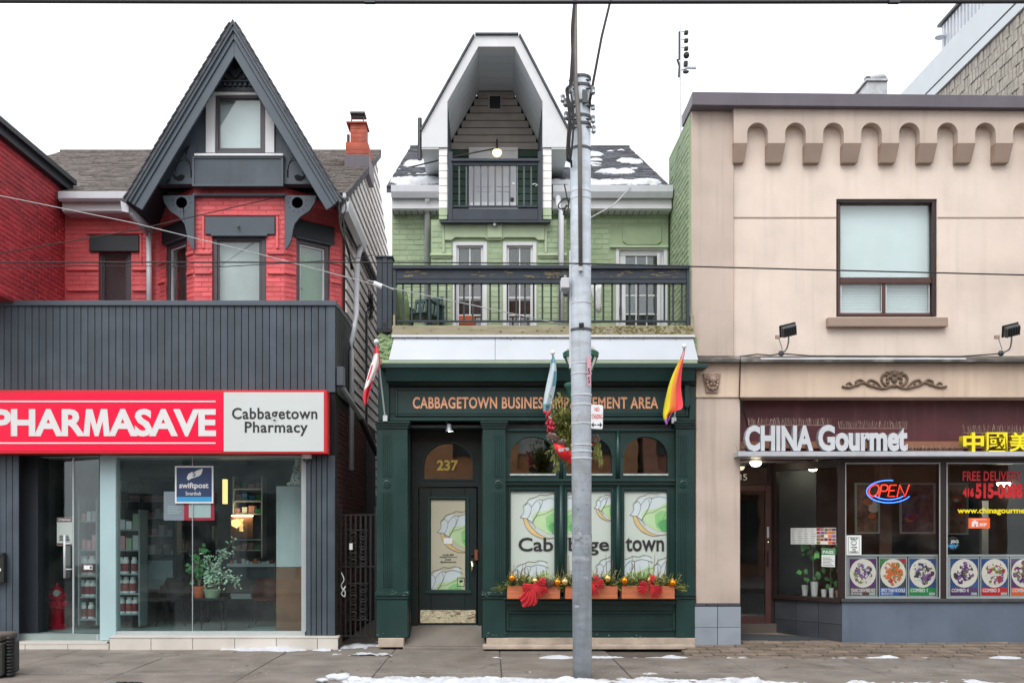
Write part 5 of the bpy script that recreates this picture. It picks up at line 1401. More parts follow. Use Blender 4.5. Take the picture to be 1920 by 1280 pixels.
# dormer balustrade
bl = lambda *a, nm="rail": B().pb(*a).build(nm, M['navy_wood'], gb, bevel=.004)
bl(840, 848.5, 284, 413, YD - .05, YD + .03, nm="post"); bl(1008.5, 1017, 284, 413, YD - .05, YD + .03, nm="post")
bl(846, 1011, 297, 302, YD - .075, YD + .02); bl(848.6, 1008.4, 302.3, 310, YD - .04, YD + .0); bl(848.6, 1008.4, 385, 388.5, YD - .03, YD + .01); bl(848.6, 1008.4, 391, 412.5, YD - .045, YD + .02, nm="apron_board")
for k in range(11): px = 861 + k * 13.5; B().pb(px - 1.4, px + 1.4, 310.3, 384.8, YD - .022, YD + .004).build("baluster", M['slate_trim'], gb)
B().tube([P(787, 222, 1.1), P(787, 300, 1.1)], .035, 8).build("vent_pipe", M['steel_dark'], gb)
B().pb(826, 1032, 413, 416.5, YD - .07, YY - .05).build("dormer_apron_strip", M['navy_wood'], gb)

# ---- main balcony
bc = thing("balcony", "timber balcony with dark slim balusters above the green shopfront", "balcony", (X(1015), .5, 4.4))
B().box(X(735), X(1300), .01, YM, zd - .16, zd).build("deck", M['weathered'], bc)
wood = B().pb(735, 1302, 610, 627, -.06, .0).build("front_beam", M['weathered'], bc, bevel=.004)
B().pb(734, 1303, 627.2, 631.6, -.075, .0).build("drip_strip", M['white_trim'], bc)
ms = B(); rg = random.Random(21)
for _ in range(700):
    px = 1110 + abs(rg.gauss(0, .45)) * 190 if rg.random() < .75 else rg.uniform(740, 1300)
    px = min(px, 1300) if rg.random() < .5 else 1300 - (px - 1110)
    if not 737 < px < 1300: continue
    c = P(px, rg.choice([rg.uniform(611, 626), 627.5, 632]), -.064); s_ = rg.uniform(.004, .014); ms.ball(c, s_, 6, 1.8, .4, .8)
ms.build("moss", M['moss'], bc, kind="stuff")
def rail(*a, nm="rail", m='navy_wood', bev=.005): return B().pb(*a).build(nm, M[m], bc, bevel=bev)
rail(737, 1294, 496.5, 503.5, -.07, .07, nm="handrail")
rail(743, 1287, 504, 523.5, -.025, .025, nm="upper_rail"); rail(743, 1287, 524, 531, -.045, .04, nm="lower_rail")
rail(737, 742.6, 504, 610, -.04, .04, nm="end_post"); rail(1287.4, 1293, 504, 610, -.04, .04, nm="end_post"); rail(1013, 1015.5, 504, 523.6, -.032, .03, nm="joint_cover")
rail(743, 1287, 600, 604, -.015, .015, nm="bottom_rail")
for k in range(33):
    px = 755.5 + k * 16.35; B().pb(px - 1.6, px + 1.6, 531.2, 599.8, -.012, .012).build("baluster", M['slate_dark'], bc)
ch_ = B()
for _ in range(70):
    px = rg.choice([rg.uniform(752, 790), rg.uniform(880, 1000), rg.uniform(1020, 1060), rg.uniform(1120, 1285), rg.uniform(1120, 1285)]); py = rg.uniform(506, 520); L = rg.uniform(3, 16)
    ch_.pb(px, min(px + L, 1286), py, py + rg.uniform(.5, 1.4), -.0285, -.0255)
ch_.build("peeled_paint", M['peeled'], bc, kind="stuff")
gp_ = thing("gate_post", "broad dark boxed post at the left end of the balcony", "post", (X(720), 0, Z(622)))
for a, c, yy in ((706, 716.5, -.03), (717, 726, -.045), (726.4, 735, -.03)): B().pb(a, c, 482, 617, yy, .16).build("plank", M['navy_wood'], gp_, bevel=.004)
B().pb(704, 737, 479, 482, -.06, .18).build("cap", M['navy_wood'], gp_, bevel=.004); B().pb(705, 736, 617.3, 622, -.06, .18).build("foot_plate", M['blackish'], gp_); B().pb(716, 724, 604, 612, -.049, -.045).build("bolt_plate", M['blackish'], gp_)
tag(B().pb(737, 741, 590, 610, -.055, -.041).build("timber_stub", M['weathered'], bevel=.004), "pale timber stub left of the balcony chair", "post")
tag(B().pb(1295, 1301, 590, 611, -.04, .03).build("timber_stub", M['weathered'], bevel=.004), "pale timber stub at the right end of the balcony", "post")
# plastic chair
cx, cy, cz = X(788, .75), .75, zd
pc = thing("garden_chair", "dark green slatted plastic chair on the balcony", "chair", (cx, cy, cz)); CF = Matrix.Translation((cx, cy, cz)) @ Matrix.Rotation(R(-24), 4, 'Z')
g_ = M['chair_green']
B().box(-.25, .25, -.24, .22, .30, .34).build("seat", g_, pc, xf=CF, bevel=.01)
BK = CF @ Matrix.Translation((0, .2, .32)) @ Matrix.Rotation(R(-16), 4, 'X')
B().box(-.25, .25, -.015, .02, .30, .37).build("top_rail", g_, pc, xf=BK, bevel=.012); B().box(-.25, .25, -.015, .02, .0, .07).build("back_rail", g_, pc, xf=BK, bevel=.008)
for k in range(8): B().box(-.24 + k * .063, -.205 + k * .063, -.012, .012, .07, .31).build("back_slat", g_, pc, xf=BK)
for s in (-1, 1):
    B().box(s * .27 - .035, s * .27 + .035, -.26, .24, .49, .52).build("arm", g_, pc, xf=CF, bevel=.008)
    B().box(s * .27 - .03, s * .27 + .03, -.25, -.19, 0, .49).build("leg", g_, pc, xf=CF, bevel=.006); B().box(s * .27 - .03, s * .27 + .03, .16, .23, 0, .49).build("leg", g_, pc, xf=CF, bevel=.006)
um = B(); ux, uy = X(753, .5), .5
for j, (zv, rr) in enumerate(((0.02, .03), (.08, .10), (.35, .12), (.62, .10), (.72, .04))):
    for k in range(18):
        t = 2 * math.pi * k / 18; r2 = rr * (1 + (.3 if k % 2 else -.1)); um.v.append((ux + r2 * math.cos(t) - .06 * zv, uy + r2 * math.sin(t), zd + zv))
for j in range(4):
    for k in range(18): um.f.append((j * 18 + k, j * 18 + (k + 1) % 18, (j + 1) * 18 + (k + 1) % 18, (j + 1) * 18 + k)); um.m.append(0)
pu = thing("folded_parasol", "folded olive parasol leaning beside the balcony chair", "parasol", (ux, uy, zd)); um.build("canopy", M['green_crumb'], pu, smooth=True); B().tube([(ux - .05, uy, zd), (ux - .09, uy, zd + .95)], .018, 8).build("pole", M['slate_dark'], pu)
cl_ = B(); xc0, yc0 = X(1116, .6), .6
for j in range(6):
    for k in range(9):
        zz_ = Z(528, .6) - j * .085; wv = .2 * (1 - .12 * j); cl_.v.append((xc0 - wv / 2 + wv * k / 8 + .01 * j, yc0 + .02 * math.sin(k * 2.2 + j), zz_ - .06 * math.sin(k / 8 * 3.14)))
for j in range(5):
    for k in range(8): cl_.f.append((j * 9 + k, j * 9 + k + 1, (j + 1) * 9 + k + 1, (j + 1) * 9 + k)); cl_.m.append(0)
o = tag(cl_.build("hanging_cloth", M['dish'], smooth=True, norm=False), "white pleated cloth hanging on the balcony just right of the pole", "cloth"); o.modifiers.new("thickness", 'SOLIDIFY').thickness = .006
tag(B().pb(861, 890, 591, 608, .55, .8).build("flower_trough", M['terracotta'], bevel=.01), "small terracotta trough before the left glazed balcony door", "planter")

# ---- shopfront
bt, btd = M['bottle'], M['bottle_dark']
def fl_(px0, px1, ya, yb_): return [(ya, Z(632, ya)), (ya, Z(632, ya) - .01), (yb_, Z(675, yb_)), (yb_, Z(675, yb_) + .01)]
for (t0, t1, b0, b1) in ((739, 928, 729, 928), (928.8, 1299, 928.8, 1309)):
    ya, yb_ = -.03, -.24
    v = [(X(t0, ya), ya, Z(632, ya)), (X(t1, ya), ya, Z(632, ya)), (X(b1, yb_), yb_, Z(674.5, yb_)), (X(b0, yb_), yb_, Z(674.5, yb_))]
    B().add(v + [(p[0], p[1] + .02, p[2] - .02) for p in v], [(0, 1, 2, 3), (7, 6, 5, 4), (0, 4, 5, 1), (1, 5, 6, 2), (2, 6, 7, 3), (3, 7, 4, 0)]).build("metal_flashing", M['flashing'], gb)
    fs = B(); 
    for px in range(int(b0) + 30, int(b1), 62): fs.ball((X(px, -.06), -.055, Z(637, -.06)), .008, 6)
    fs.build("flashing_nails", M['steel_dark'], gb)
B().box(X(712), X(1306), -.02, .3, Z(682), Z(631.8)).build("parapet", M['green_crumb'], gb)
cr = B(); rg = random.Random(31)
for _ in range(90):
    px = rg.uniform(713, 738); py = rg.uniform(624, 680); c = P(px, py, -.03); s_ = rg.uniform(.012, .04); cr.ball(c, s_, 7, 1.5, .6, .8)
for _ in range(160):
    px = rg.uniform(715, 1300); c = P(px, rg.uniform(676, 681), -.22); cr.ball(c, rg.uniform(.006, .018), 6, 2.2, .8, .6)
cr.build("crumbling_render", M['green_crumb'], gb, kind="stuff")
B().pb(716, 1308, 675.5, 681, -.235, .1).build("green_fillet", M['green_trim'], gb, bevel=.006)
B().pb(712, 1327, 681, 689.5, -.33, .12).build("cornice_ledge", bt, gb, bevel=.008)
B().sprism([(-.29, Z(690, -.29)), (-.22, Z(714, -.22)), (.1, Z(714, -.22)), (.1, Z(690, -.29))], X(723, -.26), X(1304, -.26)).build("cornice", bt, gb)
B().sprism([(-.16, Z(715, -.2)), (-.10, Z(722, -.1)), (.1, Z(722, -.1)), (.1, Z(715, -.2))], X(730), X(1302)).build("bed_mould", btd, gb)
b = B().pb(712, 1303, 690, 790, .0, .6); b.build("frieze", bt, gb)
B().pb(709, 729, 690, 788, -.10, .0).build("frieze_end", bt, gb, bevel=.006); B().pb(1293, 1304, 715, 788, -.06, .0).build("frieze_end", bt, gb, bevel=.006)
B().ring(741, 1291, 727, 780, 4, -.03, .0).build("frieze_frame", bt, gb, bevel=.006); B().pb(730, 1300, 783, 788.5, -.07, .0).build("frieze_mould", bt, gb, bevel=.008); B().pb(730, 1296, 772, 775, -.015, .0, 0).build("frieze_line", bt, gb)
text("CABBAGETOWN BUSINESS IMPROVEMENT AREA", 774, 1234, 744, 766, -.001, M['copper_letter'], gb, bold=.022, space=1.06, name="shop_lettering", depth=.006)
brk_ = B(); brk_.pprism([(1284, 700), (1294, 700), (1294, 758), (1290, 766), (1285, 762)], -.10, -.02); brk_.build("cornice_bracket", bt, gb, bevel=.01)
# pilasters
for (a, c, r0, r1) in ((706, 764, 716, 735), (905, 948, 925, 944), (1268, 1303, 1272, 1290)):
    p_ = B().pb(a, c, 803, 1110, -.06, .25).build("pilaster", bt, gb, bevel=.008)
    for q, (pa, pb_, yy, wd) in enumerate(((788.8, 793, -.13, 5), (793.2, 798, -.105, 3.5), (798.2, 803, -.085, 2), (1108, 1117, -.12, 3), (1117.2, 1123, -.10, 1.5))): B().pb(max(a - wd, 703), c + (wd if c < 1300 else 1), pa, pb_, yy, .22).build("capital" if q < 3 else "base_mould", bt, p_, bevel=.010, seg=2)
    B().pb(a, c, 1123.3, 1195, -.085, .25).build("plinth_block", bt, p_, bevel=.006)
    for pa, pb_ in ((815, 893), (922, 1100)):
        n = 5; wd = (r1 - r0) / n
        for k in range(n): B().pb(r0 + k * wd + .75, r0 + (k + 1) * wd - .75, pa, pb_, -.076, -.06).build("reed", bt, p_, bevel=.003)
    c_ = P((r0 + r1) / 2, 907, -.06); rs = B(); prof = [(.055, 0), (.055, .014), (.042, .02), (.034, .008), (.022, .008), (.016, .018), (.0, .02)]
    n = 16
    for r_, h_ in prof:
        for k in range(n): rs.v.append((c_.x + r_ * math.cos(6.2832 * k / n), -.06 - h_, c_.z + r_ * math.sin(6.2832 * k / n)))
    for i in range(len(prof) - 1):
        for k in range(n): rs.f.append((i * n + k, i * n + (k + 1) % n, (i + 1) * n + (k + 1) % n, (i + 1) * n + k)); rs.m.append(0)
    rs.build("rosette", bt, p_)
ck = B()
for _ in range(60):
    px = rg.choice([rg.uniform(706, 764), rg.uniform(903, 948), rg.uniform(905, 1300)]); py = rg.choice([1109, 1112, rg.uniform(1105, 1118), rg.uniform(1185, 1194)]); ck.pb(px, px + rg.uniform(.6, 3), py, py + rg.uniform(.4, 1.2), -.123, -.121)
for _ in range(25): px = rg.uniform(708, 1300); py = rg.choice([791, 685, 902, rg.uniform(640, 1190)]); 
ck.build("chipped_paint", M['bottle_chip'], gb, kind="stuff")
# concrete plinth under the front
for a, c in ((709, 757), (912, 1304)): B().pb(a, c, 1195.4, 1213, -.10, .3).build("concrete_plinth", M['plinth'], gb, bevel=.008)
B().pb(905, 1304, 1209, 1217, -.32, -.10).build("plinth_step", M['plinth'], gb, bevel=.01)
def arch(b, px0, px1, pt, ps, yf, yb, n=14):
    cx = (px0 + px1) / 2; rx = (px1 - px0) / 2; ry = ps - pt
    for s in (-1, 1):
        pts = [(cx + s * rx, pt), (cx, pt)] + [(cx + s * rx * math.sin(t), ps - ry * math.cos(t)) for t in [math.pi / 2 * k / n for k in range(1, n + 1)]]
        if s > 0: pts = pts[::-1]
        b.pprism(pts, yf, yb)
# entrance recess
YE = .60
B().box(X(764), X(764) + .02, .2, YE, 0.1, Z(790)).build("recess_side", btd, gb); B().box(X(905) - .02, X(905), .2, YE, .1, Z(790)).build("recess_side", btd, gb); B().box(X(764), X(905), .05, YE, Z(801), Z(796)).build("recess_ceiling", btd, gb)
dl = X(764) / (D0 + YE) * F + VX; drr = X(905) / (D0 + YE) * F + VX
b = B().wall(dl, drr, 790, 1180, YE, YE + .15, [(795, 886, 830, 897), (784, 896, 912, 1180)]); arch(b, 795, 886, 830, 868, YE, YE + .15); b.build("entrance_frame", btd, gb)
b = B(); n = 20
tp = [(795 - 2.5, 899), (795 - 2.5, 868)]
arc = lambda k_, rx, ry: [(840.5 - rx * math.cos(t), 868 - ry * math.sin(t)) for t in [math.pi * k / n for k in range(n + 1)]]
o_, i_ = arc(0, 48, 41), arc(0, 45, 37.5)
for k in range(n): b.pprism([o_[k], o_[k + 1], i_[k + 1], i_[k]], YE - .02, YE)
b.pb(792.5, 888.5, 897, 900, YE - .02, YE); b.build("fanlight_mould", bt, gb)
fan = B().pb(795, 886, 830, 897, YE + .05, YE + .056).build("fanlight_pane", G_arch, gb)
text("237", 819, 859, 862, 882, YE + .049, M['gold'], gb, bold=.03, depth=.002, name="house_number")
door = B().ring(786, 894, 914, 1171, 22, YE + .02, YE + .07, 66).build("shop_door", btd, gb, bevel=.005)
B().ring(801, 880, 930, 1110, 5, YE + .005, YE + .02).build("glazing_mould", bt, door, bevel=.004); B().pb(797, 884, 1106, 1112, YE - .01, YE + .02).build("weather_bar", bt, door, bevel=.005)
film = B().pb(808, 873, 937, 1105, YE + .04, YE + .05).build("printed_film", M['film_shadow'], door)
B().pb(788, 891.5, 1143, 1167, YE + .012, YE + .02).build("kick_plate", M['brass'], door)
B().pb(889.5, 896, 1030, 1050, YE - .03, YE + .02).build("lock_plate", M['bronze'], door, bevel=.004); B().ball(P(885, 1040, YE), .025, 10).build("lock_cylinder", M['blackish'], door)
B().tube([P(885, 1051, YE - .05), P(886, 1060, YE - .07), P(885, 1071, YE - .05)], [.012, .02, .012], 8).build("pull_handle", M['brass'], door)
B().box(X(764), X(905), -.1, YE + .2, -.05, .05).build("entrance_base", M['concrete'], gb)
st_ = B(); st_.add([(X(757), -.14, .02), (X(912), -.14, .02), (X(905), YE + .03, .285), (X(764), YE + .03, .285), (X(757), -.14, -.05), (X(912), -.14, -.05), (X(905), YE + .03, -.05), (X(764), YE + .03, -.05)], [(0, 1, 2, 3), (7, 6, 5, 4), (0, 4, 5, 1), (1, 5, 6, 2), (2, 6, 7, 3), (3, 7, 4, 0)]); st_.build("entrance_ramp", M['concrete'], gb)
B().box(X(750), X(910), YE + .75, YE + .8, .1, 3.2).build("hall_wall", M['room_brown'], gb)
sp = thing("spot_lamp", "small spot lamp over the green shop door", "lamp", tuple(P(842, 795, .1)))
B().tube([P(838, 792, .1), P(840, 797, .08)], .02, 8).build("mount", M['steel'], sp); B().lathe([(.035, .05), (.04, 0), (.055, -.06)], *P(842, 801, .05), 14).build("housing", M['steel'], sp); B().lathe([(.05, -.0), (.0, -.01)], *(P(843, 808, .05)), 12).build("bulb", M['lamp_soft'], sp)
# window unit
YS = .06
panes = [(957, 1041), (1063, 1147), (1170, 1252)]
hl = [(a, c, 818, 890) for a, c in panes] + [(a + .5, c - 1.5, 921, 1112) for a, c in panes]
b = B().wall(946, 1270, 803, 1122, YS, YS + .12, hl)
for a, c in panes: arch(b, a, c, 818, 855, YS, YS + .12)
b.build("window_frame", bt, gb)
B().pb(946, 1270, 803, 808, YS - .04, YS).build("head_mould", bt, gb, bevel=.006)
for px in (1052, 1158.5): B().tube([P(px, 806, YS - .01), P(px, 897, YS - .01)], .03, 10).build("mullion", bt, gb, smooth=True); B().tube([P(px, 909, YS - .01), P(px, 1118, YS - .01)], .034, 10).build("mullion", bt, gb, smooth=True)
B().pb(946, 1270, 897, 903, YS - .08, YS).build("transom_bar", bt, gb, bevel=.012, seg=2); B().pb(946, 1270, 903.3, 909, YS - .055, YS).build("transom_bar", bt, gb, bevel=.012, seg=2)
for a, c in panes:
    b = B(); cx = (a + c) / 2; n = 18
    for k in range(n):
        t0, t1 = math.pi * k / n, math.pi * (k + 1) / n; f_ = lambda t, rx, ry: (cx - rx * math.cos(t), 855 - ry * math.sin(t))
        rx = (c - a) / 2
        b.pprism([f_(t0, rx + 4, 41), f_(t1, rx + 4, 41), f_(t1, rx, 37), f_(t0, rx, 37)], YS - .014, YS)
    b.build("arch_mould", bt, gb)
    B().pb(a, c, 818, 890, YS + .06, YS + .066).build("arched_pane", G_arch, gb)
    B().pb(a - 1, c + 1, 887.5, 891, YS - .02, YS + .05).build("pane_bead", M['bottle_chip'], gb)
    B().ring(a - 4, c + 3, 914, 1117, 3.5, YS - .02, YS).build("pane_mould", bt, gb, bevel=.005)
# room behind the arched lights
B().box(X(948), X(1268), 2.2, 2.3, .1, 3.3).build("room_wall", M['room_brown'], gb); B().box(X(948), X(1268), .2, 2.2, 3.2, 3.3).build("room_ceiling", M['room'], gb); B().box(X(905) + .0, X(946), .3, 2.2, .1, 3.2).build("room_side", M['room_brown'], gb); B().box(X(1268), X(1300), .25, 2.2, .1, 3.2).build("room_side", M['room_brown'], gb)
B().pb(944, 1272, 1119, 1124, -.12, .08).build("window_sill", bt, gb, bevel=.008)
B().pb(948, 1268, 1124.3, 1133, -.08, .08).build("sill_mould", bt, gb, bevel=.01)
b = B().pb(948, 1268, 1133, 1195, -.03, .2); b.build("stall_riser", bt, gb); B().ring(941 + 8, 1267, 1145, 1182, 5, -.065, -.03).build("riser_frame", bt, gb, bevel=.008); B().ring(955, 1262, 1150.5, 1177, 3, -.045, -.03).build("riser_frame", bt, gb, bevel=.004)
tag(B().pb(1183, 1186, 1120, 1121, -.1, -.09).build("paint_chip", M['bottle_chip']), "pale chip of paint on the dark green sill", "chip") if False else None

# printed cabbage film on the three lower panes and the door
def cabbage(par, ox, oy, k, clip, y):
    """line drawing of a cabbage with flat colour patches; mats: 0 lav 1 pale 2 mid 3 deep 4 sand 5 ink"""
    b = B()
    T = lambda pts: [(ox + p[0] * k, oy + p[1] * k) for p in pts]
    def fill(pts, mi, lay):
        q = clip_poly(T(spline(pts + [pts[0]], 4)), *clip); b.mi = mi
        if len(q) > 2: b.pprism(q, y - .0012 * lay, y)
    def line(pts, wd=.65): b.mi = 5; strokes(b, T(spline(pts, 5)), wd, y - .006, y, clip)
    fill([(0, 42), (7, 34), (10, 22), (20, 12), (30, 8), (42, 12), (66, 2), (70, 30), (66, 52), (50, 56), (30, 52), (14, 46)], 0, 1)
    fill([(20, 42), (30, 32), (48, 30), (72, 20), (74, 50), (66, 70), (48, 70), (30, 58)], 1, 2)
    fill([(46, 42), (58, 34), (72, 40), (72, 66), (58, 70), (48, 62)], 2, 3)
    fill([(50, 58), (62, 50), (72, 56), (72, 70), (60, 72)], 3, 4)
    fill([(6, 42), (12, 46), (20, 60), (36, 74), (52, 80), (38, 80), (20, 70), (9, 56)], 4, 3)
    line([(0, 42), (7, 33), (6, 22), (14, 17), (20, 24), (18, 36), (12, 44), (0, 42)]); line([(10, 20), (16, 10), (28, 6), (36, 2), (48, 3), (58, 0), (72, 4)]); line([(20, 24), (30, 12), (40, 12), (36, 26), (28, 40), (22, 50)])
    line([(40, 12), (52, 8), (64, 10), (74, 14)]); line([(22, 52), (30, 40), (44, 36), (60, 28), (74, 24)]); line([(24, 48), (34, 30), (36, 18), (33, 14)]); line([(12, 44), (20, 58), (34, 72), (52, 79), (72, 76)]); line([(6, 44), (10, 58), (22, 72), (40, 80), (54, 80)]); line([(12, 44), (24, 54), (28, 62)])
    line([(58, 72), (60, 56), (64, 40)], .6); line([(60, 58), (52, 50)], .5); line([(60, 56), (70, 48)], .5); line([(60, 64), (70, 60)], .5)
    b.build("cabbage_print", art, par)
art = [M['lav'], M['leaf_pale'], M['leaf_mid'], M['leaf_deep'], M['sand_print'], M['line']]
for i, ((a, c), word, tx) in enumerate(zip(panes, ("Cab", "bage", "town"), ((972, 1037, 1007, 1033), (1066, 1142, 1007, 1040), (1173, 1245, 1007, 1033)))):
    r_ = (a + 1, c - 2)
    pn_ = B().pb(a + .6, c - 1.6, 921, 1112, YS + .03, YS + .036).build("printed_pane", M['mint'], gb)
    clip = (a + 1.2, c - 2.2, 922, 1110); yy = YS + .029
    if i == 0: cabbage(pn_, 975, 925, 1.05, clip, yy); cabbage(pn_, 955, 1050, 1.0, clip, yy)
    if i == 1: cabbage(pn_, 1013, 925, 1.05, clip, yy); cabbage(pn_, 1114, 926, .62, clip, yy); cabbage(pn_, 1112, 1040, .95, clip, yy)
    if i == 2: cabbage(pn_, 1114, 926, .62, clip, yy); cabbage(pn_, 1181, 922, 1.02, clip, yy); cabbage(pn_, 1150, 1040, 1.0, clip, yy); cabbage(pn_, 1220, 1040, .95, clip, yy)
    text(word, *tx, YS + .0225, M['ink'], pn_, bold=.016, depth=.002)
clip = (809, 872, 938, 1104); yy = YE + .039
cabbage(film, 820, 956, .98, clip, yy); cabbage(film, 797, 1061, .95, clip, yy)
B().pb(832, 848, 1008, 1019, YE + .032, YE + .034).build("taped_note", M['paper'], film); B().ring(857, 871, 1082, 1099, 1, YE + .034, YE + .038).build("camera_notice", M['ink'], film); B().pprism([(861, 1088), (867, 1086), (868, 1090), (862, 1092)], YE + .034, YE + .038).build("camera_notice", M['ink'], film)
text("416-921-0857", 830, 851, 1038, 1041, YE + .034, M['ink'], film, depth=.002, bold=.02); text("cabbagetownto.com", 824, 857, 1042, 1045, YE + .034, M['ink'], film, depth=.002, bold=.01); text("@cabbagetownto", 826, 855, 1051, 1054.5, YE + .034, M['ink'], film, depth=.002, bold=.02)
for k in range(3): c = (836 + k * 4, 1048.5); B().pprism([(c[0] + 1.5 * math.cos(t), c[1] + 1.5 * math.sin(t)) for t in [6.2832 * j / 8 for j in range(8)]], YE + .034, YE + .038).build("round_icon", M['ink'], film)
# ---------------------------------------------------------------- tan stucco building with the restaurant
tn = thing("tan_building", "tan stucco building with arched corbel frieze above the restaurant", "building", (X(1660), .5, 0))
XT, XE = X(1296), X(2060)
YT = .05
wr = (1568, 1757, 373, 594)
b = B().wall(1374, 2060, 190, 672, YT, YT + .3, [wr]); b.build("upper_wall", M['tan'], tn)
B().pb(1296, 1376, 190, 668, .0, .4, 0).build("corner_pier", M['tan_grey'], tn, bevel=.01)
b = B().pb(1376, 2060, 196, 230, -.10, YT)
ac = [1420.5 + 71.2 * k for k in range(9)]
for k, c in enumerate(ac):
    arch(b, c - 19.5, c + 19.5, 230, 250, -.10, YT, 10)
    nx = ac[k + 1] - 19.5 if k < 8 else 2060
    b.pb(c + 19.5, nx, 230, 268, -.10, YT)
b.pb(1376, ac[0] - 19.5, 230, 268, -.10, YT)
b.build("corbel_frieze", M['tan_grey'], tn)
for k in range(-1, 8):
    a = 1376.5 if k < 0 else ac[k] + 19; c = ac[k + 1] - 19
    q = B(); za, zb_ = Z(268.5, -.1), Z(305, -.04); x0, x1 = X(a, -.1), X(c, -.1); w0 = .012
    q.add([(x0, -.115, za), (x1, -.115, za), (x1 - .03, -.03, zb_), (x0 + (.0 if k < 0 else .0), -.03, zb_), (x0, YT, za), (x1, YT, za), (x1 - .03, YT, zb_), (x0, YT, zb_)], [(0, 1, 2, 3), (7, 6, 5, 4), (0, 4, 5, 1), (1, 5, 6, 2), (2, 6, 7, 3), (3, 7, 4, 0)])
    q.build("corbel_block", M['corbel'], tn, bevel=.006)  # shade of the downward faces put into a darker colour
B().add([(X(1298, -.2), -.2, Z(197, -.2)), (XE, -.2, Z(204, -.2)), (XE, -.2, Z(181, -.2)), (X(1298, -.2), -.2, Z(172, -.2))] + [(X(1298, -.2), .3, Z(197, -.2)), (XE, .3, Z(204, -.2)), (XE, .3, Z(181, -.2) - .02), (X(1298, -.2), .3, Z(172, -.2) - .02)], [(0, 1, 2, 3), (7, 6, 5, 4), (0, 4, 5, 1), (1, 5, 6, 2), (2, 6, 7, 3), (3, 7, 4, 0)]).build("roof_coping", M['roof_cap'], tn, bevel=.006)
B().box(X(1298, -.2), X(1298, -.2) + .4, .301, .55, Z(197, -.2), Z(172, -.2) - .02).build("roof_coping", M['roof_cap'], tn)
B().box(XT + .35, XE, .31, 9, 7.0, 7.1).build("flat_roof", M['roof_cap'], tn)
sd = B().box(X(1293), XT, .02, 1.62, 0, Z(215)).box(X(1293), XT, 1.62, 9, 0, 7.0).box(XT, XT + .05, .3, 1.62, 6, Z(197, -.2)).build("painted_side_wall", M['green_wall'], tn)
sb_ = Bricks(M['green_brick'], sd, 260, .085, .235); sb_.lay((X(1293), 0, 0), (0, 1, 0), (1, 0, 0), .05, 1.46, 4.3, 7.75, proud=.01); sb_.finish()
B().tube([P(1272, 345, 1.2), P(1272, 392, 1.2)], .02, 6).build("white_pipe", M['white_metal'], tn)
for a, c in ((1376, 1568), (1758, 2060)): B().pb(a, c, 406.8, 409.2, YT - .006, YT).build("groove_shade", M['corbel'], tn)  # shaded line of the wall groove, drawn as a darker strip
# window
f = B().ring(1570, 1755, 376, 592, 5, YT + .06, YT + .2).build("window", M['brown_frame'], tn, bevel=.004)
B().pb(1748, 1756, 373.5, 592, YT + .03, YT + .0598).build("outer_jamb", M['brown_frame_dark'], f); B().pb(1568.2, 1748, 373.4, 379, YT + .03, YT + .0598).build("outer_head", M['brown_frame_dark'], f)
B().pb(1575, 1748, 520.5, 531, YT + .05, YT + .16).build("mullion", M['brown_frame'], f, bevel=.004); B().pb(1654, 1660, 531.2, 587, YT + .07, YT + .15).build("mullion", M['brown_frame'], f, bevel=.004)
for r_ in ((1575, 1748, 381, 520), (1575.4, 1653.8, 531.4, 586.8), (1660.4, 1748, 531.4, 586.8)): B().pb(*r_, YT + .105, YT + .111).build("pane", G_up, f)
B().ring(1576, 1653.6, 532, 586, 1.6, YT + .085, YT + .10).build("sash", M['white_trim'], f); B().ring(1660.6, 1743, 532, 586, 1.6, YT + .085, YT + .10).build("sash", M['white_trim'], f)
B().pb(1576, 1744, 384, 520, YT + .19, YT + .2).build("roller_blind", M['blind'], f)
for i in range(22): B().pb(1570, 1750, 529 + i * 2.8, 531.3 + i * 2.8, YT + .185 + .006 * (i % 2), YT + .2).build("blind_slat", M['blind'], f)
B().pb(1566, 1759, 370, 595, YT + .31, YT + .33).build("dark_room", M['room_dark'], f)
B().pb(1553, 1778, 594.5, 612, YT - .10, YT + .1).build("window_sill", M['corbel'], tn, bevel=.008)
# ledge, lower band
B().sprism([(-.20, Z(678, -.2)), (-.20, Z(673, -.2)), (YT, Z(666, 0)), (YT, Z(679, 0))], X(1300), XE).build("ledge", M['ledge'], tn)
B().sprism([(-.205, Z(673.5, -.2)), (-.16, Z(670, -.2)), (-.06, Z(670.4, -.1)), (-.10, Z(673, -.2))], X(1420), X(1800)).build("ledge_snow", M['snow'], tn)
B().pb(1305, 2060, 679.5, 745, -.07, .25).build("lower_band", M['tan_warm'], tn, bevel=.008)
ms = B(); rg = random.Random(5)
for _ in range(1500):
    px = rg.gauss(1645, 26) if rg.random() < .7 else rg.gauss(1700, 40); h_ = abs(rg.gauss(0, .5)) * (14 if abs(px - 1645) < 40 else 6); py = 666 - h_
    if py < 645: continue
    ms.ball(P(px, py, YT + .001), rg.uniform(.003, .009), 6, 1.0, .12, 1.6)
ms.build("moss", M['moss'], tn, kind="stuff")
B().pb(1305, 1388, 745, 1132, -.045, .5).build("pillar", M['tan_grey'], tn, bevel=.01)
B().pb(1305, 1388, 1130, 1217, -.05, .5).build("pillar_base", M['concrete_dark'], tn)
for a, c in ((1303, 1345), (1346, 1389)):
    B().pb(a, c, 1137, 1175.4, -.085, -.05).build("tile", M['grey_tile'], tn, bevel=.004); B().pb(a, c, 1176, 1216, -.085, -.05).build("tile", M['grey_tile'], tn, bevel=.004)
for a in (1303, 1325, 1346, 1367): B().pb(a, a + 20.5, 1131, 1136.4, -.085, -.05).build("tile", M['dark_tile'], tn, bevel=.002)
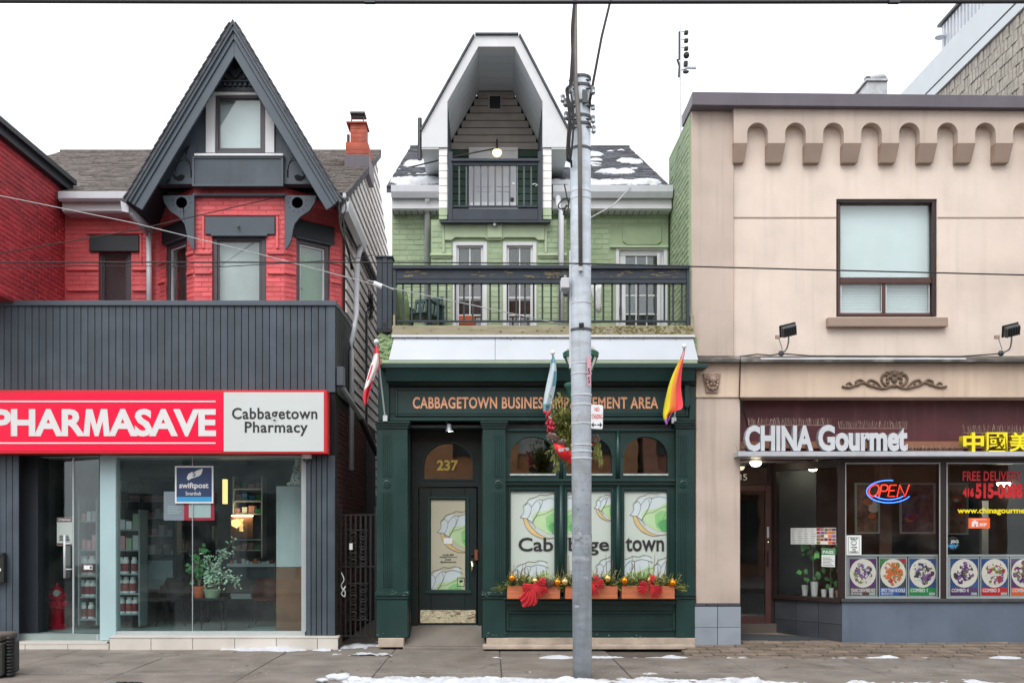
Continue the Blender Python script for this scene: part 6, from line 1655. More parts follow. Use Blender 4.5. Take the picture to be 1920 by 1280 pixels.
# lion mask plaque
ln = thing("lion_mask", "carved lion mask plaque on the tan pillar head", "carving", tuple(P(1335, 736, -.08)))
B().pprism([(1319, 700), (1352, 700), (1346, 736), (1324, 736)], -.10, -.07).build("plaque", M['stone_lion'], ln, bevel=.006)
h_ = B(); c = P(1335.5, 716, -.10)
def lb(dx, dz, r, sx=1, sy=1, sz=1): h_.ball((c.x + dx, c.y - .01 - abs(r) * .3, c.z + dz), r, 10, sx, sy, sz)
for k in range(12): a = 6.283 * k / 12; lb(.075 * math.cos(a), .095 * math.sin(a) - .005, .026, 1, .8, 1.1)
lb(0, .03, .06, 1, .7, .9); lb(-.022, -.035, .028, 1, 1.6, .9); lb(.022, -.035, .028, 1, 1.6, .9); lb(0, -.005, .02, 1, 2.6, 1.2); lb(0, -.075, .022, 1.2, 1.2, .8); lb(-.05, .075, .02); lb(.05, .075, .02); lb(-.03, .045, .012, 1.5, 3, .6); lb(.03, .045, .012, 1.5, 3, .6)
h_.build("lion_head", M['stone_lion'], ln, smooth=True)
orn = thing("scroll_ornament", "dark scrollwork ornament on the tan band above the sign", "carving", tuple(P(1677, 728, -.08)))
yo = -.085
def sw_(pts, r, nm="scroll"): B().tube([P(a, c, yo) for a, c in spline(pts, 5)], r, 7).build(nm, M['bronze_stone'], orn, smooth=True)
for s in (-1, 1):
    m_ = lambda p: (1677 + s * p[0], p[1])
    sw_([m_(p) for p in [(8, 725), (22, 728), (40, 724), (58, 717), (72, 722), (86, 726), (98, 724)]], .018); sw_([m_(p) for p in [(24, 727), (34, 716), (46, 712), (50, 720), (42, 724), (38, 718)]], .016); sw_([m_(p) for p in [(50, 722), (62, 712), (72, 715), (70, 722), (64, 720)]], .014)
    sw_([m_(p) for p in [(78, 724), (84, 717), (90, 720)]], .012); sw_([m_(p) for p in [(4, 724), (16, 722), (24, 712), (20, 702), (12, 704), (14, 712)]], .02); sw_([m_(p) for p in [(2, 712), (8, 700), (16, 698)]], .018)
ob = B()
for dx, py, r in ((0, 700, .05), (-9, 706, .035), (9, 706, .035), (0, 712, .05), (-12, 716, .03), (12, 716, .03), (0, 723, .035), (-6, 699, .03), (6, 699, .03)): ob.ball(P(1677 + dx, py, yo), r, 9, 1, .6, 1)
ob.build("shell_centre", M['bronze_stone'], orn, smooth=True)
# floodlights
for i, (px, lb_) in enumerate(((1475, "black floodlight on a curved arm above the restaurant name"), (1893, "black floodlight on a curved arm at the right edge above the yellow sign"))):
    t = thing("floodlight", lb_, "floodlight", tuple(P(px - 10, 666, -.1)), "floodlights on the tan ledge")
    dxx = 0 if i == 0 else -6
    B().ball(P(px - 10 + dxx, 662, -.12), .045, 10, 1, .8, 1).build("junction_box", M['steel_dark'], t); B().tube([P(a, c, y) for a, c, y in spline([(px - 8 + dxx, 661, -.14), (px - 1, 655, -.3), (px + 3, 643, -.45), (px + 4, 630, -.5)], 5)], .012, 8).build("arm", M['steel'], t, smooth=True)
    B().tube([P(px - 8 + dxx, 655, -.12), P(px - 15 + dxx, 633, -.12)], .008, 6).build("stay", M['steel'], t); B().pb(px - 20 + dxx, px - 12 + dxx, 628, 634, -.14, -.09).build("sensor", M['corbel'], t)
    hf = Matrix.Translation(P(px + 4, 620, -.52)) @ Matrix.Rotation(R(-14), 4, 'Y') @ Matrix.Rotation(R(30), 4, 'X')
    B().box(-.105, .105, -.035, .035, -.075, .075).build("housing", M['steel_dark'], t, xf=hf, bevel=.012)
    B().box(-.12, .12, .036, .05, -.09, .09).build("lens_rim", M['black_rubber'], t, xf=hf, bevel=.006)
    for k in range(6): B().box(-.095 + k * .035, -.087 + k * .035, -.06, -.036, -.065, .065).build("fin", M['steel_dark'], t, xf=hf)
ca = [(1388, 800, -.08), (1387, 735, -.08), (1388, 684, -.08), (1388, 679, -.09)]
tag(B().tube([P(1402, 800, .1), P(1393, 765, -.02), P(1386, 745, -.09), P(1387, 712, -.09), P(1388, 684, -.09), P(1388, 676, -.22), P(1388, 668, -.15), P(1420, 664, -.12), P(1445, 666, -.12), P(1462, 663, -.13)], .009, 6).build("light_cable", M['cable'], smooth=True), "black cable dropping from the ledge to the restaurant letters", "cable")
tag(B().tube([P(1470, 663, -.13), P(1520, 667, -.15), P(1640, 667.5, -.16), P(1800, 668, -.16), P(1860, 664, -.13), P(1880, 662, -.13)], .009, 6).build("light_cable", M['cable'], smooth=True), "black cable lying along the ledge between the floodlights", "cable")
# sign fascia
B().pb(1386, 2060, 745, 862, .26, .5, .26).build("sign_backing", M['maroon'], tn)
sh = B().pb(1384, 2060, 846, 855, -.30, .26).build("sign_shelf", M['shelf_metal'], tn, bevel=.004)
cs = thing("restaurant_sign", "raised white channel letters naming the restaurant", "sign", tuple(P(1550, 846, -.2)))
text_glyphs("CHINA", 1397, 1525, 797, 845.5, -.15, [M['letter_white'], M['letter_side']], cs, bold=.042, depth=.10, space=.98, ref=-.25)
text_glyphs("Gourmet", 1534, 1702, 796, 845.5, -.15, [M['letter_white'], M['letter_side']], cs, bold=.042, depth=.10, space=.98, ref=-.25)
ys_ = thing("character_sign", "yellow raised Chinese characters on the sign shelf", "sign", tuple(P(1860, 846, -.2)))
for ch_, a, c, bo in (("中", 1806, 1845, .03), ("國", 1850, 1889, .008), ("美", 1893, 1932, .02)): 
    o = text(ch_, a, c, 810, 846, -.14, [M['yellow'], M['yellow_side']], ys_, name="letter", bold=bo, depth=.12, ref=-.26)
for i, (a, c, py, lb_, ln_) in enumerate(((1404, 1560, 797, "bird spikes along the top of the white capitals", 12), (1574, 1700, 803, "bird spikes along the top of the lower-case white letters", 13), (1700, 1806, 845, "bird spikes on the bare sign shelf", 9), (1806, 1935, 811, "bird spikes above the yellow characters", 13), (1383, 1398, 845, "short bird spikes at the left end of the sign shelf", 11))):
    q = B(); px = a
    while px < c:
        for dy_ in (-.05, .05):
            q.tube([P(px, py, -.2), P(px + rg.uniform(-4, 4), py - ln_ * rg.uniform(.8, 1.2), -.2 + dy_ * rg.uniform(.5, 1.5))], .0022, 4)
        px += 3.2
    q.pb(a, c, py - .8, py + .4, -.22, -.18); tag(q.build("bird_spikes", M['spike'], kind="stuff"), lb_, "bird spikes")
# shop: entrance, canted window, front windows
YDr = 1.0; dk = M['brown_frame_dark']
B().box(X(1388), XE, -.25, 1.4, Z(858), Z(855.5)).build("entrance_soffit", M['shelf_white'], tn)
B().box(X(1360), X(1388) + .0, .5, 1.4, 0, Z(856)).build("entrance_side", M['tan_grey'], tn)
b = B().wall(1370, 1456, 858, 1190, YDr, YDr + .08, [(1376, 1441, 868, 904), (1376, 1446, 908, 1190)]); b.build("entrance_frame", dk, tn)
B().pb(1376, 1441, 868, 904, YDr + .03, YDr + .036).build("transom_pane", G_door, tn); text("235", 1373, 1401, 888, 900, YDr + .029, M['paper'], tn, name="house_number", depth=.002)
d_ = B().ring(1374, 1446, 909, 1168, 11, YDr - .01, YDr + .05, 14).build("restaurant_door", M['brown_frame'], tn, bevel=.004)
B().pb(1385, 1435, 920, 1154, YDr + .015, YDr + .022).build("pane", G_door, d_)
B().pb(1438, 1442, 987, 1008, YDr - .025, YDr - .01).build("push_plate", M['alu'], d_); B().tube([P(1440, 1032, YDr - .04), P(1440, 1062, YDr - .04)], .012, 8).build("handle", M['black_iron'], d_); B().ball(P(1440.5, 1016, YDr - .012), .014, 8).build("lock", M['brass'], d_)
B().pb(1370, 1456, 1168.5, 1190, YDr - .06, YDr + .2).build("threshold", M['concrete_dark'], tn)
ra = B(); ra.add([(X(1388), -.12, .02), (X(1590), -.12, .085), (X(1460, YDr), YDr, .14), (X(1388), YDr, .12), (X(1388), -.12, -.1), (X(1590), -.12, -.1), (X(1460, YDr), YDr, -.1), (X(1388), YDr, -.1)], [(0, 1, 2, 3), (7, 6, 5, 4), (0, 4, 5, 1), (1, 5, 6, 2), (2, 6, 7, 3), (3, 7, 4, 0)]); ra.build("entrance_ramp", M['paver'], tn)
pA, pB = (X(1452, .98), .98), (X(1579), .02)
XA, LA, uA = facet(pA, pB)
zt_, zs_ = Z(860), Z(1122)
b = B(); b.box(0, .05, -.03, .06, zs_, zt_); b.box(LA - .05, LA, -.03, .06, zs_, zt_); b.box(.05, LA - .05, -.03, .06, zt_ - .12, zt_); b.box(0, LA, -.05, .08, zs_ - .06, zs_); cw = b.build("canted_window", dk, tn, xf=XA, bevel=.004)
B().box(.05, LA - .05, 0, .008, zs_, zt_ - .12).build("pane", G_china, cw, xf=XA)
B().box(0, LA + .02, .02, .1, 0, zs_ - .06).build("canted_base", M['concrete_dark'], tn, xf=XA)
for r in range(2):
    for k in range(3): B().box(k * LA / 3 + .004, (k + 1) * LA / 3 - .004, -.0, .02, .03 + r * .32, .03 + r * .32 + .315).build("tile", M['dark_tile'], tn, xf=XA, bevel=.003)
fy = .02
b = B().wall(1578, 2060, 856, 1128, fy, fy + .1, [(1586, 1762, 868, 1120), (1776, 2050, 868, 1120)]); fw = b.build("front_window", dk, tn)
B().pb(1586, 1762, 868, 1120, fy + .04, fy + .048).build("pane", G_china, fw); B().pb(1776, 2050, 868, 1120, fy + .04, fy + .048).build("pane", G_china, fw)
B().pb(1578, 2060, 1122, 1128, fy - .05, fy).build("window_sill", M['steel_dark'], fw, bevel=.004); B().ring(1585, 1763, 867, 1121, 1.6, fy - .012, fy).build("metal_bead", M['alu'], fw); B().ring(1775, 2051, 867, 1121, 1.6, fy - .012, fy).build("metal_bead", M['alu'], fw)
B().pb(1579, 2060, 1128.3, 1218, fy - .01, fy + .15).build("base_panel", M['blue_panel'], tn)
# interior
b = B(); rx0_, rx1_ = X(1388) + .02, XE
b.box(rx0_, rx1_, 4.2, 4.3, 0, 3.2); b.box(rx0_ - .05, rx0_, 1.4, 4.2, 0, 3.2); b.box(rx1_, rx1_ + .1, .1, 4.2, 0, 3.2); b.build("room_wall", M['room_brown'], tn)
B().box(rx0_, rx1_, .2, 4.2, 2.95, 3.05).build("room_ceiling", M['room_brown'], tn); B().box(rx0_, rx1_, .2, 4.2, .0, .12).build("room_floor", M['room_dark'], tn)
B().box(X(1456), X(1600), 1.6, 1.65, .1, 2.95).build("room_screen", M['room_dark'], tn)
B().pb(1590, 1765, 1005, 1130, 2.6, 2.9).build("dark_counter", M['room_dark'], tn); B().pb(1649, 1672, 870, 1110, 1.9, 2.1).build("column", M['room_wood'], tn); B().pb(1841, 1896, 938, 1130, 2.8, 2.9).build("inner_door", M['shelf_white'], tn)
for i, (r_, m_, lb_) in enumerate((((1604, 1650, 905, 1000), 'photo_food', "framed dish photograph left of the brown column in the restaurant"), ((1688, 1754, 905, 1000), 'photo_food2', "framed dish photograph right of the brown column in the restaurant"), ((1777, 1816, 905, 1002), 'photo_food', "framed dish photograph beside the pale inner door"))):
    t = thing("framed_picture", lb_, "picture", tuple(P((r_[0] + r_[1]) / 2, r_[3], 1.8)), "dish photographs inside the restaurant"); B().ring(*r_, 3, 1.8, 1.84).build("frame", M['paper_dim'], t); B().pb(r_[0] + 3, r_[1] - 3, r_[2] + 3, r_[3] - 3, 1.82, 1.84).build("print", M[m_], t)
    rg2 = random.Random(i)
    for k in range(5):
        cx, cy, rr = rg2.uniform(r_[0] + 12, r_[1] - 12), rg2.uniform(r_[2] + 20, r_[3] - 20), rg2.uniform(5, 11)
        B().pprism([(cx + rr * math.cos(q_) * 1.0, cy + rr * .7 * math.sin(q_)) for q_ in [6.283 * j / 12 for j in range(12)]], 1.819 - .001 * k, 1.8205, 1.82).build("printed_dish", M[rg2.choice(['food_red', 'plate', 'food_orange', 'food_violet'])], t)
def ceiling_lamp(px, py, y, lb_, r=.09, gm='lamp_soft'):
    t = thing("ceiling_lamp", lb_, "lamp", tuple(P(px, py, y)), "round lamps at the restaurant"); c = P(px, py, y)
    B().lathe([(r, .05), (r * 1.05, .03), (r * 1.05, 0)], *c, 16).build("rim", M['white_metal'], t); B().lathe([(r * .95, 0), (r * .9, -.03), (r * .6, -.06), (0, -.07)], *c, 16).build("globe", M[gm], t, smooth=True)
ceiling_lamp(1417, 866, .55, "lit round lamp under the soffit before the restaurant door")
ceiling_lamp(1524, 875, 1.3, "lit round lamp seen through the top of the canted window", .08, 'lamp_room')
ceiling_lamp(1884, 905, 2.2, "lit round lamp behind the red delivery lettering", .13, 'lamp_room')
# things in and on the canted window
def onA(name, label, cat, u0, u1, z0, z1, m, w=-.004):
    t = thing(name, label, cat, tuple(XA @ Vector(((u0 + u1) / 2, w, z0)))); B().box(u0, u1, w - .003, w, z0, z1).build("sheet", m, t, xf=XA); return t
uA_ = lambda px: ((pA[0] * F - (px - VX) * (D0 + pA[1])) / ((px - VX) * uA.y - uA.x * F))
zA_ = lambda px, py: Z(py, pA[1] + uA.y * uA_(px))
u0, u1 = uA_(1483), uA_(1568); zz0, zz1 = zA_(1525, 1020), zA_(1525, 989)
t = onA("menu", "paper menu with dish pictures taped in the canted window", "menu", u0, u1, zz0, zz1, M['paper'])
um = u0 + (u1 - u0) * .58
for k in range(4):
    for j in range(7): B().box(u0 + .02 + k * .115, u0 + .02 + k * .115 + rg.uniform(.04, .085), -.0085, -.007, zz1 - .03 - j * .033, zz1 - .024 - j * .033).build("text_line", M['line'], t, xf=XA)
for k in range(5):
    for j in range(5): B().box(um + k * (u1 - um) / 5 + rg.uniform(0, .006), um + (k + 1) * (u1 - um) / 5 - rg.uniform(0, .006), -.0085, -.007, zz0 + .004 + j * (zz1 - zz0) / 5, zz0 + (j + 1) * (zz1 - zz0) / 5 - rg.uniform(.001, .008)).build("dish_picture", M[rg.choice(['food_orange', 'food_red', 'cardboard', 'notice_dark', 'plate', 'needle_b', 'photo_food', 'food_violet'])], t, xf=XA)
u0, u1 = uA_(1541), uA_(1566); zz0, zz1 = zA_(1553, 1062), zA_(1553, 1028)
t = onA("inspection_notice", "green and white food inspection pass in the canted window", "notice", u0, u1, zz0, zz1, M['paper'])
B().box(u0 + .003, u1 - .003, -.0085, -.007, zz1 - .09, zz1 - .003).build("green_header", M['pass_green'], t, xf=XA); text("PASS", u0 + .02, u1 - .02, zz1 - .075, zz1 - .025, -.0085, M['white'], t, depth=.002, bold=.04, xf=XA)
for j in range(6): B().box(u0 + .02, u1 - .02 - .03 * (j % 3), -.0085, -.007, zz0 + .02 + j * .022, zz0 + .027 + j * .022).build("text_line", M['line'], t, xf=XA)
for i, (px, w_, h_) in enumerate(((1494, .05, .16), (1512, .06, .22), (1530, .045, .11), (1544, .04, .14), (1556, .04, .11))):
    u = uA_(px); c = XA @ Vector((u, .2, zs_ + .0))
    t = thing("window_vase", ["white cup at the left of the canted window ledge", "tallest white vase on the canted window ledge", "low white cup in the middle of the canted window ledge", "white vase right of the low cup on the window ledge", "small beige cup at the right of the window ledge"][i], "vase", tuple(c), "vases on the canted window ledge")
    B().lathe([(w_ * .75, 0), (w_, h_), (w_ * .85, h_), (w_ * .6, .02)], *c, 14).build("vase", M['jar_white'] if i < 4 else M['cardboard'], t)
    if i in (1, 3):
        lf = B(); rgp = random.Random(i)
        for k in range(26):
            q = Vector(c) + Vector((rgp.uniform(-.22, .16), rgp.uniform(-.08, .1), h_ + rgp.uniform(.05, .75))); L = rgp.uniform(.07, .14); d2 = Vector((rgp.uniform(-1, 1), -.3, rgp.uniform(-1, .3))).normalized(); s2 = d2.cross(Vector((0, -1, .3))).normalized()
            lf.add([q, q + d2 * L * .4 + s2 * L * .35, q + d2 * L, q + d2 * L * .4 - s2 * L * .35], [(0, 1, 2, 3)])
        lf.build("leaves", M['plant_dark'], t, norm=False); B().tube([tuple(c), tuple(Vector(c) + Vector((-.03, .02, h_ + .7)))], .008, 5).build("stem", M['stem'], t)
B().box(.0, LA, .1, .45, zs_ - .04, zs_ - .002).build("display_ledge", dk, tn, xf=XA)
# neon sign
ne = thing("neon_sign", "lit red and blue neon OPEN sign in the restaurant window", "neon sign", tuple(P(1667, 945, .15)))
ny = .16
rd = M['neon_red']; bl_ = M['neon_blue']
def nz(pts, m, nm): B().tube([P(a, c, ny) for a, c in pts], .0075, 6).build(nm, m, ne, smooth=True)
nz(spline([(1638, 909), (1631, 915), (1630, 925), (1636, 930), (1644, 926), (1648, 916), (1645, 909), (1638, 909)], 4), rd, "letter_tube")
nz([(1648, 931), (1653, 909)], rd, "letter_tube"); nz(spline([(1653, 909), (1662, 909), (1665, 914), (1661, 920), (1651, 920)], 4), rd, "letter_tube")
nz([(1681, 909), (1669, 909), (1665, 930), (1678, 930)], rd, "letter_tube"); nz([(1667, 919), (1677, 919)], rd, "letter_tube"); nz([(1682, 931), (1687, 909), (1697, 930), (1705, 908)], rd, "letter_tube")
nz([(1667 + 42 * math.cos(a), 921 + 21 * math.sin(a)) for a in [R(-80 - 5 * k) for k in range(52)]], bl_, "ring_tube"); nz([(1667 + 34 * math.cos(a), 919 + 17 * math.sin(a)) for a in [R(140 - 6 * k) for k in range(18)]], bl_, "ring_tube")
B().pb(1640, 1692, 918, 920, ny + .012, ny + .02).build("back_bar", M['blackish'], ne); B().tube([P(1667, 900, ny + .01), P(1667, 870, ny + .01)], .004, 5).build("hanger", M['cable'], ne)
# lettering on the glass
gl = fy + .039
t = thing("window_lettering", "red and yellow delivery lettering on the right restaurant window", "lettering", tuple(P(1860, 960, gl)))
text("FREE DELIVERY", 1805, 1915, 883, 901, gl, M['deep_red'], t, bold=.02, depth=.002, space=1.05); text("416", 1805, 1826, 914, 931, gl, M['deep_red'], t, bold=.05, depth=.002); text("515-0088", 1829, 1917, 905, 934, gl, M['deep_red'], t, bold=.05, depth=.002)
text("www.chinagourmet.ca", 1795, 1945, 951, 965, gl, M['yellow'], t, bold=.03, depth=.002)
t = thing("delivery_sticker", "orange delivery sticker under the yellow web address", "sticker", tuple(P(1836, 990, gl))); B().pb(1816, 1856, 970.5, 990, gl - .002, gl).build("sheet", M['orange'], t); text("SKIP", 1836, 1850, 980, 986, gl - .002, M['white'], t, bold=.04, depth=.002, shear=.2)
B().pprism([(1822, 987), (1822, 980), (1821, 979), (1828, 974.5), (1835, 979), (1834, 980), (1834, 987), (1830, 987), (1830, 982), (1827, 982), (1827, 987)], gl - .004, gl - .002).build("house_mark", M['white'], t); B().pb(1822, 1850, 973, 974, gl - .004, gl - .002).build("text_line", M['white'], t)
t = thing("camera_notice", "pale blue smiley camera notice at the window corner", "notice", tuple(P(1601, 1040, gl))); B().pb(1587, 1615, 1003, 1040, gl - .002, gl).build("sheet", M['paper'], t); B().ring(1590.5, 1611.5, 1006, 1037, .8, gl - .004, gl - .002).build("border", M['line'], t)
text("SMILE!", 1594, 1608, 1008, 1011, gl - .002, M['ink'], t, bold=.04, depth=.002)
for k, wd in enumerate(("YOU'RE", "ON", "CAMERA")): text(wd, (1595, 1598, 1593)[k], (1607, 1604, 1609)[k], 1024 + k * 4.2, 1027 + k * 4.2, gl - .002, M['ink'], t, bold=.04, depth=.002)
sm = B(); strokes(sm, [(1601 + 5 * math.cos(a), 1017 + 5 * math.sin(a)) for a in [6.283 * k / 20 for k in range(21)]], .8, gl - .004, gl - .002); strokes(sm, [(1601 + 3 * math.cos(a), 1017.5 + 3 * math.sin(a)) for a in [R(20 + 14 * k) for k in range(11)]], .8, gl - .004, gl - .002); sm.pb(1598.6, 1599.6, 1014, 1016, gl - .004, gl - .002); sm.pb(1602.4, 1603.4, 1014, 1016, gl - .004, gl - .002); sm.build("smiley", M['ink'], t)
t = thing("loyalty_sticker", "round black sticker low on the right restaurant window", "sticker", tuple(P(1786, 1032, gl))); B().pprism([(1786 + 13 * math.cos(a), 1018 + 13 * math.sin(a)) for a in [6.283 * k / 20 for k in range(20)]], gl - .002, gl).build("sheet", M['blackish'], t); text("JBG", 1782, 1797, 1012, 1019, gl - .002, M['paper_dim'], t, depth=.002, bold=.03); text("MEV'", 1776, 1796, 1020, 1027, gl - .002, M['poster_blue'], t, depth=.002, bold=.03)
# menu boards behind the glass
def combo(rect, bandm, bg_, dish, label, title, sub):
    a, c, d, e = rect; yb_ = fy + .075
    t = thing("menu_poster", label, "poster", tuple(P((a + c) / 2, e, yb_)), "dish posters in the restaurant windows")
    B().pb(a, c, d, e, yb_, yb_ + .01).build("backing", M['alu'], t); B().pb(a + 2, c - 2, d + 4, e - 18, yb_ - .002, yb_).build("photo_ground", M[bg_], t); B().pb(a + 2, c - 2, e - 18, e - 3, yb_ - .002, yb_).build("colour_band", M[bandm], t)
    cx, cy = (a + c) / 2, (d + 4 + e - 18) / 2; rx, ry = (c - a) * .455, (e - d) * .355
    el = lambda k_, n=20: [(cx + k_ * rx * math.cos(q_), cy + k_ * ry * math.sin(q_)) for q_ in [6.283 * j / n for j in range(n)]]
    if dish[0] == 'food_orange': B().pb(a + 2, c - 2, d + 4, d + 16, yb_ - .003, yb_ - .002).build("greens", M['plant_dark'], t); B().pb(c - 16, c - 2, d + 4, d + 13, yb_ - .004, yb_ - .003).build("tomato", M['food_red'], t)
    B().pprism(el(1.0), yb_ - .005, yb_ - .002).build("plate", M['plate'], t); rgc = random.Random(hash(title) % 97 if False else len(title) * 7 + int(a))
    fd = B(); pal = dish + ['plate', 'needle_b', dish[0], dish[1]]
    for k in range(90):                       # printed heap of food, larger pieces first
        q_ = rgc.uniform(0, 6.28); r_ = .70 * math.sqrt(rgc.random()); fx, fz = cx + rx * r_ * math.cos(q_), cy + ry * r_ * math.sin(q_); s_ = rgc.uniform(.06, .13) * (1.7 - k / 90)
        n = 8; el_ = rgc.uniform(.5, 1.6); ro = rgc.uniform(0, 3.1); fd.mi = rgc.randrange(len(pal))
        pts = [(fx + s_ * rx * (math.cos(w_) * math.cos(ro) * el_ - math.sin(w_) * math.sin(ro)) * rgc.uniform(.8, 1.15), fz + s_ * ry * (math.cos(w_) * math.sin(ro) * el_ + math.sin(w_) * math.cos(ro)) * rgc.uniform(.8, 1.15)) for w_ in [6.283 * j / n for j in range(n)]]
        fd.pprism(pts, yb_ - .0055 - .00012 * k, yb_ - .005)
    fd.build("printed_food", [M[q] for q in pal], t)
    text(title, a + 4, min(c - 4, a + 4 + len(title) * 4.6), e - 16.5, e - 9.5, yb_ - .002, M['white'], t, bold=.04, depth=.002)
    if sub: text(sub, a + 4, a + 4 + len(sub) * 5.5, e - 9, e - 4, yb_ - .002, M['white'], t, bold=.01, depth=.002)
    B().pb(c - 15, c - 4, e - 9, e - 4, yb_ - .0035, yb_ - .002).build("price_tab", M['paper_dim'] if not sub or 'food_violet' in dish else M['poster_navy'], t)
combo((1591, 1645, 1043, 1119), 'notice_dark', 'plum', ['plate', 'food_violet', 'food_dark', 'lav'], "fried rice poster, first in the left restaurant window", "YOUNG CHOW FRIED RICE", "楊州炒飯")
combo((1648, 1701, 1043, 1119), 'mid_blue', 'food_dark', ['food_orange', 'food_orange', 'food_red', 'food_orange'], "orange noodle poster in the middle of the left restaurant window", "SPICY THAI NOODLE", "泰式炒河")
combo((1703, 1757, 1043, 1119), 'pass_green', 'photo_blue', ['food_violet', 'food_dark', 'plate', 'lav', 'plum'], "combo poster with green band in the left restaurant window", "COMBO 1", "")
combo((1780, 1836, 1043, 1119), 'plum', 'photo_blue', ['food_violet', 'food_dark', 'plate', 'plum'], "combo poster with violet band in the right restaurant window", "COMBO 4", "")
combo((1838, 1892, 1043, 1119), 'deep_red', 'photo_blue', ['food_red', 'plate', 'food_violet', 'plate'], "combo poster with red band in the right restaurant window", "COMBO 3", "")
combo((1894, 1948, 1043, 1119), 'orange', 'plum', ['food_red', 'plum', 'food_violet', 'plate'], "combo poster with orange band at the right picture edge", "COMBO 2", "")
for i, (a, c) in enumerate(((1587, 1760), (1777, 1952))):
    B().ring(a, c, 1039, 1121, 3.5, fy + .06, fy + .09).build("poster_rail", M['alu'], fw)

# ---------------------------------------------------------------- far grey block, roof vent, mast
fb_ = thing("grey_block", "tall ribbed grey block building rising behind the tan roof", "building", (9.2, 4, 0))
WX = 8.7
zl = 10.23
B().box(WX + .05, 20, -.5, 9, 0, zl).build("core_wall", M['black_gap'], fb_)
cnt = 0; rb = B()
for r in range(11):
    z1 = zl - .02 - r * .20
    for k in range(46):
        y0 = 1.0 + k * .105 + (.05 if r % 2 else 0)
        h_ = random.uniform(.0, .02)
        pj = (WX + .012 - h_)
        if cnt < 290 and r < 7:
            cnt += 1; B().box(pj, WX + .06, y0, y0 + .085, z1 - .185, z1).build("block", M['split_block'], fb_)
        else: rb.box(pj, WX + .06, y0, y0 + .085, z1 - .185, z1)
rb.build("block_field", M['split_block'], fb_, kind="stuff")
B().box(WX - .04, 20, -.6, 9.1, zl + .0, zl + .17).build("string_band", M['pale_clad'], fb_); B().box(WX - .01, 20, -.6, 9.1, zl + .17, zl + .20).build("black_joint", M['blackish'], fb_); B().box(WX - .05, 20, -.6, 9.1, zl + .20, zl + .72).build("parapet_panel", M['pale_clad'], fb_)  # narrow black strip between the two pale bands
pb2 = B().box(WX + .15, 18, .0, 4.75, zl + .6, 11.62).build("rooftop_room", M['white_metal'], fb_)
for k in range(36): B().box(WX + .12, WX + .15, .05 + k * .13, .10 + k * .13, zl + .7, 11.58).build("rib", M['white_metal'], pb2)
B().box(WX + .08, 18, -.05, 4.8, 11.62, 11.67).build("room_roof_edge", M['steel_dark'], fb_)
B().lathe([(.0, .08), (.08, .06), (.1, 0), (.06, -.03)], WX + .02, 4.55, 11.3, 12).build("roof_camera", M['white_metal'], fb_)
vn = thing("roof_vent", "small metal vent hood standing on the tan flat roof", "vent", tuple(P(1645, 172, 3)))
B().pb(1626, 1664, 150, 178, 3, 3.5).build("box", M['vent_metal'], vn, bevel=.01); B().pb(1624, 1666, 147, 151, 2.96, 3.54).build("lid", M['vent_metal'], vn); B().ball(P(1645, 147, 3.25), .12, 12, 1.4, 1, .7).build("cowl", M['white_metal'], vn, smooth=True); B().pb(1624, 1632, 143, 147, 3, 3.1).build("flue", M['steel_dark'], vn)
an = thing("aerial_mast", "slim white mast with dark aerial elements behind the green roof", "mast", tuple(P(1275, 330, 6.5)))
B().tube([P(1276, 330, 6.5), P(1276, 46, 6.5)], [.03, .022], 8).build("mast", M['white_metal'], an)
for py in (57, 72, 87): B().pb(1284, 1291, py, py + 5, 6.45, 6.55).build("element", M['cable'], an); B().tube([P(1276, py + 2.5, 6.5), P(1285, py + 2.5, 6.5)], .012, 5).build("element_arm", M['white_metal'], an)
B().ball(P(1287, 104, 6.5), .07, 10).build("element", M['cable'], an); B().pb(1283, 1290, 114, 122, 6.45, 6.55).build("element", M['cable'], an); B().ball(P(1286, 135, 6.5), .06, 10, 1.2, 1, .6).build("element", M['steel_dark'], an)
B().tube([P(1276, 132, 6.5), P(1290, 127, 6.5), P(1305, 127, 6.5)], [.02, .03, .04], 8).build("side_arm", M['white_metal'], an); B().tube([P(1274, 60, 6.5), P(1274, 112, 6.5), P(1270, 112, 6.5), P(1274, 124, 6.5), P(1273, 145, 6.5)], .025, 6).build("feeder", M['cable'], an)
# ---------------------------------------------------------------- pole and what hangs on it
YP_ = -2.8
pxp = lambda px, y=YP_: X(px, y)
pc_x = X(1092, YP_)
up = thing("utility_pole", "galvanised grey utility pole standing on the snowy kerb", "pole", (pc_x, YP_, 0))
zt_p = Z(150, YP_)
B().tube([(pc_x, YP_, -.05), (pc_x - .015, YP_, zt_p * .5), (pc_x - .025, YP_, zt_p)], [.112, .118, .122], 24).build("shaft", M['pole'], up, smooth=True)
def band(py, h, r, m, nm): zc_ = Z(py, YP_); x_ = pc_x - .025 * zc_ / zt_p; B().lathe([(r, 0), (r, h)], x_, YP_, zc_, 24).build(nm, M[m], up)
for py in (362, 375, 500, 570, 683, 702, 742, 760, 795, 835, 847, 860): band(py, .012, .124, 'steel_tape', "steel_strap")
for py in (284, 622): band(py, .03, .126, 'steel_dark', "steel_clamp")
for py in (1010, 1050): band(py, .05, .1175, 'pole_tape', "old_tape")
band(1024, .12, .1172, 'pole_tape', "old_tape")
B().tube([P(1078, -60, YP_ - .16), P(1079, 150, YP_ - .16), P(1087, 250, YP_ - .155), P(1088.5, 500, YP_ - .145)], [.026, .026, .026, .024], 10).build("conduit", M['conduit'], up, smooth=True)
B().tube([P(1088.5, 500, YP_ - .145), P(1088.5, 508, YP_ - .145)], .03, 10).build("conduit_cap", M['steel_tape'], up)
B().tube([P(1070, 470, YP_), P(1070, 690, YP_)], .018, 8).build("white_riser", M['white_metal'], up)
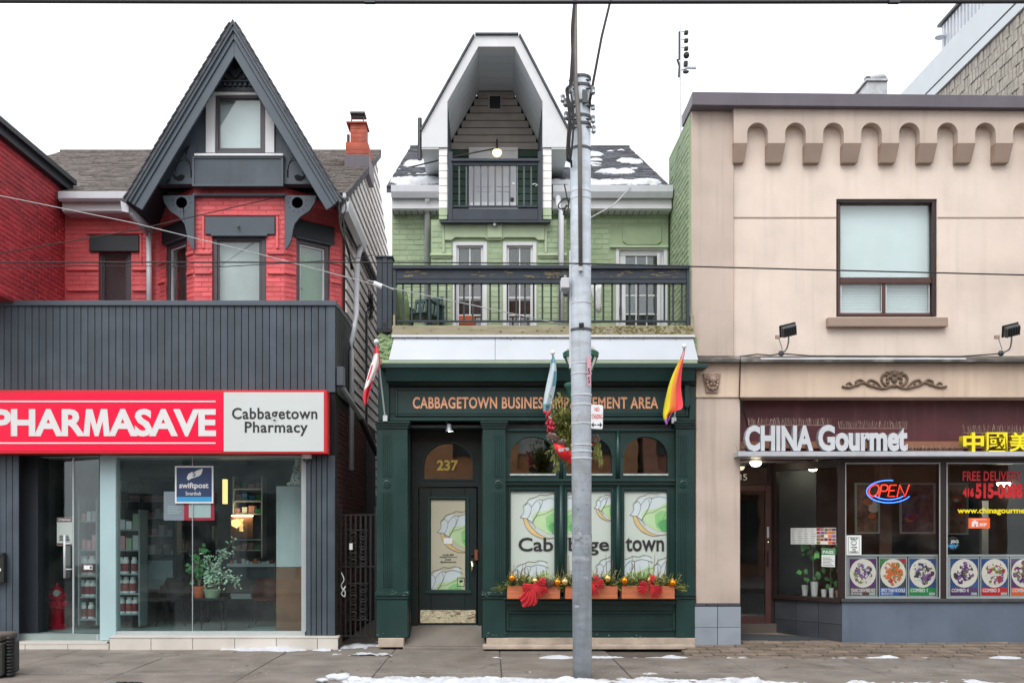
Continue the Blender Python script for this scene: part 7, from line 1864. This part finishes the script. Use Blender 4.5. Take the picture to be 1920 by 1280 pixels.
B().pb(1052, 1068, 520, 540, YP_ - .1, YP_ + .1).build("equipment_box", M['letter_white'], up, bevel=.01); B().ball(P(1061, 551, YP_ - .05), .035, 10).build("sensor", M['steel_dark'], up, smooth=True); B().ball(P(1060, 519, YP_ - .05), .02, 8).build("box_knob", M['steel'], up)
# pole-top hardware
for py, a, c in ((168, 1060, 1116), (200, 1058, 1114), (225, 1062, 1114), (240, 1066, 1112), (152, 1066, 1106)): band(py, .03, .130, 'steel_dark', "pole_clamp"); B().tube([P(a, py, YP_ - .1), P(c, py - 2, YP_ - .1)], .011, 6).build("clamp_bolt", M['steel_dark'], up)
B().pb(1092, 1102, 168, 192, YP_ - .17, YP_ - .13).build("bracket", M['steel_dark'], up); B().pb(1064, 1074, 160, 172, YP_ - .16, YP_ - .1).build("bracket", M['steel'], up); B().pb(1109, 1116, 196, 204, YP_ - .1, YP_ - .05).build("bracket", M['steel'], up)
rg = random.Random(2)
for (px, py) in ((1055, 185), (1060, 192), (1061, 217), (1112, 170), (1113, 243), (1112, 224)): B().lathe([(.012, -.05), (.03, -.03), (.022, 0), (.03, .03), (.012, .05)], *P(px, py, YP_ - .1), 10).build("insulator", M['steel'], up)
for k in range(6):
    x0 = 1072 + rg.uniform(-4, 4); pts = [(1078 + rg.uniform(-3, 1), -20, YP_ - .2), (1074 + rg.uniform(-3, 3), 60, YP_ - .2), (x0 - 2, 150, YP_ - .2), (1064 + rg.uniform(-4, 6), 170, YP_ - .2), (1070 + rg.uniform(-4, 6), 220, YP_ - .2), (1068 + rg.uniform(-5, 8), 270, YP_ - .19), (1064 + rg.uniform(-5, 10), 300, YP_ - .17), (1072, 306 + rg.uniform(-6, 8), YP_ - .1)]
    B().tube([P(*p) for p in spline(pts[(3 if k > 3 else 0):], 5)], .010, 6).build("service_cable", M['cable'], up, smooth=True)
B().tube([P(*p) for p in spline([(1058, 345, YP_), (1063, 370, YP_), (1066, 384, YP_), (1052, 392, YP_), (1047, 384, YP_), (1060, 372, YP_), (1068, 378, YP_)], 6)], .008, 6).build("cable_loop", M['cable'], up, smooth=True)
B().tube([P(*p) for p in spline([(1066, 384, YP_), (1064, 398, YP_), (1056, 402, YP_), (1062, 384, YP_)], 6)], .008, 6).build("cable_loop", M['cable'], up, smooth=True)
B().pb(1086, 1095, 605, 611, YP_ - .15, YP_ - .11).build("bolt_pair", M['blackish'], up)
# staples and tape scraps left on the shaft
rg = random.Random(12); stp = B()
def on_shaft(px, z, r=.121): x = X(px, YP_ - .11); dx_ = x - (pc_x - .012); return (x, YP_ - math.sqrt(max(1e-4, r * r - dx_ * dx_)), z)
for _ in range(60):
    px, z = rg.uniform(1076, 1108), rg.uniform(.5, 3.2); p = Vector(on_shaft(px, z)); d_ = Vector((rg.uniform(-1, 1), 0, rg.uniform(-.5, .5))).normalized() * .009; stp.tube([p - d_, p + d_], .0015, 4)
stp.build("staples", M['steel_dark'], up, kind="stuff")
for px, z, w_, h_, m_ in ((1084, 1.62, .09, .10, 'pole_tape'), (1098, 1.15, .06, .05, 'pole_tape'), (1082, .82, .05, .04, 'pole_tape')):
    q = B(); n = 6
    for i in range(n + 1):
        for zz_ in (z, z + h_ * rg.uniform(.75, 1.0)): q.v.append(on_shaft(px - w_ * 80 + w_ * 160 * i / n, zz_ + (.0 if zz_ > z else rg.uniform(-.02, .02)), .1225))
    for i in range(n): q.f.append((2 * i, 2 * i + 2, 2 * i + 3, 2 * i + 1)); q.m.append(0)
    q.build("tape_scrap", M[m_], up, norm=False)
# plates
sp_ = thing("street_sign", "white NO STANDING plate with arrow on the pole", "sign", tuple(P(1119, 804, YP_)))
ysn = YP_ - .06
pl = B().pprism([(1108, 760), (1110, 758), (1129, 759), (1131, 761), (1130, 802), (1128, 804), (1110, 803), (1108, 801)], ysn, ysn + .006); pl.build("plate", M['sign_plate'], sp_)
text("NO", 1115, 1124, 763, 771, ysn, M['deep_red'], sp_, bold=.01, depth=.003); text("STANDING", 1109.5, 1129.5, 776, 785, ysn, M['deep_red'], sp_, bold=.0, depth=.003)
ar = B(); ar.pprism([(1109, 796), (1113, 791), (1113, 795), (1118, 795), (1118, 797), (1113, 797), (1113, 801)], ysn - .003, ysn); ar.pprism([(1129, 796), (1125, 791), (1125, 795), (1120, 795), (1120, 797), (1125, 797), (1125, 801)], ysn - .003, ysn); ar.build("arrow", M['ink'], sp_)
np_ = thing("number_plate", "narrow pinkish number strip strapped to the pole", "sign", tuple(P(1105, 722, YP_ - .13)))
B().pb(1101, 1107.5, 668, 722, YP_ - .128, YP_ - .122).build("plate", M['flag_pink'], np_); text("S", 1102, 1106.5, 706, 718, YP_ - .128, M['ink'], np_, depth=.002, bold=.02); text("5", 1102, 1106.5, 690, 702, YP_ - .128, M['ink'], np_, depth=.002, bold=.02)
# lantern behind the pole
YL = YP_ + .32
ll = thing("street_lantern", "green rimmed bell street lantern half hidden behind the pole", "street lamp", tuple(P(1089, 740, YL)))
c = P(1089, 700, YL); s_ = (D0 + YL) / F
B().lathe([(22 * s_, 30 * s_), (33 * s_, 30 * s_), (34 * s_, 38 * s_), (32 * s_, 40 * s_), (30 * s_, 40 * s_)], *c, 20).build("rim", M['lantern_green'], ll); B().lathe([(9 * s_, -18 * s_), (13 * s_, -8 * s_), (22 * s_, 10 * s_), (30 * s_, 29.5 * s_)], *c, 20).build("glass", M['lantern_glass'], ll, smooth=True)
B().lathe([(29 * s_, 40.2 * s_), (24 * s_, 50 * s_), (12 * s_, 56 * s_), (0, 57 * s_)], *c, 20).build("dome", M['lantern_glass'], ll, smooth=True)
for k in range(6):
    a = 6.283 * k / 6 + .25; B().tube([(c.x + r * s_ * math.cos(a), c.y + r * s_ * math.sin(a), c.z + z * s_) for r, z in ((10, -18), (14, -8), (23, 10), (31.5, 30))], .012, 6).build("rib", M['lantern_green'], ll)
B().lathe([(6 * s_, -60 * s_), (10 * s_, -50 * s_), (15 * s_, -28 * s_), (20 * s_, -22 * s_), (16 * s_, -18 * s_)], c.x - .08, c.y, c.z, 14).build("holder", M['lantern_green'], ll, smooth=True); B().tube([(c.x - .08, c.y, c.z - 58 * s_), (pc_x - .02, YP_ + .1, c.z - 66 * s_)], .03, 8).build("arm", M['lantern_green'], ll)
# festive spray
YV = YP_ + .22
fv = thing("festive_spray", "evergreen spray with red bow and pine cones tied to the pole", "decoration", tuple(P(1075, 860, YV)))
rg = random.Random(17); b = B(); s_ = (D0 + YV) / F
for k in range(95):
    a = rg.uniform(-1.15, .7); L = rg.uniform(25, 74); bx_, by_ = 1060 + rg.uniform(-10, 16), 815 + rg.uniform(-10, 26); up_ = rg.random() < .8
    ex, ey = bx_ + L * math.sin(a) * .5, by_ - L * (1 if up_ else -.45)
    p0, p1 = P(bx_, by_, YV + rg.uniform(-.1, .1)), P(ex, ey, YV + rg.uniform(-.16, .16)); b.mi = rg.randrange(4)
    for j in range(34):
        t = rg.random(); q = p0.lerp(p1, t); dv = (p1 - p0).normalized(); sv = Vector((rg.uniform(-1, 1), rg.uniform(-1, 1), rg.uniform(-.5, .5))).normalized(); d2 = (dv * .8 + sv * .7).normalized(); L2 = rg.uniform(.035, .08); n2 = d2.cross(sv).normalized()
        b.add([q, q + d2 * L2 * .5 + n2 * .008, q + d2 * L2, q + d2 * L2 * .5 - n2 * .008], [(0, 1, 2, 3)])
b.mi = 0; b.build("evergreen", [M['needle_b'], M['needle_a'], M['needle_c'], M['needle_b']], fv, norm=False)
for grp in (((1118, 835), (1121, 840), (1125, 850)), ((1040, 840), (1044, 860))):
    b = B()
    for px, py in grp:
        for j in range(40):
            q = P(px + rg.uniform(-5, 5), py + rg.uniform(-12, 18), YV + rg.uniform(-.1, .1)); d2 = Vector((rg.uniform(-.5, .5), rg.uniform(-.5, .5), -1)).normalized(); n2 = d2.cross(Vector((rg.uniform(-1, 1), 1, 0))).normalized(); b.add([q, q + d2 * .04 + n2 * .006, q + d2 * .08, q + d2 * .04 - n2 * .006], [(0, 1, 2, 3)])
    b.build("side_sprig", M['needle_b'], fv, norm=False)
for k in range(34): px, py = rg.choice([(1026, 778), (1030, 790), (1033, 805), (1036, 798)]); B().ball(P(px + rg.uniform(-6, 6), py + rg.uniform(-7, 7), YV - .1 + rg.uniform(-.05, .05)), .018, 8).build("berry", M['berry'], fv, smooth=True)
for px, py in ((1040, 822), (1052, 830), (1034, 818), (1116, 822)):
    cn = B(); c = P(px, py, YV - .12)
    for lv in range(7):
        for j in range(8): a = 6.283 * j / 8 + lv * .4; r = .05 * math.sin(math.pi * (lv + 1) / 8.5); q = c + Vector((r * math.cos(a), r * math.sin(a), .012 * lv - .04)); cn.ball(q, .014, 6, 1.2, 1.2, .5)
    cn.build("pine_cone", M['cone'], fv)
    tp = B()
    for j in range(16): a = rg.uniform(0, 6.28); tp.ball(c + Vector((.045 * math.cos(a), -abs(.045 * math.sin(a)), rg.uniform(-.04, .045))), .007, 5)
    tp.build("frosted_tips", M['snow'], fv)
rb_ = B()
def ribbon(pts, w_, m, nm):
    q = B(); v = [P(*p) for p in spline(pts, 6)]
    for p in v: q.v += [(p.x - w_ / 2, p.y, p.z), (p.x + w_ / 2, p.y - .015, p.z)]
    for i in range(len(v) - 1): q.f.append((2 * i, 2 * i + 1, 2 * i + 3, 2 * i + 2)); q.m.append(0)
    o = q.build(nm, m, fv, smooth=True, norm=False); o.modifiers.new("thickness", 'SOLIDIFY').thickness = .006
ribbon([(1046, 826, YV - .1), (1049, 838, YV - .16), (1056, 852, YV - .16), (1068, 863, YV - .1)], .12, M['signal_red'], "ribbon"); ribbon([(1062, 845, YV - .12), (1072, 856, YV - .14), (1074, 868, YV - .1)], .10, M['signal_red'], "ribbon"); ribbon([(1106, 826, YV - .08), (1110, 834, YV - .1)], .05, M['signal_red'], "ribbon")
B().pprism([(1046, 841), (1066, 838), (1067, 844), (1048, 847)], YV - .185, YV - .17).build("silver_band", M['ribbon_grey'], fv)

# ---------------------------------------------------------------- flags
def flag(name, label, tip, base, left, right, bands, along, yf):
    t = thing(name, label, "flag", tuple(P(*base)))
    B().tube([P(*base), P(*tip)], .012, 8).build("staff", M['alu'], t); B().ball(P(*tip), .035, 12).build("finial", M['paper'], t, smooth=True); B().pb(base[0] - 4, base[0] + 4, base[1] - 5, base[1] + 6, base[2] - .02, base[2] + .02).build("bracket", M['steel_tape'], t)
    N, K = 24, 10; l_ = spline(left, 8); r_ = spline(right, 8)
    def at(pl, s): i = min(int(s * (len(pl) - 1)), len(pl) - 2); f = s * (len(pl) - 1) - i; return tuple(a + (c - a) * f for a, c in zip(pl[i], pl[i + 1]))
    b = B()
    for i in range(N + 1):
        A, E = at(l_, i / N), at(r_, i / N)
        for k in range(K + 1): u = k / K; px, py = A[0] + (E[0] - A[0]) * u, A[1] + (E[1] - A[1]) * u; b.v.append(tuple(P(px, py, yf + .05 * math.sin(u * 7 + i * .15) * min(1, i / 6))))
    for i in range(N):
        for k in range(K):
            b.f.append((i * (K + 1) + k, i * (K + 1) + k + 1, (i + 1) * (K + 1) + k + 1, (i + 1) * (K + 1) + k)); b.m.append(along(i / N, k / K))
    o = b.build("cloth", [M[m] for m in bands], t, smooth=True, norm=False); o.modifiers.new("thickness", 'SOLIDIFY').thickness = .004
    return t
def canada(s, u): 
    if s > .66: return 0
    if u > .72 and s < .52 or s < .14: return 0
    return 0 if (.30 < s < .52 and u < .22 and u > .02) else 1
flag("hanging_flag", "red and white flag with maple leaf colours at the left of the shopfront", (705.5, 640, -.5), (722, 783, -.14), [(704, 646), (700, 668), (692, 695), (684, 725), (680, 745), (684, 760)], [(708, 646), (711, 665), (713, 685), (703, 705), (695, 728), (688, 757)], ('flag_red', 'flag_white'), canada, -.48)
flag("hanging_flag", "pale blue and white flag left of the pole", (1036.5, 661, -.5), (1032, 785, -.1), [(1035, 668), (1031, 690), (1026, 715), (1020, 745), (1018, 765), (1021, 774)], [(1039, 668), (1043, 690), (1043, 715), (1037, 745), (1032, 765), (1026, 774)], ('flag_pale', 'flag_teal'), lambda s, u: 1 if (s > .68 or (u > .55 and .22 < s < .45) or s < .12) else 0, -.48)
flag("hanging_flag", "rainbow striped flag at the right of the shopfront", (1283, 649, -.5), (1264, 787, -.1), [(1281, 655), (1275, 672), (1262, 700), (1252, 730), (1244, 768), (1244, 784), (1250, 797)], [(1285, 655), (1281, 675), (1278, 700), (1277, 730), (1280, 764), (1262, 771), (1253, 790)], ('flag_yellow', 'flag_orange', 'flag_coral', 'flag_violet', 'flag_pink'), lambda s, u: 3 if s > .84 else (4 if s < .16 else (0 if u < .27 else (1 if u < .6 else 2))), -.48)

# ---------------------------------------------------------------- window boxes
names = ("left", "middle", "right")
for i, (a, c) in enumerate(((951, 1050), (1060, 1158), (1166, 1265))):
    wb = thing("window_box", f"cedar window box, {names[i]} one of three on the green sill", "window box", (X((a + c) / 2, -.3), -.25, Z(1122, -.3)), "window boxes")
    yb0, yb1 = -.36, -.15
    B().pb(a, c, 1098, 1122, yb0, yb0 + .02).build("front_board", M['cedar_box'], wb, bevel=.004); B().box(X(a, yb0), X(a, yb0) + .02, yb0 + .02, yb1, Z(1122, yb0), Z(1098, yb0)).build("end_board", M['cedar_box'], wb); B().box(X(c, yb0) - .02, X(c, yb0), yb0 + .02, yb1, Z(1122, yb0), Z(1098, yb0)).build("end_board", M['cedar_box'], wb); B().box(X(a, yb0) + .02, X(c, yb0) - .02, yb1 - .02, yb1, Z(1122, yb0), Z(1098, yb0)).build("back_board", M['cedar_box'], wb); B().box(X(a, yb0) + .02, X(c, yb0) - .02, yb0 + .02, yb1 - .02, Z(1122, yb0), Z(1102, yb0)).build("soil", M['twig'], wb)
    rg = random.Random(40 + i); b = B(); x0, x1 = X(a, -.25), X(c, -.25); zb_ = Z(1100, -.25)
    for k in range(190):
        u = rg.random(); root = Vector((x0 + (x1 - x0) * u, rg.uniform(-.34, -.17), zb_)); tall = rg.random() < .25
        d = Vector((rg.uniform(-.9, .9), rg.uniform(-.6, .15), rg.uniform(.15, 1.0))).normalized(); L = rg.uniform(.10, .20) * (1.35 if tall else 1); b.mi = rg.randrange(4)
        if u < .06: d = Vector((-1, -.2, rg.uniform(-.5, .4))).normalized()
        if u > .94: d = Vector((1, -.2, rg.uniform(-.5, .4))).normalized()
        for j in range(24):
            t = rg.random(); q = root + d * L * t; sv = Vector((rg.uniform(-1, 1), rg.uniform(-1, 1), rg.uniform(-1, 1))).normalized(); d2 = (d + sv * .9).normalized(); L2 = rg.uniform(.025, .055); n2 = d2.cross(sv).normalized(); b.add([q, q + d2 * L2 * .5 + n2 * .006, q + d2 * L2, q + d2 * L2 * .5 - n2 * .006], [(0, 1, 2, 3)])
    b.mi = 0; b.build("evergreen", [M['needle_a'], M['needle_b'], M['needle_d'], M['needle_c']], wb, norm=False)
    tw_ = B()
    for k in range(13): root = Vector((x0 + (x1 - x0) * rg.random(), rg.uniform(-.3, -.17), zb_)); tw_.tube([root, root + Vector((rg.uniform(-.06, .06), rg.uniform(-.05, .03), rg.uniform(.22, .5 if i else .36)))], [.006, .003], 5)
    tw_.build("twigs", M['twig'], wb)
    gr = B()
    for k in range(40):
        q = Vector((x0 + (x1 - x0) * min(.98, max(.02, rg.gauss((.45, .55, .6)[i], .2))), rg.uniform(-.3, -.18), zb_)); h_ = rg.uniform(.1, .3); dx_ = rg.uniform(-.08, .08); gr.add([q, q + Vector((.008, 0, 0)), q + Vector((dx_ + .006, -.02, h_ * .7)), q + Vector((dx_ * 1.6, -.03, h_)), q + Vector((dx_ - .002, -.02, h_ * .7))], [(0, 1, 2, 3, 4)])
    gr.build("grass_blades", M['needle_c'], wb, norm=False)
def bauble(px, py, m, lb_):
    t = thing("bauble", lb_, "bauble", tuple(P(px, py, -.37)), "baubles on the window boxes"); B().ball(P(px, py, -.37), .053, 20).build("ball", M[m], t, smooth=True); B().lathe([(.014, .05), (.014, .066)], *P(px, py, -.37), 8).build("cap", M['brass'], t)
for a in ((960, 1083, 'bauble_orange', "orange bauble at the left end of the left window box"), (1003, 1089, 'bauble_gold', "pale gold bauble above the left red bow"), (1045, 1091, 'bauble_orange', "orange bauble at the right end of the left window box"), (1059, 1090, 'bauble_gold', "pale gold bauble at the left end of the middle window box"), (1139, 1084, 'bauble_gold', "pale gold bauble at the right of the middle window box"), (1171, 1088, 'bauble_orange', "orange bauble at the left end of the right window box"), (1219, 1087, 'bauble_gold', "pale gold bauble above the right red bow"), (1261, 1092, 'bauble_orange', "orange bauble at the right end of the right window box")): bauble(*a)
cn = B(); c = P(1030, 1093, -.36)
for lv in range(8):
    for j in range(9): a = 6.283 * j / 9 + lv * .35; r = .062 * math.sin(math.pi * (lv + 1) / 9.5); cn.ball(c + Vector((r * math.cos(a), r * math.sin(a), .014 * lv - .05)), .017, 6, 1.2, 1.2, .4)
tag(cn.build("pine_cone", M['cone']), "brown pine cone between baubles on the left window box", "pine cone")
def bow(px, py, lobes, lb_, seed):
    """loops and tails of gathered net: fans of ruffled film radiating from the knot"""
    t = thing("red_bow", lb_, "bow", tuple(P(px, py, -.4)), "red net bows"); rg = random.Random(seed); kn = P(px, py, -.42)
    B().ball(kn, .022, 10).build("knot", M['tulle'], t, smooth=True)
    for (ang, L, sp) in lobes:
        for lay in range(2):
            b = B(); n, h = 22, 9; L2 = L / 128 * rg.uniform(.88, 1.05); ph = rg.uniform(0, 6)
            for i in range(h + 1):
                s_ = i / h
                for k in range(n):
                    u = k / (n - 1) - .5; a = R(ang) + u * R(sp) * (1 - .25 * s_ if lay else 1) + .05 * math.sin(9 * s_ + ph)
                    rr = .012 + L2 * s_ * (1 - .18 * (2 * u) ** 2 + .05 * math.sin(11 * u + ph)); dp = -.03 * math.sin(math.pi * s_) - .022 * s_ * math.sin(26 * u + ph) - .018 * lay
                    b.v.append((kn.x + rr * math.cos(a), kn.y + dp, kn.z + rr * math.sin(a)))
            for i in range(h):
                for k in range(n - 1): b.f.append((i * n + k, i * n + k + 1, (i + 1) * n + k + 1, (i + 1) * n + k)); b.m.append(0)
            b.build("net_loop", M['tulle'], t, smooth=True, norm=False)
bow(1003, 1095, [(245, 42, 66), (200, 24, 60), (300, 24, 50), (20, 20, 60), (330, 26, 40)], "largest red net bow, hanging over the left window box", 1)
bow(1112, 1092, [(190, 18, 70), (350, 18, 70), (270, 22, 70), (60, 14, 60)], "red net bow beside the pole on the middle window box", 2)
bow(1219, 1094, [(215, 26, 60), (300, 27, 60), (330, 24, 40), (70, 16, 60), (180, 18, 50)], "red net bow on the right window box", 3)

# ---------------------------------------------------------------- wires
ck, cp = M['cable'], M['cable_pale']
wire("overhead_wire", "thick black wire across the very top of the picture", [(-200, 2, -6), (400, 4, -6), (960, 4.5, -6), (1500, 4, -6), (2100, 3, -6)], .016, ck)
wire("overhead_wire", "black wire crossing level in front of the balcony handrail and tan window", [(-200, 491.5, -3), (300, 491.5, -3), (740, 492, -3), (1090, 494, -3), (1500, 505, -3), (2100, 520, -3)], .008, ck)
wire("overhead_wire", "pale wire slanting down from the left edge to the pole", [(-100, 345, -2), (0, 367, -2), (250, 418, -2.2), (500, 480, -2.4), (700, 533, -2.6), (900, 575, -2.7), (1072, 612, -2.8)], .0055, cp)
wire("overhead_wire", "thin dark wire rising from the left edge to the slate apron", [(-100, 500, -1), (0, 475, -1), (250, 432, -.4), (420, 393, .2), (536, 366, .8)], .007, ck)
wire("overhead_wire", "thin dark wire from the dormer lamp down to the left gutter", [(772, 313, 1.1), (830, 299, 1.0), (880, 288, .9), (926, 279, .85)], .011, ck)
wire("overhead_wire", "thick black wire leaning up right of the pole top", [(1160, -60, -2.9), (1145, 0, -2.9), (1128, 70, -2.9), (1113, 150, -2.9), (1098, 235, -2.85)], .016, ck)
wire("overhead_wire", "pale thin wire from the right green gutter down to the pole", [(1182, 352, 1.1), (1150, 385, -.5), (1106, 409, -2.7)], .009, cp)
wire("overhead_wire", "very thin dark wire sagging across the red house below the pale one", [(-100, 505, -1.5), (150, 498, -1.5), (420, 500, -1.5), (660, 486, -.8), (700, 478, -.2)], .005, ck)
cg = thing("wire_coupling", "pale plastic coupling on the slanting wire before the balcony post", "coupling", tuple(P(708, 534, -2.6))); B().tube([P(701, 531, -2.61), P(716, 537, -2.61)], .03, 10).build("sleeve", M['paper'], cg); B().tube([P(690, 526, -2.6), P(706, 529, -2.62), P(722, 536, -2.62), P(738, 543, -2.62)], .008, 6).build("tail", cp, cg)
for px, lb_ in ((683, "small dark clamp on the top wire left of the dormer"), (1668, "small dark clamp on the top wire above the tan roof")): tag(B().pb(px, px + 20, -6, 4, -6.02, -5.98).build("wire_clamp", M['steel_dark']), lb_, "clamp")

# ---------------------------------------------------------------- street bin at the left edge
yb_ = -2.9
bn = thing("street_bin", "dark street bin cut off by the lower left corner", "bin", (X(-10, yb_), yb_, 0))
B().box(X(-90, yb_), X(2, yb_), yb_, yb_ + .45, .02, Z(1205, yb_)).build("body", M['bin_body'], bn, bevel=.02); B().box(X(-94, yb_), X(-4, yb_), yb_ - .03, yb_ + .48, Z(1205, yb_), Z(1190, yb_)).build("lid", M['concrete_dark'], bn, bevel=.02)
b = B(); rg = random.Random(6)
for k in range(14): b.ball((X(8, yb_), yb_ + .15, Z(1198 + k * 6.2, yb_)), .05 + .008 * rg.random(), 10, .75, 1.6, .55)
b.build("rubber_edge", M['black_rubber'], bn, smooth=True); B().tube([(X(-10, yb_), yb_ - .02, 0), (X(-10, yb_), yb_ - .02, Z(1206, yb_))], .02, 8).build("steel_edge", M['alu'], bn, smooth=True)
